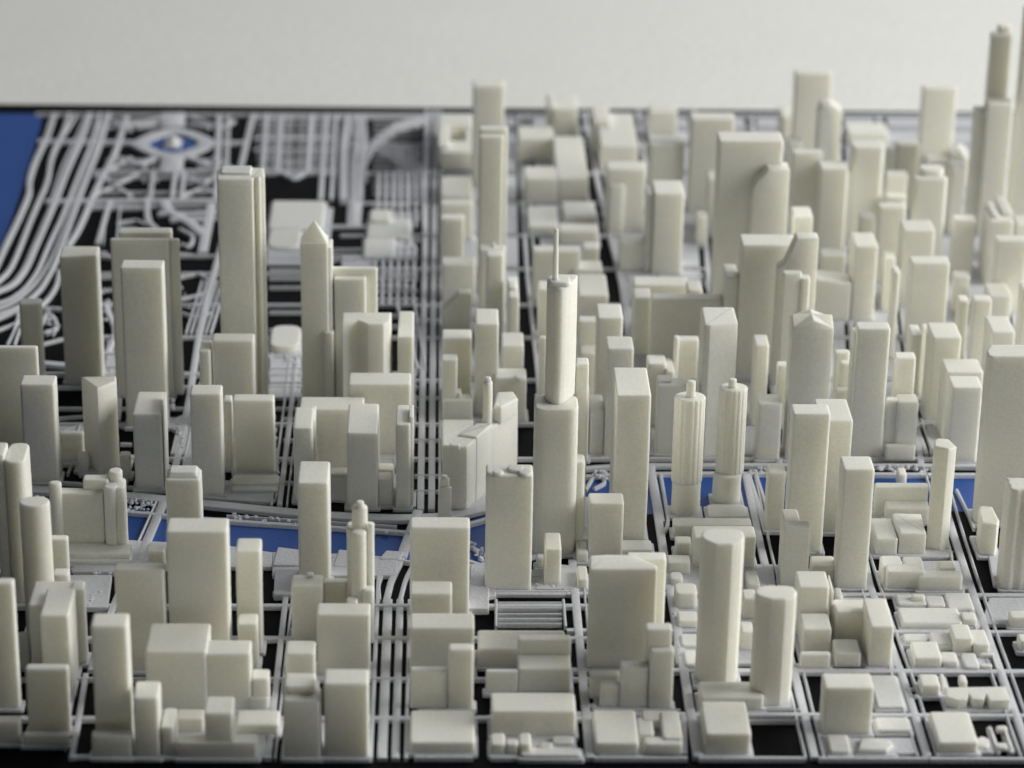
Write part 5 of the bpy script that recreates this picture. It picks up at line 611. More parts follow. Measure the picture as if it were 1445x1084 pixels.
('tower', 'broad box tower on the right side of the railway gap facing the river', [{'bb': (-0.0273, 0.0373, 2.7849, 2.8127), 'z0': 0.004, 'z1': 0.1109, 'kind': 'box'}], []),
('tower', 'small cube block in front of the broad box tower beside the railway gap', [{'bb': (-0.0265, 0.0183, 2.725, 2.7555), 'z0': 0.004, 'z1': 0.0622, 'kind': 'box'}], []),
('stepped_building', 'blocky building with a square annex beside the railway gap below the small cube', [{'bb': (-0.0258, 0.0415, 2.6551, 2.6896), 'z0': 0.004, 'z1': 0.0583, 'kind': 'box'}, {'bb': (0.0141, 0.0402, 2.5807, 2.5963), 'z0': 0.004, 'z1': 0.073, 'kind': 'box'}, {'bb': (-0.025, 0.0137, 2.582, 2.5916), 'z0': 0.004, 'z1': 0.0488, 'kind': 'box'}], []),
('low_building', 'square flat-topped block in the front row right of the railway gap', [{'bb': (-0.024, 0.0408, 2.4929, 2.5585), 'z0': 0.004, 'z1': 0.0163, 'kind': 'box'}], []),
('low_building', 'wide plain block with a sloping deep roof above the two-step building', [{'bb': (0.0453, 0.1383, 2.6709, 2.7052), 'z0': 0.004, 'z1': 0.0301, 'cor': (0.0049, 0.0049, 0.0, 0.0), 'kind': 'box'}], []),
('low_building', 'two-step building with a raised rear roof bar at lower centre', [{'bb': (0.0868, 0.1419, 2.6165, 2.6647), 'z0': 0.004, 'z1': 0.0313, 'kind': 'box'}, {'bb': (0.0866, 0.1428, 2.6481, 2.6616), 'z0': 0.004, 'z1': 0.0485, 'kind': 'box'}], []),
('low_building', 'low block left of the two-step building at lower centre', [{'bb': (0.0531, 0.0868, 2.6148, 2.6219), 'z0': 0.004, 'z1': 0.0292, 'kind': 'box'}], []),
('wide_building', 'long low block stretched across the lower centre front', [{'bb': (0.0573, 0.1429, 2.5267, 2.5661), 'z0': 0.004, 'z1': 0.0326, 'kind': 'box'}], []),
('low_building', 'notched front edge block below the long low block', [{'bb': (0.0565, 0.071, 2.4904, 2.5152), 'z0': 0.004, 'z1': 0.0155, 'kind': 'box'}, {'bb': (0.0713, 0.0841, 2.4904, 2.5032), 'z0': 0.004, 'z1': 0.0155, 'kind': 'box'}, {'bb': (0.0847, 0.0971, 2.4905, 2.5154), 'z0': 0.004, 'z1': 0.0155, 'kind': 'box'}], []),
('low_slab', 'thin slab with little printed lumps at the front edge below the long low block', [{'bb': (0.0863, 0.1469, 2.4837, 2.4982), 'z0': 0.004, 'z1': 0.008, 'kind': 'box'}, {'bb': (0.1189, 0.1399, 2.5072, 2.5219), 'z0': 0.004, 'z1': 0.008, 'kind': 'box'}, {'bb': (0.1063, 0.119, 2.4988, 2.5098), 'z0': 0.004, 'z1': 0.008, 'kind': 'box'}], []),
('tower', 'massive broad tower with a faceted roof at lower centre right', [{'pts': [(0.1604, 2.6698), (0.2308, 2.6704), (0.2321, 2.6798), (0.2092, 2.7046), (0.1798, 2.7061), (0.162, 2.7029)], 'bb': (0.1604, 0.2321, 2.6698, 2.7061), 'z0': 0.004, 'z1': 0.12, 'kind': 'poly'}, {'bb': (0.2031, 0.2446, 2.7107, 2.7304), 'z0': 0.004, 'z1': 0.1108, 'kind': 'box'}], []),
('stepped_tower', 'tan stepped tower climbing to the right in front of the massive broad tower', [{'bb': (0.2158, 0.243, 2.5935, 2.6096), 'z0': 0.004, 'z1': 0.0906, 'kind': 'box'}, {'bb': (0.2201, 0.2453, 2.5833, 2.5991), 'z0': 0.004, 'z1': 0.0707, 'kind': 'box'}, {'bb': (0.1906, 0.2197, 2.5846, 2.5992), 'z0': 0.004, 'z1': 0.0521, 'kind': 'box'}, {'bb': (0.1703, 0.191, 2.5859, 2.5937), 'z0': 0.004, 'z1': 0.0317, 'kind': 'box'}, {'bb': (0.1604, 0.1915, 2.6035, 2.6181), 'z0': 0.004, 'z1': 0.0306, 'kind': 'box'}], []),
('low_building', 'front row block right of centre with a stub joined to its side', [{'bb': (0.1609, 0.2047, 2.4909, 2.5585), 'z0': 0.004, 'z1': 0.0172, 'kind': 'box'}, {'bb': (0.2054, 0.2214, 2.5104, 2.5458), 'z0': 0.004, 'z1': 0.0159, 'kind': 'box'}], []),
('courtyard_building', 'C-shaped low building wrapped round a dark courtyard in the front row', [{'bb': (0.2113, 0.2488, 2.5386, 2.5586), 'z0': 0.004, 'z1': 0.0168, 'kind': 'box'}, {'bb': (0.2294, 0.2492, 2.4994, 2.5534), 'z0': 0.004, 'z1': 0.0181, 'kind': 'box'}, {'bb': (0.2103, 0.2486, 2.4911, 2.5068), 'z0': 0.004, 'z1': 0.0159, 'kind': 'box'}], ['rear_wing', 'side_wing', 'front_wing']),
('low_building', 'rounded bar block immediately left of the octagonal tan tower', [{'bb': (0.2644, 0.2885, 2.8035, 2.8302), 'z0': 0.004, 'z1': 0.0224, 'rad': 0.007, 'kind': 'box'}, {'bb': (0.263, 0.2773, 2.8576, 2.8772), 'z0': 0.004, 'z1': 0.0121, 'rad': 0.006, 'kind': 'box'}], []),
('low_building', 'small rounded cube below the bar block left of the octagonal tan tower', [{'bb': (0.2644, 0.2859, 2.759, 2.7828), 'z0': 0.004, 'z1': 0.0126, 'kind': 'box'}], []),
('low_slab', 'flat low slab below the small rounded cube', [{'bb': (0.2653, 0.2824, 2.7126, 2.7386), 'z0': 0.004, 'z1': 0.008, 'kind': 'box'}], []),
('low_slab', 'flat low slab nearest the foot of the octagonal tan tower on its left', [{'bb': (0.2652, 0.2797, 2.6689, 2.7009), 'z0': 0.004, 'z1': 0.0088, 'kind': 'box'}], []),
('octagonal_tower', 'tall octagonal tan tower, left one of the two standing on a shared podium', [{'pts': [(0.2735, 2.6513), (0.2764, 2.6435), (0.2873, 2.6325), (0.3045, 2.6327), (0.3148, 2.6396), (0.3186, 2.65), (0.318, 2.6634), (0.308, 2.6698), (0.2828, 2.6695), (0.2755, 2.6629)], 'bb': (0.2735, 0.3186, 2.6325, 2.6698), 'z0': 0.004, 'z1': 0.1687, 'kind': 'poly'}], []),
('octagonal_tower', 'shorter octagonal tan tower, right one of the two standing on a shared podium', [{'pts': [(0.3263, 2.6058), (0.3292, 2.5977), (0.3416, 2.5897), (0.3566, 2.5899), (0.3666, 2.596), (0.3701, 2.6069), (0.3672, 2.6175), (0.36, 2.6207), (0.3391, 2.6205), (0.3312, 2.6172)], 'bb': (0.3263, 0.3701, 2.5897, 2.6207), 'z0': 0.004, 'z1': 0.1282, 'kind': 'poly'}], []),
('podium', 'low podium slab under the two octagonal tan towers', [{'bb': (0.2736, 0.3393, 2.5807, 2.6158), 'z0': 0.004, 'z1': 0.0184, 'kind': 'box'}], []),
('low_building', 'plain cube block in the front row below the two octagonal towers', [{'bb': (0.2711, 0.3171, 2.4927, 2.5589), 'z0': 0.004, 'z1': 0.0271, 'kind': 'box'}], []),
('tower', 'broad isolated cube tower in the lower right lots', [{'bb': (0.394, 0.4438, 2.5324, 2.5647), 'z0': 0.004, 'z1': 0.0573, 'kind': 'box'}], []),
('low_slab', 'large thin flat slab behind the broad isolated cube tower', [{'bb': (0.4578, 0.4861, 2.5831, 2.6502), 'z0': 0.004, 'z1': 0.0072, 'kind': 'box'}], []),
('low_slab', 'small thin flat slab right of the broad isolated cube tower', [{'bb': (0.4511, 0.4849, 2.5341, 2.5608), 'z0': 0.004, 'z1': 0.008, 'kind': 'box'}], []),
('low_slab', 'thin slab at the front edge right of the black square lot', [{'bb': (0.3972, 0.4181, 2.4918, 2.5263), 'z0': 0.004, 'z1': 0.008, 'kind': 'box'}], []),
('low_slab', 'thin slab with a cut corner at the front edge below the broad cube tower', [{'pts': [(0.4245, 2.4933), (0.4542, 2.4934), (0.4622, 2.5043), (0.4607, 2.5133), (0.4316, 2.5187)], 'bb': (0.4245, 0.4622, 2.4933, 2.5187), 'z0': 0.004, 'z1': 0.0088, 'kind': 'poly'}], []),
('tower', 'box tower with a side fin right of the octagonal pair', [{'bb': (0.3913, 0.4246, 2.7438, 2.7829), 'z0': 0.004, 'z1': 0.0622, 'kind': 'box'}, {'bb': (0.4282, 0.4298, 2.7472, 2.7862), 'z0': 0.004, 'z1': 0.055, 'kind': 'box'}], []),
('stepped_building', 'two-tier low block at the foot of the box tower with a side fin', [{'bb': (0.3922, 0.4233, 2.7009, 2.7384), 'z0': 0.004, 'z1': 0.0338, 'kind': 'box'}, {'bb': (0.3869, 0.4191, 2.6697, 2.6786), 'z0': 0.004, 'z1': 0.0204, 'kind': 'box'}], []),
('U_shaped_building', 'U-shaped building with a tall right arm and a cube in its mouth at lower right', [{'bb': (0.4599, 0.485, 2.6733, 2.7388), 'z0': 0.004, 'z1': 0.0518, 'kind': 'box'}, {'bb': (0.4307, 0.4656, 2.7281, 2.7586), 'z0': 0.004, 'z1': 0.0402, 'kind': 'box'}, {'bb': (0.4245, 0.452, 2.673, 2.7069), 'z0': 0.004, 'z1': 0.0196, 'kind': 'box'}], ['tall_arm', 'rear_wing', 'front_cube']),
('low_building', 'small cube behind the U-shaped building', [{'bb': (0.4432, 0.451, 2.8148, 2.8399), 'z0': 0.004, 'z1': 0.0125, 'kind': 'box'}], []),
('low_building', 'flat block with a raised bump in the low row right of the U-shaped building', [{'bb': (0.5118, 0.5436, 2.8087, 2.8328), 'z0': 0.004, 'z1': 0.008, 'kind': 'box'}, {'bb': (0.5279, 0.5426, 2.8155, 2.8243), 'z0': 0.004, 'z1': 0.013, 'kind': 'box'}], []),
('low_building', 'square flat block at the right end of the upper low row', [{'bb': (0.5662, 0.5945, 2.7991, 2.8372), 'z0': 0.004, 'z1': 0.008, 'kind': 'box'}], []),
('low_slab', 'connecting thin roof between the bump block and the square flat block', [{'bb': (0.5443, 0.564, 2.8056, 2.8296), 'z0': 0.004, 'z1': 0.008, 'kind': 'box'}], []),
('low_building', 'long horizontal bar block in the low row at the right', [{'bb': (0.5083, 0.5747, 2.7593, 2.7957), 'z0': 0.004, 'z1': 0.0109, 'kind': 'box'}], []),
('low_building', 'small lump block at the right end of the long horizontal bar', [{'bb': (0.5748, 0.5912, 2.7629, 2.7817), 'z0': 0.004, 'z1': 0.0132, 'kind': 'box'}], []),
('low_building', 'plain cube block at the left corner of the right-hand low lot', [{'bb': (0.5091, 0.5384, 2.672, 2.7103), 'z0': 0.004, 'z1': 0.0152, 'kind': 'box'}], []),
('low_building', 'small cube attached to the right of the corner cube in the low lot', [{'bb': (0.5399, 0.5562, 2.6722, 2.6953), 'z0': 0.004, 'z1': 0.0107, 'kind': 'box'}], []),
('low_building', 'raised double cube at the right end of the low lot with a lower wing', [{'bb': (0.5555, 0.5767, 2.7051, 2.7396), 'z0': 0.004, 'z1': 0.0204, 'kind': 'box'}, {'bb': (0.5774, 0.5945, 2.702, 2.7385), 'z0': 0.004, 'z1': 0.015, 'kind': 'box'}, {'bb': (0.5335, 0.5659, 2.7097, 2.7366), 'z0': 0.004, 'z1': 0.0118, 'kind': 'box'}], []),
('low_slab', 'thin flat roof slab at the rear left of the low lot', [{'bb': (0.5063, 0.5317, 2.7237, 2.7404), 'z0': 0.004, 'z1': 0.0085, 'kind': 'box'}], []),
('low_slab', 'thin slab with a framed pit beside it in the low lot at the right', [{'bb': (0.5623, 0.5778, 2.6661, 2.6984), 'z0': 0.004, 'z1': 0.008, 'kind': 'box'}, {'bb': (0.5824, 0.5981, 2.6927, 2.6988), 'z0': 0.004, 'z1': 0.008, 'kind': 'box'}, {'bb': (0.5961, 0.5966, 2.6678, 2.6961), 'z0': 0.004, 'z1': 0.008, 'kind': 'box'}, {'bb': (0.5784, 0.5918, 2.6678, 2.675), 'z0': 0.004, 'z1': 0.008, 'kind': 'box'}], []),
('low_building', 'lumpy bar block at the upper left of the zigzag lot', [{'bb': (0.5067, 0.5266, 2.6113, 2.6376), 'z0': 0.004, 'z1': 0.0159, 'kind': 'box'}, {'bb': (0.5318, 0.5362, 2.6204, 2.6499), 'z0': 0.004, 'z1': 0.0091, 'rad': 0.004, 'kind': 'box'}, {'bb': (0.5498, 0.5576, 2.625, 2.6423), 'z0': 0.004, 'z1': 0.0127, 'rad': 0.004, 'kind': 'box'}], []),
('zigzag_building', 'row building with three wavy notches along its front at lower right', [{'pts': [(0.5321, 2.6095), (0.5295, 2.5903), (0.5408, 2.5834), (0.5496, 2.5846), (0.5539, 2.5988), (0.5555, 2.5858), (0.5667, 2.5844), (0.5721, 2.599), (0.5734, 2.5821), (0.5941, 2.583), (0.5946, 2.6118)], 'bb': (0.5295, 0.5946, 2.5821, 2.6118), 'z0': 0.004, 'z1': 0.0153, 'rad': 0.0008, 'tr': 0.0005, 'kind': 'poly'}], []),
('low_building', 'plain cube block in the front row near the lower right corner', [{'bb': (0.5062, 0.5466, 2.4951, 2.5585), 'z0': 0.004, 'z1': 0.0161, 'kind': 'box'}], []),
('low_building', 'tiny round-nosed block stuck to the right of the corner front cube', [{'bb': (0.5495, 0.5607, 2.5008, 2.5226), 'z0': 0.004, 'z1': 0.008, 'kind': 'cyl'}], []),
('ring_frame', 'small oval ring frame lying in the dark lot at the lower right corner', [{'bb': (0.567, 0.5669, 2.5008, 2.5448), 'z0': 0.004, 'z1': 0.008, 'kind': 'box'}, {'bb': (0.5807, 0.5814, 2.5009, 2.5449), 'z0': 0.004, 'z1': 0.008, 'kind': 'box'}, {'bb': (0.5667, 0.5778, 2.4995, 2.5104), 'z0': 0.004, 'z1': 0.008, 'kind': 'box'}, {'bb': (0.5725, 0.584, 2.5346, 2.5439), 'z0': 0.004, 'z1': 0.0085, 'kind': 'box'}], []),
('low_building', 'flat block at the right frame edge above the small dark lot', [{'bb': (0.6274, 0.6487, 2.7616, 2.7796), 'z0': 0.004, 'z1': 0.0163, 'kind': 'box'}], []),
('low_building', 'flat block at the right frame edge two lots above the corner', [{'bb': (0.6275, 0.6388, 2.7087, 2.7281), 'z0': 0.004, 'z1': 0.0156, 'kind': 'box'}], []),
('low_building', 'low L-shaped block with a raised left end just below the wedge-roof house', [{'bb': (0.5012, 0.5247, 2.8665, 2.8939), 'z0': 0.004, 'z1': 0.025, 'kind': 'box'}, {'bb': (0.505, 0.5474, 2.8528, 2.8731), 'z0': 0.004, 'z1': 0.0252, 'kind': 'box'}], []),
('low_building', 'low square block in the middle of the low row below the wedge-roof house', [{'bb': (0.5268, 0.5486, 2.8667, 2.8918), 'z0': 0.004, 'z1': 0.025, 'kind': 'box'}], []),
('low_building', 'low block with a raised rear box below the slender hexagonal tower', [{'bb': (0.5393, 0.5892, 2.8479, 2.8651), 'z0': 0.004, 'z1': 0.0214, 'kind': 'box'}, {'bb': (0.5651, 0.5846, 2.867, 2.8875), 'z0': 0.004, 'z1': 0.0227, 'kind': 'box'}], []),
('tower', 'tall box tower standing on a street corner right of centre', [{'bb': (0.4481, 0.4826, 2.8523, 2.889), 'z0': 0.004, 'z1': 0.151, 'kind': 'box'}], []),
('tower', 'front one of two overlapping box towers beside the river', [{'bb': (0.4014, 0.4437, 2.9435, 2.9728), 'z0': 0.004, 'z1': 0.177, 'kind': 'box'}], []),
('tower', 'rear one of two overlapping box towers beside the river', [{'bb': (0.4395, 0.4778, 2.9951, 3.0592), 'z0': 0.004, 'z1': 0.1459, 'kind': 'box'}], []),
('low_building', 'small riverside block left of the two overlapping box towers', [{'bb': (0.3844, 0.4047, 2.9982, 3.0244), 'z0': 0.004, 'z1': 0.0781, 'kind': 'box'}], []),
('tower', 'short box tower with a scooped roof corner below the two overlapping towers', [{'bb': (0.3867, 0.4171, 2.8587, 2.8772), 'z0': 0.004, 'z1': 0.077, 'kind': 'box'}, {'bb': (0.3887, 0.4072, 2.8655, 2.9077), 'z0': 0.004, 'z1': 0.0765, 'kind': 'box'}], []),
('low_building', 'bright low block behind the tall street-corner tower', [{'bb': (0.4234, 0.4503, 2.8728, 2.9002), 'z0': 0.004, 'z1': 0.0215, 'kind': 'box'}], []),
('slender_tower', 'slender hexagonal tower with a pointed right side near the right river arm', [{'pts': [(0.5678, 2.9717), (0.5648, 2.9551), (0.5802, 2.9468), (0.5909, 2.9544), (0.5849, 2.9755), (0.5726, 2.9779)], 'bb': (0.5648, 0.5909, 2.9468, 2.9779), 'z0': 0.004, 'z1': 0.1332, 'kind': 'poly'}], []),
('low_building', 'lower left cube of the house-like pair below the wedge-roof hall', [{'bb': (0.5039, 0.5293, 2.9371, 2.9922), 'z0': 0.004, 'z1': 0.0244, 'kind': 'box'}], []),
('low_building', 'angled house block with a sloping roof, right half of the house-like pair', [{'pts': [(0.5293, 2.9797), (0.5308, 2.939), (0.5615, 2.9393), (0.5631, 2.9912), (0.5301, 2.9928)], 'bb': (0.5293, 0.5631, 2.939, 2.9928), 'z0': 0.004, 'z1': 0.0305, 'kind': 'poly'}], []),
('wedge_hall', 'long hall with a sloping wedge roof and a square chimney beside the river', [{'bb': (0.5281, 0.579, 3.0241, 3.0693), 'z0': 0.004, 'z1': 0.0293, 'cor': (0.0081, 0.0081, 0.0, 0.0), 'kind': 'box'}, {'bb': (0.5164, 0.5794, 3.0392, 3.0534), 'z0': 0.004, 'z1': 0.0411, 'kind': 'box'}, {'bb': (0.5567, 0.567, 3.1204, 3.1414), 'z0': 0.004, 'z1': 0.0197, 'kind': 'box'}], ['hall', 'rear_wing', 'chimney']),
('tower', 'small bright chamfered block right of the slender hexagonal tower', [{'pts': [(0.6262, 2.9745), (0.6239, 2.9399), (0.641, 2.9353), (0.6456, 2.9468), (0.6436, 2.9835), (0.6296, 2.9853)], 'bb': (0.6239, 0.6456, 2.9353, 2.9853), 'z0': 0.004, 'z1': 0.0441, 'kind': 'poly'}], []),
('tower', 'huge grey tower with a chamfered left edge cut by the right frame edge', [{'pts': [(0.632, 3.0368), (0.6321, 3.0232), (0.6364, 3.0194), (0.6968, 3.0203), (0.7039, 3.0572), (0.6401, 3.0562)], 'bb': (0.632, 0.7039, 3.0194, 3.0572), 'z0': 0.004, 'z1': 0.2166, 'kind': 'poly'}], []),
('fluted_tower', 'fluted bright tower cut by the right frame edge below the huge grey tower', [{'bb': (0.6339, 0.6723, 2.8522, 2.8865), 'z0': 0.004, 'z1': 0.1279, 'rib': 5, 'kind': 'box'}], []),
('spired_tower', 'tall stepped tower with rounded corners and a long needle spire in the centre', [{'bb': (0.1105, 0.1597, 2.9355, 2.9787), 'z0': 0.004, 'z1': 0.1842, 'rad': 0.013, 'kind': 'box'}, {'bb': (0.158, 0.1727, 2.9886, 3.0092), 'z0': 0.004, 'z1': 0.2173, 'rad': 0.003, 'kind': 'box'}, {'pts': [(0.1225, 2.9826), (0.1223, 2.9655), (0.1252, 2.9577), (0.1311, 2.9505), (0.1381, 2.9495), (0.1432, 2.9546), (0.1485, 2.9626), (0.1534, 2.9729), (0.1568, 2.9832), (0.1572, 2.9924), (0.1285, 2.9936)], 'bb': (0.1223, 0.1572, 2.9495, 2.9936), 'z0': 0.1836, 'z1': 0.3249, 'rad': 0.006, 'kind': 'poly', 'on': 0}, {'bb': (0.1236, 0.1479, 2.9528, 2.9738), 'z0': 0.3243, 'z1': 0.33, 'rad': 0.008, 'kind': 'box', 'on': 2}, {'bb': (0.1273, 0.1344, 2.9595, 2.9654), 'z0': 0.3294, 'z1': 0.3896, 'tap': (0.7, 0.7), 'kind': 'cyl', 'on': 3}, {'bb': (0.1492, 0.1692, 2.9483, 2.9712), 'z0': 0.004, 'z1': 0.1142, 'rad': 0.006, 'kind': 'box'}], ['lower_tier', 'side_tier', 'upper_tier', 'crown', 'spire', 'rear_tier']),
('low_building', 'small bright slab block at the foot of the tall spired tower', [{'bb': (0.1218, 0.1403, 2.8564, 2.8993), 'z0': 0.004, 'z1': 0.05, 'kind': 'box'}], []),
('low_building', 'tiny lump beside the small bright slab block', [{'bb': (0.1143, 0.1234, 2.9015, 2.9132), 'z0': 0.004, 'z1': 0.016, 'kind': 'box'}], []),
('tower', 'box tower with a lumpy crumbled roof left of the spired tower', [{'bb': (0.0552, 0.1068, 2.8458, 2.8762), 'z0': 0.004, 'z1': 0.1448, 'kind': 'box'}, {'bb': (0.0619, 0.0742, 2.8447, 2.8557), 'z0': 0.1442, 'z1': 0.1482, 'kind': 'cyl', 'on': 0}, {'bb': (0.0785, 0.0969, 2.8521, 2.868), 'z0': 0.1442, 'z1': 0.1486, 'kind': 'cyl', 'on': 0}, {'bb': (0.0906, 0.1053, 2.844, 2.8618), 'z0': 0.1442, 'z1': 0.1478, 'kind': 'cyl', 'on': 0}, {'bb': (0.0558, 0.064, 2.847, 2.8551), 'z0': 0.1442, 'z1': 0.1477, 'kind': 'cyl', 'on': 0}], ['shaft', 'roof_lump', 'roof_lump', 'roof_lump', 'roof_lump']),
('angled_slab', 'long angled slab with a bright side wall and stepped rooftop at the river', [{'pts': [(0.0074, 3.0529), (0.0363, 3.0493), (0.0628, 3.106), (0.0334, 3.1117), (0.0074, 3.0829)], 'bb': (0.0074, 0.0628, 3.0493, 3.1117), 'z0': 0.004, 'z1': 0.0857, 'kind': 'poly'}, {'pts': [(0.0257, 3.0802), (0.0481, 3.0725), (0.0679, 3.1133), (0.0477, 3.1131)], 'bb': (0.0257, 0.0679, 3.0725, 3.1133), 'z0': 0.004, 'z1': 0.088, 'kind': 'poly'}, {'pts': [(0.0512, 3.1198), (0.0663, 3.1117), (0.0987, 3.1662), (0.0915, 3.1894), (0.0726, 3.187)], 'bb': (0.0512, 0.0987, 3.1117, 3.1894), 'z0': 0.004, 'z1': 0.0822, 'kind': 'poly'}, {'bb': (0.0554, 0.0668, 3.1199, 3.1341), 'z0': 0.0816, 'z1': 0.136, 'kind': 'cyl', 'on': 2}, {'bb': (0.0568, 0.065, 3.1229, 3.1289), 'z0': 0.1354, 'z1': 0.1418, 'kind': 'cyl', 'on': 3}, {'pts': [(0.0688, 3.1304), (0.0771, 3.1242), (0.098, 3.1518), (0.0925, 3.1729), (0.0729, 3.1705)], 'bb': (0.0688, 0.098, 3.1242, 3.1729), 'z0': 0.0816, 'z1': 0.1035, 'kind': 'poly', 'on': 2}, {'bb': (0.0158, 0.0286, 3.0428, 3.0531), 'z0': 0.0851, 'z1': 0.0904, 'kind': 'box', 'on': 0}], ['front_tier', 'middle_tier', 'main_slab', 'turret', 'turret_cap', 'raised_block', 'roof_lump']),
('slender_tower', 'thin finial tower poking up in front of the long angled slab', [{'bb': (0.0029, 0.0185, 2.9945, 3.0018), 'z0': 0.004, 'z1': 0.0585, 'kind': 'box'}, {'bb': (0.0053, 0.0159, 2.9994, 3.0043), 'z0': 0.0579, 'z1': 0.0679, 'kind': 'box', 'on': 0}, {'bb': (0.007, 0.0138, 3.0008, 3.0068), 'z0': 0.0673, 'z1': 0.0707, 'kind': 'cyl', 'on': 1}], ['shaft', 'upper_shaft', 'finial']),
('tower', 'tall box tower with a sloping bright roof right of the spired tower', [{'bb': (0.2039, 0.2432, 2.9726, 3.0549), 'z0': 0.004, 'z1': 0.186, 'kind': 'box'}], []),
('low_building', 'low podium at the foot of the tall sloping-roofed box tower', [{'bb': (0.2113, 0.2482, 2.9363, 2.9625), 'z0': 0.004, 'z1': 0.0096, 'kind': 'box'}], []),
('tower', 'short box tower overlapping the foot of the tall sloping-roofed box tower', [{'bb': (0.1738, 0.2132, 2.9252, 2.954), 'z0': 0.004, 'z1': 0.0733, 'kind': 'box'}], []),
('low_building', 'small cube beside the short box tower right of the spired tower', [{'bb': (0.1607, 0.1736, 2.9161, 2.9492), 'z0': 0.004, 'z1': 0.0148, 'kind': 'box'}], []),
('low_building', 'small cube in the lane below the short box tower', [{'bb': (0.1589, 0.1705, 2.8498, 2.885), 'z0': 0.004, 'z1': 0.0157, 'kind': 'box'}], []),
('tower', 'grey box tower just behind the tall sloping-roofed box tower', [{'bb': (0.2064, 0.2389, 3.2026, 3.2439), 'z0': 0.004, 'z1': 0.1469, 'kind': 'box'}], []),
('tower', 'box tower behind the grey one with a chipped right edge', [{'bb': (0.2005, 0.232, 3.3112, 3.3606), 'z0': 0.004, 'z1': 0.1431, 'kind': 'box'}], []),
('low_building', 'dim low block between the spired tower and the grey box tower', [{'bb': (0.1881, 0.2058, 3.2085, 3.2643), 'z0': 0.004, 'z1': 0.0604, 'kind': 'box'}], []),
('low_building', 'small dim block with a round knob right behind the spired tower', [{'bb': (0.1731, 0.1858, 3.1917, 3.2405), 'z0': 0.004, 'z1': 0.0969, 'kind': 'box'}, {'bb': (0.1751, 0.1852, 3.1861, 3.1986), 'z0': 0.0963, 'z1': 0.1037, 'kind': 'cyl', 'on': 0}], []),
('low_building', 'bright low block left of the chipped box tower', [{'bb': (0.184, 0.2046, 3.3823, 3.4543), 'z0': 0.004, 'z1': 0.0659, 'kind': 'box'}], []),
('ribbed_round_tower', 'left one of the two ribbed round corncob towers with a roof spigot', [{'bb': (0.2777, 0.3115, 3.0348, 3.0624), 'z0': 0.004, 'z1': 0.0444, 'n': 40, 'kind': 'cyl'}, {'bb': (0.2764, 0.3128, 3.0352, 3.0665), 'z0': 0.0438, 'z1': 0.1516, 'rib': 17, 'kind': 'cyl', 'on': 0}, {'bb': (0.2894, 0.3002, 3.0459, 3.053), 'z0': 0.151, 'z1': 0.1716, 'kind': 'cyl', 'on': 1}], ['lower_shaft', 'ribbed_shaft', 'roof_spigot']),
('ribbed_round_tower', 'right one of the two ribbed round corncob towers with a roof spigot', [{'bb': (0.329, 0.3627, 3.0678, 3.0954), 'z0': 0.004, 'z1': 0.0392, 'n': 40, 'kind': 'cyl'}, {'bb': (0.3319, 0.3656, 3.0741, 3.1021), 'z0': 0.0386, 'z1': 0.1476, 'rib': 17, 'kind': 'cyl', 'on': 0}, {'bb': (0.3422, 0.3518, 3.0828, 3.09), 'z0': 0.147, 'z1': 0.1583, 'kind': 'cyl', 'on': 1}], ['lower_shaft', 'ribbed_shaft', 'roof_spigot']),
('low_building', 'curved low block at the foot of the right ribbed round tower', [{'bb': (0.3202, 0.3663, 3.0258, 3.0599), 'z0': 0.004, 'z1': 0.0084, 'rad': 0.006, 'kind': 'box'}], []),
('low_building', 'long thin bar below the two ribbed round towers', [{'bb': (0.2752, 0.3666, 2.9826, 3.0037), 'z0': 0.004, 'z1': 0.0181, 'kind': 'box'}], []),
('low_building', 'small low block below the left end of the long thin bar', [{'bb': (0.2744, 0.2926, 2.935, 2.955), 'z0': 0.004, 'z1': 0.0184, 'kind': 'box'}], []),
('low_building', 'half-hidden block behind the tall octagonal tan tower', [{'bb': (0.2919, 0.3624, 2.9033, 2.9343), 'z0': 0.004, 'z1': 0.0419, 'kind': 'box'}], []),
('low_slab', 'flat low slab left of the half-hidden block behind the octagonal tower', [{'bb': (0.2617, 0.2875, 2.8853, 2.9062), 'z0': 0.004, 'z1': 0.019, 'kind': 'box'}], []),
('low_slab', 'flat low slab right of the octagonal tower at street level', [{'bb': (0.3475, 0.3623, 2.8428, 2.877), 'z0': 0.004, 'z1': 0.0143, 'kind': 'box'}], []),
('low_building', 'small cube right of the tall octagonal tower', [{'bb': (0.3369, 0.3512, 2.7808, 2.8054), 'z0': 0.004, 'z1': 0.0281, 'kind': 'box'}], []),
('low_building', 'small cube further down on the right of the tall octagonal tower', [{'bb': (0.3275, 0.341, 2.7083, 2.7336), 'z0': 0.004, 'z1': 0.0264, 'kind': 'box'}], []),
('tower', 'four-sided tower with a raised pale roof and fluted corner behind the ribbed round towers', [{'pts': [(0.323, 3.2618), (0.3227, 3.2038), (0.3297, 3.2016), (0.3641, 3.2128), (0.3635, 3.2624)], 'bb': (0.3227, 0.3641, 3.2016, 3.2624), 'z0': 0.004, 'z1': 0.1787, 'kind': 'poly'}], []),
('tower', 'narrow pale tower behind the left ribbed round tower', [{'bb': (0.2992, 0.3296, 3.3279, 3.3445), 'z0': 0.004, 'z1': 0.1068, 'kind': 'box'}, {'bb': (0.2978, 0.304, 3.3189, 3.33), 'z0': 0.004, 'z1': 0.1134, 'kind': 'box'}], []),
('low_building', 'boxy grey building directly behind the left ribbed round tower with a raised left corner', [{'bb': (0.2703, 0.3181, 3.2097, 3.2356), 'z0': 0.004, 'z1': 0.0959, 'kind': 'box'}, {'bb': (0.2703, 0.2872, 3.2178, 3.2381), 'z0': 0.004, 'z1': 0.0985, 'kind': 'box'}], []),
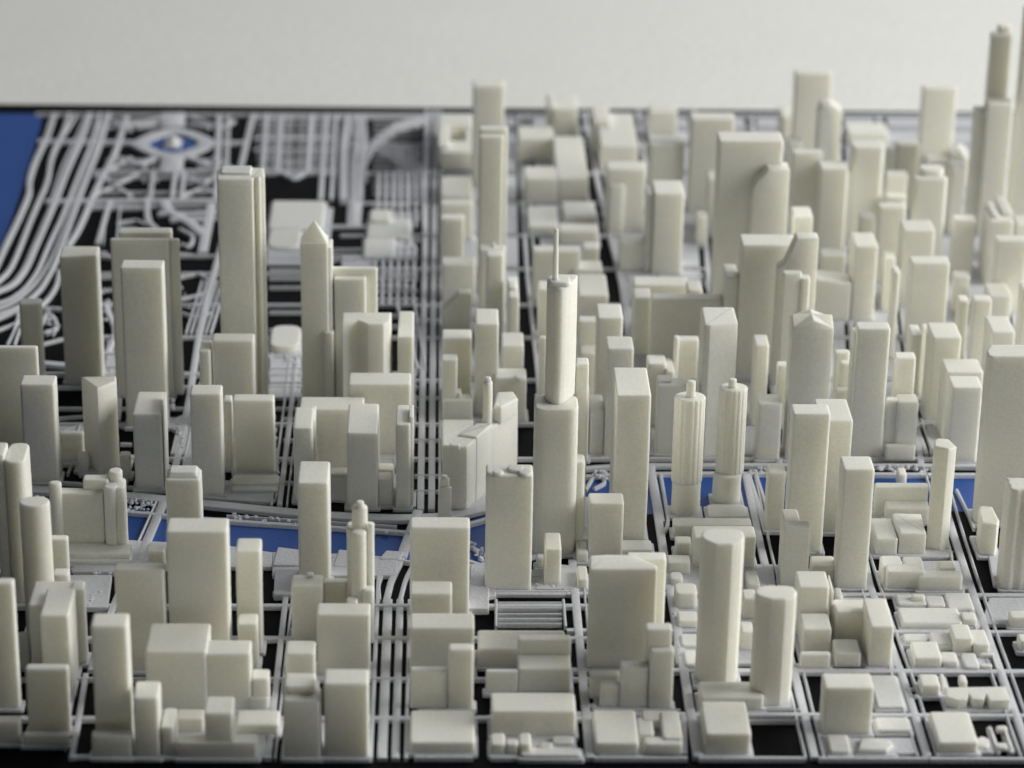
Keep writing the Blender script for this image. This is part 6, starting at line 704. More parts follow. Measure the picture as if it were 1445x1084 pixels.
('low_building', 'pale low block left behind the grey boxy building', [{'bb': (0.2639, 0.2869, 3.2945, 3.3257), 'z0': 0.004, 'z1': 0.0882, 'kind': 'box'}], []),
('low_building', 'pale low block behind the raised left corner of the grey boxy building', [{'bb': (0.2861, 0.2968, 3.2839, 3.3287), 'z0': 0.004, 'z1': 0.0827, 'kind': 'box'}], []),
('wide_building', 'big wide flat-faced block behind the ribbed round towers', [{'bb': (0.2821, 0.375, 3.5012, 3.5239), 'z0': 0.004, 'z1': 0.0933, 'kind': 'box'}], []),
('low_building', 'left wing joined to the big wide flat-faced block', [{'bb': (0.2609, 0.2837, 3.5246, 3.5616), 'z0': 0.004, 'z1': 0.0854, 'kind': 'box'}], []),
('low_building', 'long rear bar behind the big wide flat-faced block', [{'bb': (0.2653, 0.3393, 3.5994, 3.632), 'z0': 0.004, 'z1': 0.0748, 'kind': 'box'}], []),
('low_building', 'small bright cube on the right behind the big wide block', [{'bb': (0.3331, 0.3531, 3.5453, 3.5827), 'z0': 0.004, 'z1': 0.0883, 'kind': 'box'}], []),
('low_building', 'narrow bright block between the big wide block and the tall dark slab tower', [{'bb': (0.3755, 0.3929, 3.4781, 3.5289), 'z0': 0.004, 'z1': 0.1333, 'kind': 'box'}], []),
('low_building', 'deep bright-roofed block upper centre right of the needle spire', [{'bb': (0.1915, 0.2317, 3.598, 3.6778), 'z0': 0.004, 'z1': 0.0599, 'kind': 'box'}], []),
('low_building', 'dim block in front of the deep bright-roofed block', [{'bb': (0.182, 0.2194, 3.4099, 3.429), 'z0': 0.004, 'z1': 0.0984, 'kind': 'box'}], []),
('low_building', 'pale block immediately behind the shaft of the spired tower', [{'bb': (0.136, 0.1513, 3.5718, 3.606), 'z0': 0.004, 'z1': 0.0778, 'kind': 'box'}], []),
('wide_building', 'broad block just right of the needle spire tip', [{'bb': (0.1325, 0.198, 3.7164, 3.7405), 'z0': 0.004, 'z1': 0.0777, 'kind': 'box'}], []),
('low_building', 'bright-topped block right of the broad block by the needle tip', [{'bb': (0.1875, 0.2294, 3.7118, 3.7501), 'z0': 0.004, 'z1': 0.0522, 'kind': 'box'}], []),
('low_building', 'small block at the avenue corner upper centre', [{'bb': (0.2055, 0.2284, 3.7822, 3.8106), 'z0': 0.004, 'z1': 0.0573, 'kind': 'box'}], []),
('low_building', 'bright narrow roof visible between the spired tower and the avenue on its left', [{'bb': (0.1302, 0.1411, 3.3815, 3.3909), 'z0': 0.004, 'z1': 0.0865, 'kind': 'box'}], []),
('tower', 'narrow box tower in the upper centre avenue row', [{'bb': (0.3183, 0.3709, 4.0901, 4.136), 'z0': 0.004, 'z1': 0.1091, 'kind': 'box'}], []),
('tower', 'grey box tower with a bright roof rim in front of the avenue-row tower', [{'bb': (0.3058, 0.3485, 3.8203, 3.8781), 'z0': 0.004, 'z1': 0.1267, 'kind': 'box'}, {'bb': (0.2967, 0.3053, 3.8282, 3.8661), 'z0': 0.004, 'z1': 0.1228, 'kind': 'box'}], []),
('low_building', 'short block at the left foot of the grey rim-roofed tower', [{'bb': (0.2603, 0.3048, 3.8334, 3.873), 'z0': 0.004, 'z1': 0.0472, 'kind': 'box'}], []),
('wide_building', 'tall bulky block with two roof steps right of the dark avenue', [{'bb': (0.249, 0.3064, 3.9964, 4.0342), 'z0': 0.004, 'z1': 0.1013, 'kind': 'box'}, {'bb': (0.2527, 0.2752, 3.9901, 4.0049), 'z0': 0.004, 'z1': 0.0788, 'kind': 'box'}], []),
('low_building', 'broad low roof behind the tall bulky two-step block', [{'bb': (0.2555, 0.3144, 4.2714, 4.4407), 'z0': 0.004, 'z1': 0.0445, 'kind': 'box'}], []),
('low_building', 'small bright roof block at the far edge right of the dark avenue', [{'bb': (0.2732, 0.314, 4.3823, 4.4497), 'z0': 0.004, 'z1': 0.0416, 'kind': 'box'}], []),
('low_building', 'tall thin pale block at the far edge left of the dark avenue gap', [{'bb': (0.2493, 0.2755, 4.3675, 4.4476), 'z0': 0.004, 'z1': 0.054, 'kind': 'box'}], []),
('tower', 'far edge tower with a bright right rim standing behind the long roof', [{'bb': (0.1839, 0.2247, 4.4086, 4.4831), 'z0': 0.004, 'z1': 0.0606, 'kind': 'box'}, {'bb': (0.1747, 0.1856, 4.4152, 4.4292), 'z0': 0.004, 'z1': 0.079, 'kind': 'box'}], []),
('long_building', 'long deep building with a pale roof running toward the viewer behind the needle', [{'bb': (0.1819, 0.2295, 4.1251, 4.3272), 'z0': 0.004, 'z1': 0.0412, 'kind': 'box'}], []),
('low_building', 'short bright block left of the long deep building', [{'bb': (0.1327, 0.1822, 4.124, 4.1819), 'z0': 0.004, 'z1': 0.0412, 'kind': 'box'}], []),
('low_building', 'low far block before the far edge left of the long building', [{'bb': (0.1277, 0.1835, 4.3196, 4.3833), 'z0': 0.004, 'z1': 0.0395, 'kind': 'box'}], []),
('low_building', 'pale block under the short bright block beside the needle', [{'bb': (0.1344, 0.1789, 3.9819, 4.0708), 'z0': 0.004, 'z1': 0.0169, 'kind': 'box'}], []),
('low_building', 'flat pale block right of the needle tip', [{'bb': (0.1783, 0.2362, 3.9383, 3.9722), 'z0': 0.004, 'z1': 0.0253, 'kind': 'box'}], []),
('low_building', 'flat roofed block between the long building and the needle tip block', [{'bb': (0.1884, 0.2371, 4.0193, 4.0889), 'z0': 0.004, 'z1': 0.0183, 'kind': 'box'}], []),
('tower', 'wide tower at the far right of centre behind the tall dark slab tower', [{'bb': (0.3776, 0.4434, 4.079, 4.1122), 'z0': 0.004, 'z1': 0.1528, 'kind': 'box'}], []),
('tower', 'tall dark slab tower with a bright rim roof right of upper centre', [{'bb': (0.3795, 0.4668, 3.6787, 3.7209), 'z0': 0.004, 'z1': 0.2523, 'kind': 'box'}], []),
('tower', 'small far block with a diagonal roof edge left of the wide far tower', [{'bb': (0.3414, 0.386, 4.4125, 4.4565), 'z0': 0.004, 'z1': 0.0543, 'kind': 'box'}], []),
('low_building', 'small bright block seen left of the tall dark slab tower', [{'bb': (0.3977, 0.4116, 3.9869, 4.0286), 'z0': 0.004, 'z1': 0.0897, 'kind': 'box'}], []),
('low_building', 'bright block low beside the left foot of the tall dark slab tower', [{'bb': (0.3791, 0.3945, 3.9418, 3.9698), 'z0': 0.004, 'z1': 0.0479, 'kind': 'box'}], []),
('tower', 'box tower with a wide flat roof standing in front of the tall dark slab tower', [{'bb': (0.3929, 0.462, 3.4598, 3.5027), 'z0': 0.004, 'z1': 0.185, 'kind': 'box'}], []),
('tower', 'rear one of the three stacked towers rising above the far edge at centre', [{'bb': (0.0535, 0.1017, 4.2, 4.235), 'z0': 0.004, 'z1': 0.1624, 'kind': 'box'}], []),
('tower', 'middle one of the three stacked towers with a double roof rim at centre', [{'bb': (0.0568, 0.0905, 3.747, 3.7585), 'z0': 0.004, 'z1': 0.2329, 'kind': 'box'}, {'bb': (0.0576, 0.0978, 3.8018, 3.8193), 'z0': 0.004, 'z1': 0.2256, 'kind': 'box'}], []),
('tower', 'front one of the three stacked towers with a ragged bright crown', [{'bb': (0.0661, 0.0893, 3.5858, 3.6091), 'z0': 0.004, 'z1': 0.1203, 'kind': 'box'}, {'bb': (0.0577, 0.0931, 3.6339, 3.6559), 'z0': 0.004, 'z1': 0.1103, 'kind': 'box'}, {'bb': (0.0748, 0.0787, 3.6457, 3.6525), 'z0': 0.1097, 'z1': 0.1154, 'kind': 'cyl', 'on': 1}], ['shaft', 'shoulder', 'finial']),
('courtyard_building', 'small far block with a square courtyard at the railway gap', [{'bb': (0.0011, 0.0187, 4.2785, 4.4385), 'z0': 0.004, 'z1': 0.04, 'kind': 'box'}, {'bb': (0.0009, 0.0549, 4.3865, 4.4445), 'z0': 0.004, 'z1': 0.0394, 'kind': 'box'}, {'bb': (0.0438, 0.0633, 4.2796, 4.4529), 'z0': 0.004, 'z1': 0.0335, 'kind': 'box'}, {'bb': (0.0043, 0.0632, 4.2655, 4.3206), 'z0': 0.004, 'z1': 0.0348, 'kind': 'box'}], ['left_wing', 'rear_wing', 'right_wing', 'front_wing']),
('low_building', 'bright-roofed block second from the far edge beside the railway gap', [{'bb': (0.0049, 0.0525, 4.1022, 4.1858), 'z0': 0.004, 'z1': 0.0223, 'kind': 'box'}], []),
('low_building', 'wide olive block behind the narrow block beside the railway gap', [{'bb': (0.0048, 0.0531, 3.9555, 3.9755), 'z0': 0.004, 'z1': 0.0598, 'kind': 'box'}], []),
('tower', 'narrow block with a bright right rim beside the railway gap', [{'bb': (0.0048, 0.0388, 3.8568, 3.8788), 'z0': 0.004, 'z1': 0.0729, 'kind': 'box'}], []),
('tower', 'box block with a bright right rim in the middle of the railway gap row', [{'bb': (0.0065, 0.0536, 3.7114, 3.7412), 'z0': 0.004, 'z1': 0.0598, 'kind': 'box'}], []),
('slope_roof_tower', 'block with a roof sloping up to the right beside the railway gap', [{'pts': [(0.007, 0.0328), (0.0297, 0.0567), (0.0464, 0.0568)], 'bb': (0.007, 0.0464, 3.6051, 3.6262), 'z0': 0.004, 'z1': 0.0567, 'kind': 'prof'}], []),
('tower', 'square block beside the railway gap below the slope-roofed block', [{'bb': (0.0072, 0.0449, 3.3755, 3.4086), 'z0': 0.004, 'z1': 0.0872, 'kind': 'box'}], []),
('low_building', 'slim stub tower and its wider podium beside the railway gap above the angled slab', [{'bb': (0.0073, 0.0267, 3.313, 3.3337), 'z0': 0.004, 'z1': 0.0845, 'kind': 'box'}, {'bb': (0.0076, 0.0462, 3.3066, 3.3284), 'z0': 0.004, 'z1': 0.0321, 'kind': 'box'}, {'bb': (0.0259, 0.0317, 3.3132, 3.3305), 'z0': 0.004, 'z1': 0.0388, 'kind': 'box'}], []),
('low_building', 'low block hidden behind the long angled slab at the railway gap', [{'bb': (0.0076, 0.0461, 3.1961, 3.2536), 'z0': 0.004, 'z1': 0.0301, 'kind': 'box'}], []),
('tower', 'box tower with a tall bright roof square behind the turret of the angled slab', [{'bb': (0.0487, 0.0778, 3.3246, 3.378), 'z0': 0.004, 'z1': 0.1283, 'kind': 'box'}], []),
('low_building', 'pale block right of the bright-roofed square tower', [{'bb': (0.0731, 0.1135, 3.3096, 3.3424), 'z0': 0.004, 'z1': 0.0616, 'kind': 'box'}, {'bb': (0.0982, 0.1123, 3.3009, 3.3187), 'z0': 0.061, 'z1': 0.0654, 'kind': 'cyl', 'on': 0}], []),
('low_building', 'thin pale block between the bright-roofed square tower and the avenue', [{'bb': (0.084, 0.1127, 3.4153, 3.462), 'z0': 0.004, 'z1': 0.0614, 'kind': 'box'}], []),
('low_building', 'thin stepped block left of the avenue behind the ragged-crowned tower', [{'bb': (0.0948, 0.1089, 3.522, 3.5979), 'z0': 0.004, 'z1': 0.0866, 'kind': 'box'}, {'bb': (0.0952, 0.1057, 3.5464, 3.5736), 'z0': 0.004, 'z1': 0.0902, 'kind': 'box'}], []),
('low_building', 'pale sliver block beside the ragged-crowned tower', [{'bb': (0.0807, 0.0966, 3.3809, 3.412), 'z0': 0.004, 'z1': 0.03, 'kind': 'box'}], []),
('tower', 'plain tower standing alone at the left in front of the park roads', [{'bb': (-0.4791, -0.431, 3.4236, 3.4577), 'z0': 0.004, 'z1': 0.1788, 'cor': (0.0029, 0.0, 0.0, 0.0), 'kind': 'box'}], []),
('tower', 'rear tower of the tall left pair with a raised roof and stepped right edge', [{'bb': (-0.4009, -0.3342, 3.4018, 3.4238), 'z0': 0.004, 'z1': 0.2175, 'kind': 'box'}, {'bb': (-0.4092, -0.3354, 3.3835, 3.3916), 'z0': 0.004, 'z1': 0.2152, 'kind': 'box'}, {'bb': (-0.3357, -0.3229, 3.3841, 3.3949), 'z0': 0.004, 'z1': 0.2143, 'kind': 'box'}, {'bb': (-0.3385, -0.3269, 3.3841, 3.3965), 'z0': 0.004, 'z1': 0.1169, 'kind': 'cyl'}], ['raised_core', 'front_slab', 'side_slab', 'edge_rib']),
('tower', 'front tower of the tall left pair, plain and narrower than the rear one', [{'bb': (-0.386, -0.334, 3.282, 3.31), 'z0': 0.004, 'z1': 0.2171, 'kind': 'box'}], []),
('wide_building', 'wide pale block cut by the left frame edge behind the grey river tower', [{'bb': (-0.5414, -0.4794, 3.2, 3.2085), 'z0': 0.004, 'z1': 0.1449, 'kind': 'box'}], []),
('tower', 'slim tower behind the wide pale block at the left frame edge', [{'bb': (-0.5326, -0.5056, 3.4181, 3.4395), 'z0': 0.004, 'z1': 0.114, 'kind': 'box'}], []),
('tower', 'grey box tower on the far river bank at the left', [{'bb': (-0.4904, -0.4499, 3.1196, 3.1491), 'z0': 0.004, 'z1': 0.1315, 'kind': 'box'}], []),
('triangular_tower', 'triangular prism tower with a bright right flank on the far river bank', [{'pts': [(-0.4264, 3.1798), (-0.4028, 3.1443), (-0.3822, 3.1677), (-0.3842, 3.1821)], 'bb': (-0.4264, -0.3822, 3.1443, 3.1821), 'z0': 0.004, 'z1': 0.1165, 'kind': 'poly'}], []),
('tower', 'grey box tower with a deep pale roof right of the triangular tower', [{'bb': (-0.3574, -0.324, 3.1014, 3.1699), 'z0': 0.004, 'z1': 0.1019, 'kind': 'box'}, {'bb': (-0.3228, -0.321, 3.1094, 3.1472), 'z0': 0.004, 'z1': 0.1114, 'kind': 'box'}], []),
('low_building', 'dim low block between the grey river tower and the triangular tower', [{'bb': (-0.4563, -0.4266, 3.1803, 3.1911), 'z0': 0.004, 'z1': 0.0407, 'kind': 'box'}], []),
('low_building', 'small block at the left foot of the triangular tower', [{'bb': (-0.4305, -0.4188, 3.1521, 3.1653), 'z0': 0.004, 'z1': 0.0251, 'kind': 'box'}], []),
('low_building', 'small block at the right foot of the triangular tower', [{'bb': (-0.3792, -0.3663, 3.1367, 3.1498), 'z0': 0.004, 'z1': 0.0325, 'kind': 'box'}], []),
('tower', 'box tower beside the narrow diagonal street on the far river bank', [{'bb': (-0.288, -0.2512, 3.0865, 3.1161), 'z0': 0.004, 'z1': 0.1347, 'kind': 'box'}], []),
('tower', 'bulky river block with a notched left corner right of the narrow diagonal street', [{'bb': (-0.2558, -0.2456, 3.1622, 3.1868), 'z0': 0.004, 'z1': 0.091, 'kind': 'box'}, {'bb': (-0.2429, -0.1936, 3.1484, 3.1692), 'z0': 0.004, 'z1': 0.0996, 'kind': 'box'}], []),
('tower', 'smooth box block in front of the tallest left tower', [{'bb': (-0.277, -0.2254, 3.2877, 3.3127), 'z0': 0.004, 'z1': 0.1192, 'kind': 'box'}, {'bb': (-0.2934, -0.279, 3.283, 3.3202), 'z0': 0.004, 'z1': 0.1073, 'kind': 'box'}], []),
('low_building', 'low rounded bar on the far bank below the bulky river block', [{'bb': (-0.2431, -0.1866, 3.1067, 3.1308), 'z0': 0.004, 'z1': 0.0112, 'rad': 0.005, 'kind': 'box'}, {'bb': (-0.2426, -0.1878, 3.0949, 3.1071), 'z0': 0.004, 'z1': 0.008, 'kind': 'box'}], []),
('tower', 'tallest left tower, a slim slab with grooved sides and a raised roof plate', [{'pts': [(-0.2721, 3.3664), (-0.2705, 3.3623), (-0.2282, 3.3633), (-0.2271, 3.3674), (-0.2274, 3.3728), (-0.2234, 3.3729), (-0.2226, 3.3675), (-0.219, 3.3676), (-0.2188, 3.373), (-0.2139, 3.3732), (-0.2143, 3.3883), (-0.2168, 3.4077), (-0.266, 3.4114), (-0.2742, 3.4008)], 'bb': (-0.2742, -0.2139, 3.3623, 3.4114), 'z0': 0.004, 'z1': 0.3038, 'kind': 'poly'}, {'bb': (-0.2683, -0.2308, 3.3792, 3.4069), 'z0': 0.3032, 'z1': 0.3067, 'kind': 'box', 'on': 0}], ['shaft', 'roof_plate']),
('pyramid_tower', 'slim tower with a pointed pyramid roof and chevron notches on its right side', [{'bb': (-0.1704, -0.136, 3.3595, 3.3901), 'z0': 0.004, 'z1': 0.2217, 'rad': 0.002, 'apex': 0.025, 'kind': 'box'}, {'bb': (-0.136, -0.1308, 3.3643, 3.3968), 'z0': 0.004, 'z1': 0.2139, 'kind': 'box'}, {'bb': (-0.1416, -0.1295, 3.3553, 3.3705), 'z0': 0.004, 'z1': 0.1025, 'kind': 'box'}], ['shaft', 'side_fin', 'side_fin']),
('tower', 'broad tower right of the pyramid-roofed tower with a lower front slab', [{'bb': (-0.1325, -0.0745, 3.3782, 3.3878), 'z0': 0.004, 'z1': 0.1806, 'kind': 'box'}, {'bb': (-0.1287, -0.0889, 3.3646, 3.3785), 'z0': 0.004, 'z1': 0.1718, 'kind': 'box'}], []),
('tower', 'grey-fronted box tower with a wavy roof edge below the broad tower', [{'pts': [(-0.1168, 3.2938), (-0.0974, 3.3031), (-0.0846, 3.2901), (-0.0654, 3.2904), (-0.0577, 3.3008), (-0.0559, 3.3311), (-0.1175, 3.3301)], 'bb': (-0.1175, -0.0559, 3.2901, 3.3311), 'z0': 0.004, 'z1': 0.1413, 'kind': 'poly'}], []),
('tower', 'slim box tower at the left edge of the railway gap', [{'bb': (-0.0481, -0.0283, 3.2992, 3.3867), 'z0': 0.004, 'z1': 0.1208, 'kind': 'box'}], []),
('wide_building', 'wide box block at the left edge of the railway gap', [{'bb': (-0.1065, -0.0305, 3.2053, 3.2432), 'z0': 0.004, 'z1': 0.0969, 'kind': 'box'}], []),
('tower', 'narrow block with a hollowed roof on the far river bank', [{'bb': (-0.1671, -0.1448, 3.0722, 3.1348), 'z0': 0.004, 'z1': 0.0983, 'kind': 'box'}, {'bb': (-0.1505, -0.1429, 3.1035, 3.149), 'z0': 0.004, 'z1': 0.0938, 'kind': 'box'}], []),
('wide_building', 'wide bright-roofed block behind the hollowed-roof block', [{'bb': (-0.164, -0.0868, 3.1596, 3.1985), 'z0': 0.004, 'z1': 0.0837, 'kind': 'box'}], []),
('tower', 'grey tower with a deep bright roof on the far river bank near the railway gap', [{'bb': (-0.1041, -0.0679, 3.0557, 3.143), 'z0': 0.004, 'z1': 0.0997, 'kind': 'box'}], []),
('low_building', 'low block right of the grey deep-roofed river tower', [{'bb': (-0.0688, -0.0498, 3.0617, 3.0845), 'z0': 0.004, 'z1': 0.0369, 'kind': 'box'}, {'bb': (-0.0686, -0.0504, 3.1045, 3.1251), 'z0': 0.004, 'z1': 0.0299, 'kind': 'box'}], []),
('tower', 'thin tower at the railway gap corner of the far river bank', [{'bb': (-0.0469, -0.0298, 3.0542, 3.1134), 'z0': 0.004, 'z1': 0.1113, 'kind': 'box'}, {'bb': (-0.0313, -0.026, 3.062, 3.099), 'z0': 0.004, 'z1': 0.1177, 'kind': 'box'}], []),
('low_building', 'low curved block with an open dark front on the far river bank', [{'bb': (-0.1443, -0.1067, 3.1394, 3.1681), 'z0': 0.004, 'z1': 0.008, 'rad': 0.006, 'kind': 'box'}], []),
('low_building', 'short low roof behind the far bank tower row left of the bright-roofed block', [{'bb': (-0.2776, -0.2472, 3.1783, 3.1874), 'z0': 0.004, 'z1': 0.0212, 'kind': 'box'}], []),
('low_building', 'flat round-ended park pavilion left of the pyramid roof', [{'bb': (-0.246, -0.1999, 3.9095, 3.9931), 'z0': 0.004, 'z1': 0.008, 'rad': 0.02, 'kind': 'box'}], []),
('low_building', 'flat white park hall behind the pyramid roof', [{'bb': (-0.2487, -0.1687, 3.9865, 4.1084), 'z0': 0.004, 'z1': 0.0089, 'rad': 0.004, 'kind': 'box'}], []),
('low_building', 'low park station block beside the railway yard', [{'bb': (-0.1025, -0.0398, 3.9565, 4.0344), 'z0': 0.004, 'z1': 0.0082, 'kind': 'box'}, {'bb': (-0.0998, -0.0691, 4.0132, 4.0609), 'z0': 0.004, 'z1': 0.013, 'kind': 'box'}], []),
('low_building', 'dim low block in the railway yard', [{'bb': (-0.1058, -0.0615, 3.8747, 3.9537), 'z0': 0.004, 'z1': 0.008, 'kind': 'box'}], []),
('low_building', 'pale round-ended block below the park pavilion left of the pyramid tower', [{'bb': (-0.2212, -0.1817, 3.5174, 3.5942), 'z0': 0.004, 'z1': 0.0157, 'rad': 0.02, 'kind': 'box'}], []),
('tower', 'box tower rising above the far edge right of centre', [{'bb': (0.5589, 0.6168, 4.3058, 4.3292), 'z0': 0.004, 'z1': 0.1549, 'kind': 'box'}], []),
('tower', 'slope-shouldered tower in front of the far edge box tower', [{'pts': [(0.5885, 0.1353), (0.6025, 0.1375), (0.6211, 0.1253)], 'bb': (0.5885, 0.6211, 4.2052, 4.2386), 'z0': 0.004, 'z1': 0.1375, 'kind': 'prof'}, {'bb': (0.5845, 0.6044, 4.205, 4.2326), 'z0': 0.004, 'z1': 0.1281, 'kind': 'box'}], []),
('tower', 'dim square block below the slope-shouldered tower', [{'bb': (0.5157, 0.5595, 3.9538, 3.9746), 'z0': 0.004, 'z1': 0.1424, 'kind': 'box'}], []),
('tower', 'bright-roofed block right of the dim square block', [{'bb': (0.5532, 0.5932, 3.9192, 3.9551), 'z0': 0.004, 'z1': 0.131, 'kind': 'box'}], []),
('low_building', 'small white block at far right of centre', [{'bb': (0.5396, 0.562, 4.204, 4.2326), 'z0': 0.004, 'z1': 0.0747, 'kind': 'box'}], []),
('tower', 'round-shouldered tower with a bright right rim in the upper right', [{'bb': (0.6009, 0.6483, 3.9437, 3.9797), 'z0': 0.004, 'z1': 0.1558, 'rad': 0.008, 'kind': 'box'}], []),
('low_building', 'flat far block with a sloping roof between the two far edge towers', [{'bb': (0.6622, 0.728, 4.4027, 4.4569), 'z0': 0.004, 'z1': 0.0261, 'kind': 'box'}], []),
('tower', 'square block with a bright right edge left of the ringed round tower', [{'bb': (0.6899, 0.7234, 4.0853, 4.1108), 'z0': 0.004, 'z1': 0.1125, 'kind': 'box'}, {'bb': (0.6736, 0.6875, 4.0847, 4.1017), 'z0': 0.004, 'z1': 0.1068, 'kind': 'box'}], []),
('tower', 'tall plain box tower rising above the far edge near the right', [{'bb': (0.7536, 0.8074, 4.266, 4.2841), 'z0': 0.004, 'z1': 0.1452, 'kind': 'box'}, {'bb': (0.7639, 0.8246, 4.2493, 4.2672), 'z0': 0.004, 'z1': 0.0357, 'kind': 'box'}], []),
('ringed_tower', 'round-edged tower with ringed layers near its top in the upper right', [{'bb': (0.6709, 0.7187, 3.8131, 3.8286), 'z0': 0.004, 'z1': 0.1543, 'rad': 0.014, 'kind': 'box'}, {'bb': (0.6804, 0.7156, 3.8244, 3.8504), 'z0': 0.004, 'z1': 0.1629, 'rad': 0.012, 'kind': 'box'}], []),
('stepped_block', 'stepped dim block left of the ringed tower', [{'bb': (0.6534, 0.6828, 3.9327, 3.9484), 'z0': 0.004, 'z1': 0.0845, 'kind': 'box'}, {'bb': (0.6609, 0.6925, 3.9924, 4.014), 'z0': 0.004, 'z1': 0.097, 'kind': 'box'}], []),
('stepped_skyscraper', 'tallest dark stepped skyscraper of bundled tubes in the upper right corner', [{'bb': (0.7849, 0.8017, 3.9949, 4.0185), 'z0': 0.004, 'z1': 0.1966, 'kind': 'box'}, {'bb': (0.8002, 0.8385, 3.9864, 4.0169), 'z0': 0.004, 'z1': 0.2093, 'kind': 'box'}, {'bb': (0.8078, 0.8382, 4.0322, 4.0541), 'z0': 0.004, 'z1': 0.2994, 'kind': 'box'}, {'bb': (0.819, 0.8376, 4.0446, 4.0631), 'z0': 0.004, 'z1': 0.3086, 'kind': 'box'}], ['side_tube', 'middle_tubes', 'upper_tube', 'top_tube']),
('tower', 'dark tower just entering the frame at the upper right edge', [{'bb': (0.8459, 0.8889, 3.9967, 4.019), 'z0': 0.004, 'z1': 0.3504, 'kind': 'box'}], []),
('rounded_roof_block', 'block with two curled roof ridges at the far right', [{'bb': (0.7774, 0.8113, 3.7871, 3.8519), 'z0': 0.004, 'z1': 0.1012, 'kind': 'box'}, {'bb': (0.7988, 0.8136, 3.8077, 3.8794), 'z0': 0.1006, 'z1': 0.1065, 'rad': 0.004, 'kind': 'box', 'on': 0}, {'bb': (0.7831, 0.7919, 3.7986, 3.8578), 'z0': 0.1006, 'z1': 0.1055, 'rad': 0.004, 'kind': 'box', 'on': 0}], ['block', 'roof_ridge', 'roof_ridge']),
('tower', 'pale block left of the curled-roof block', [{'bb': (0.7334, 0.7638, 3.814, 3.838), 'z0': 0.004, 'z1': 0.0926, 'kind': 'box'}], []),
('low_building', 'bright roof block behind the curled-roof block at the right edge', [{'bb': (0.8335, 0.8576, 3.8723, 3.9103), 'z0': 0.004, 'z1': 0.0655, 'kind': 'box'}], []),
('tower', 'bright-rimmed block at the far right below the curled-roof block', [{'bb': (0.7682, 0.8116, 3.6848, 3.7071), 'z0': 0.004, 'z1': 0.11, 'kind': 'box'}], []),
('tower', 'flat-topped box tower in the crowded upper right cluster', [{'bb': (0.6426, 0.6861, 3.7038, 3.7482), 'z0': 0.004, 'z1': 0.1165, 'kind': 'box'}], []),
('tower', 'broad flat-fronted box tower in the middle of the right cluster', [{'bb': (0.633, 0.6847, 3.57, 3.5981), 'z0': 0.004, 'z1': 0.1199, 'kind': 'box'}], []),
('tower', 'box tower with a bright sloping roof left of the broad flat-fronted tower', [{'bb': (0.5688, 0.6002, 3.6501, 3.7056), 'z0': 0.004, 'z1': 0.1131, 'kind': 'box'}], []),
('low_building', 'bright cube in the gap between two right cluster towers', [{'bb': (0.6166, 0.6303, 3.6819, 3.7171), 'z0': 0.004, 'z1': 0.0838, 'kind': 'box'}], []),
('low_building', 'dim block with a flat roof behind the bright cube', [{'bb': (0.6207, 0.6587, 3.7899, 3.8124), 'z0': 0.004, 'z1': 0.1194, 'kind': 'box'}], []),
('low_building', 'tiny bright ledge block below the dim flat-roofed block', [{'bb': (0.6029, 0.6238, 3.8311, 3.8637), 'z0': 0.004, 'z1': 0.0862, 'kind': 'box'}], []),
('low_building', 'dim low cube beside the dark gap at the right', [{'bb': (0.7147, 0.7359, 3.6836, 3.7067), 'z0': 0.004, 'z1': 0.0573, 'kind': 'box'}], []),
('slender_tower', 'slender box tower standing free in the right cluster', [{'bb': (0.7054, 0.7298, 3.495, 3.5166), 'z0': 0.004, 'z1': 0.0966, 'kind': 'box'}], []),
('low_building', 'cube with a bright corner behind the slender free box tower', [{'bb': (0.7546, 0.7848, 3.6324, 3.6821), 'z0': 0.004, 'z1': 0.0493, 'kind': 'box'}], []),
('low_building', 'dim block under the bright-cornered cube', [{'bb': (0.7109, 0.7412, 3.3897, 3.4463), 'z0': 0.004, 'z1': 0.095, 'kind': 'box'}], []),
('low_building', 'sliver block at the right frame edge behind the slender box tower', [{'bb': (0.7768, 0.7905, 3.5324, 3.5632), 'z0': 0.004, 'z1': 0.0976, 'kind': 'box'}], []),
('round_shoulder_tower', 'dark tower with a cut-off left shoulder behind the flat-roofed box tower', [{'pts': [(0.4255, 0.1912), (0.4318, 0.2056), (0.4459, 0.2201), (0.4737, 0.2203)], 'bb': (0.4255, 0.4737, 3.653, 3.6872), 'z0': 0.004, 'z1': 0.2201, 'kind': 'prof'}], []),
('slanted_tower', 'tower with a sharply slanted left shoulder and lower front tier in the right field', [{'pts': [(0.4356, 0.168), (0.444, 0.1738), (0.4579, 0.2095), (0.4855, 0.2097)], 'bb': (0.4356, 0.4855, 3.4206, 3.4441), 'z0': 0.004, 'z1': 0.2095, 'kind': 'prof'}, {'bb': (0.4377, 0.4618, 3.3814, 3.3956), 'z0': 0.004, 'z1': 0.1765, 'kind': 'box'}, {'bb': (0.4604, 0.4724, 3.3793, 3.3974), 'z0': 0.004, 'z1': 0.1704, 'kind': 'box'}], ['shaft', 'front_tier', 'front_tier']),
('gabled_tower', 'grey tower with a diamond folded roof of four gables behind the riverside', [{'bb': (0.4285, 0.4784, 3.195, 3.2352), 'z0': 0.004, 'z1': 0.1785, 'gable': 11, 'kind': 'box'}], []),
('tower', 'grey box tower with a bright roof right of the diamond-roofed tower', [{'bb': (0.5082, 0.5486, 3.2021, 3.2257), 'z0': 0.004, 'z1': 0.1751, 'kind': 'box'}, {'bb': (0.5053, 0.5146, 3.2123, 3.2359), 'z0': 0.004, 'z1': 0.1641, 'kind': 'box'}], []),
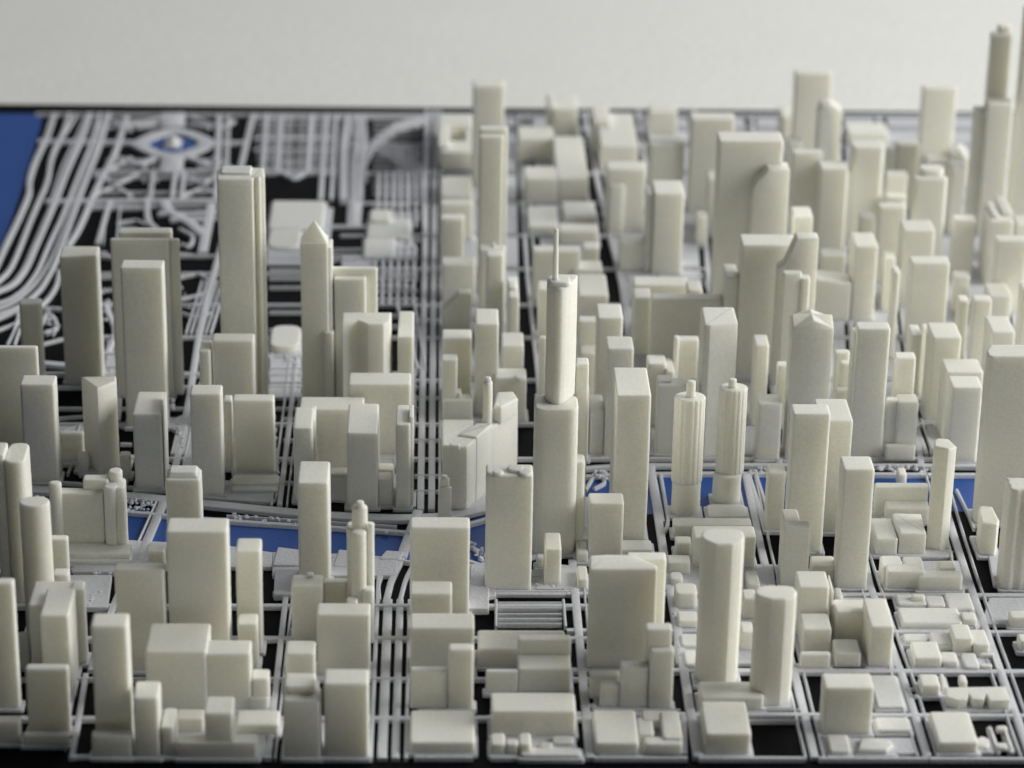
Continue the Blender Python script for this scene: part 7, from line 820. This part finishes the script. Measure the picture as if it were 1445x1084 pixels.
('slender_tower', 'slender open-framed tower on a wider shouldered base', [{'bb': (0.5618, 0.5871, 3.2298, 3.2503), 'z0': 0.004, 'z1': 0.1257, 'kind': 'box'}, {'bb': (0.5512, 0.5654, 3.2066, 3.2178), 'z0': 0.004, 'z1': 0.0797, 'kind': 'box'}, {'bb': (0.5641, 0.5897, 3.2026, 3.228), 'z0': 0.004, 'z1': 0.0791, 'kind': 'box'}, {'bb': (0.5517, 0.589, 3.1942, 3.2024), 'z0': 0.004, 'z1': 0.0236, 'kind': 'box'}], ['frame_shaft', 'left_shoulder', 'right_shoulder', 'foot']),
('low_building', 'round-cornered small block left of the grey bright-roofed tower', [{'bb': (0.4998, 0.5159, 3.2651, 3.278), 'z0': 0.004, 'z1': 0.1029, 'rad': 0.01, 'kind': 'box'}], []),
('low_building', 'low bright block right of the diamond-roofed tower', [{'bb': (0.4979, 0.5167, 3.3019, 3.3138), 'z0': 0.004, 'z1': 0.1023, 'kind': 'box'}], []),
('tower', 'wide box tower in front of the broad flat-fronted tower', [{'bb': (0.6218, 0.6583, 3.3168, 3.3689), 'z0': 0.004, 'z1': 0.1169, 'kind': 'box'}], []),
('low_building', 'pair of low stubs at the left of the wide box tower', [{'bb': (0.6014, 0.6149, 3.3541, 3.3912), 'z0': 0.004, 'z1': 0.105, 'kind': 'box'}, {'bb': (0.6229, 0.6309, 3.3883, 3.4133), 'z0': 0.004, 'z1': 0.0974, 'kind': 'box'}], []),
('tower', 'box tower behind the stepped river block left of the huge grey tower', [{'bb': (0.6307, 0.6768, 3.2562, 3.3008), 'z0': 0.004, 'z1': 0.0958, 'kind': 'box'}], []),
('tower', 'grey block on the far bank directly left of the huge grey tower', [{'bb': (0.6275, 0.6644, 3.1931, 3.2301), 'z0': 0.004, 'z1': 0.1028, 'kind': 'box'}], []),
('tower', 'bright-roofed cube in the upper right cluster beside the dark shoulder tower', [{'bb': (0.4896, 0.5167, 3.7063, 3.7495), 'z0': 0.004, 'z1': 0.1348, 'kind': 'box'}], []),
('tower', 'narrow bright cube tower behind the diamond-roofed tower', [{'bb': (0.3969, 0.4146, 3.2962, 3.3323), 'z0': 0.004, 'z1': 0.114, 'kind': 'box'}], []),
('low_building', 'low bright ledge at the left foot of the diamond-roofed tower', [{'bb': (0.4264, 0.4398, 3.2966, 3.3113), 'z0': 0.004, 'z1': 0.0866, 'kind': 'box'}], []),
('wide_building', 'wide shaded block behind the slanted tower with a sloping dark roof', [{'bb': (0.5174, 0.5668, 3.6493, 3.6877), 'z0': 0.004, 'z1': 0.0657, 'cor': (0.0, 0.0063, 0.0063, 0.0), 'kind': 'box'}], []),
('low_building', 'angular block with a sloping lid below the slanted tower', [{'bb': (0.3926, 0.4215, 3.1944, 3.2252), 'z0': 0.004, 'z1': 0.0792, 'kind': 'box'}], []),
('low_building', 'bright block behind the rear riverside tower', [{'bb': (0.4951, 0.5169, 3.2544, 3.2716), 'z0': 0.004, 'z1': 0.0721, 'kind': 'box'}], []),
('fountain', 'small white fountain lump in the middle of the lens-shaped blue pool', [{'bb': (-0.4337, -0.4131, 4.3713, 4.4093), 'z0': 0.004, 'z1': 0.0081, 'kind': 'cyl'}, {'bb': (-0.4281, -0.4167, 4.3826, 4.4017), 'z0': 0.0075, 'z1': 0.0132, 'kind': 'cyl', 'on': 0}], ['basin', 'spout']),
('low_building', 'pale low block low on the left flank of the broad flat-fronted tower', [{'bb': (0.6013, 0.6102, 3.5176, 3.5441), 'z0': 0.004, 'z1': 0.1261, 'kind': 'box'}], []),
('low_building', 'small block in the gap left of the slender free box tower', [{'bb': (0.691, 0.7043, 3.5189, 3.5449), 'z0': 0.004, 'z1': 0.0853, 'kind': 'box'}], []),
('low_building', 'dim block filling the gap behind the ringed tower', [{'bb': (0.7574, 0.7775, 3.9942, 4.038), 'z0': 0.004, 'z1': 0.1064, 'kind': 'box'}], []),
('low_building', 'low block at the foot of the far edge tower near the dark skyscraper', [{'bb': (0.8126, 0.8255, 4.2099, 4.2771), 'z0': 0.004, 'z1': 0.0508, 'kind': 'box'}], []),
('low_building', 'low block wedged between the dim square block and the round-shouldered tower', [{'bb': (0.5915, 0.6051, 3.9461, 3.9955), 'z0': 0.004, 'z1': 0.1168, 'kind': 'box'}], []),
('low_building', 'small far block right of the tall dark slab tower behind the slope-shouldered one', [{'bb': (0.5494, 0.5697, 4.3676, 4.4249), 'z0': 0.004, 'z1': 0.0629, 'kind': 'box'}], []),
('low_building', 'low pale block right of the slanted tower in the shade', [{'bb': (0.5419, 0.5774, 3.7829, 3.8123), 'z0': 0.004, 'z1': 0.0499, 'kind': 'box'}], []),
('low_building', 'pale block just left of the wide shaded block roof', [{'bb': (0.511, 0.5329, 3.8015, 3.8274), 'z0': 0.004, 'z1': 0.0482, 'kind': 'box'}], []),
('low_building', 'tiny pale block by the avenue left of the grey rim-roofed tower', [{'bb': (0.2688, 0.2896, 4.0762, 4.1185), 'z0': 0.004, 'z1': 0.0456, 'kind': 'box'}], []),
]
for b_ in DATA: building(*b_)
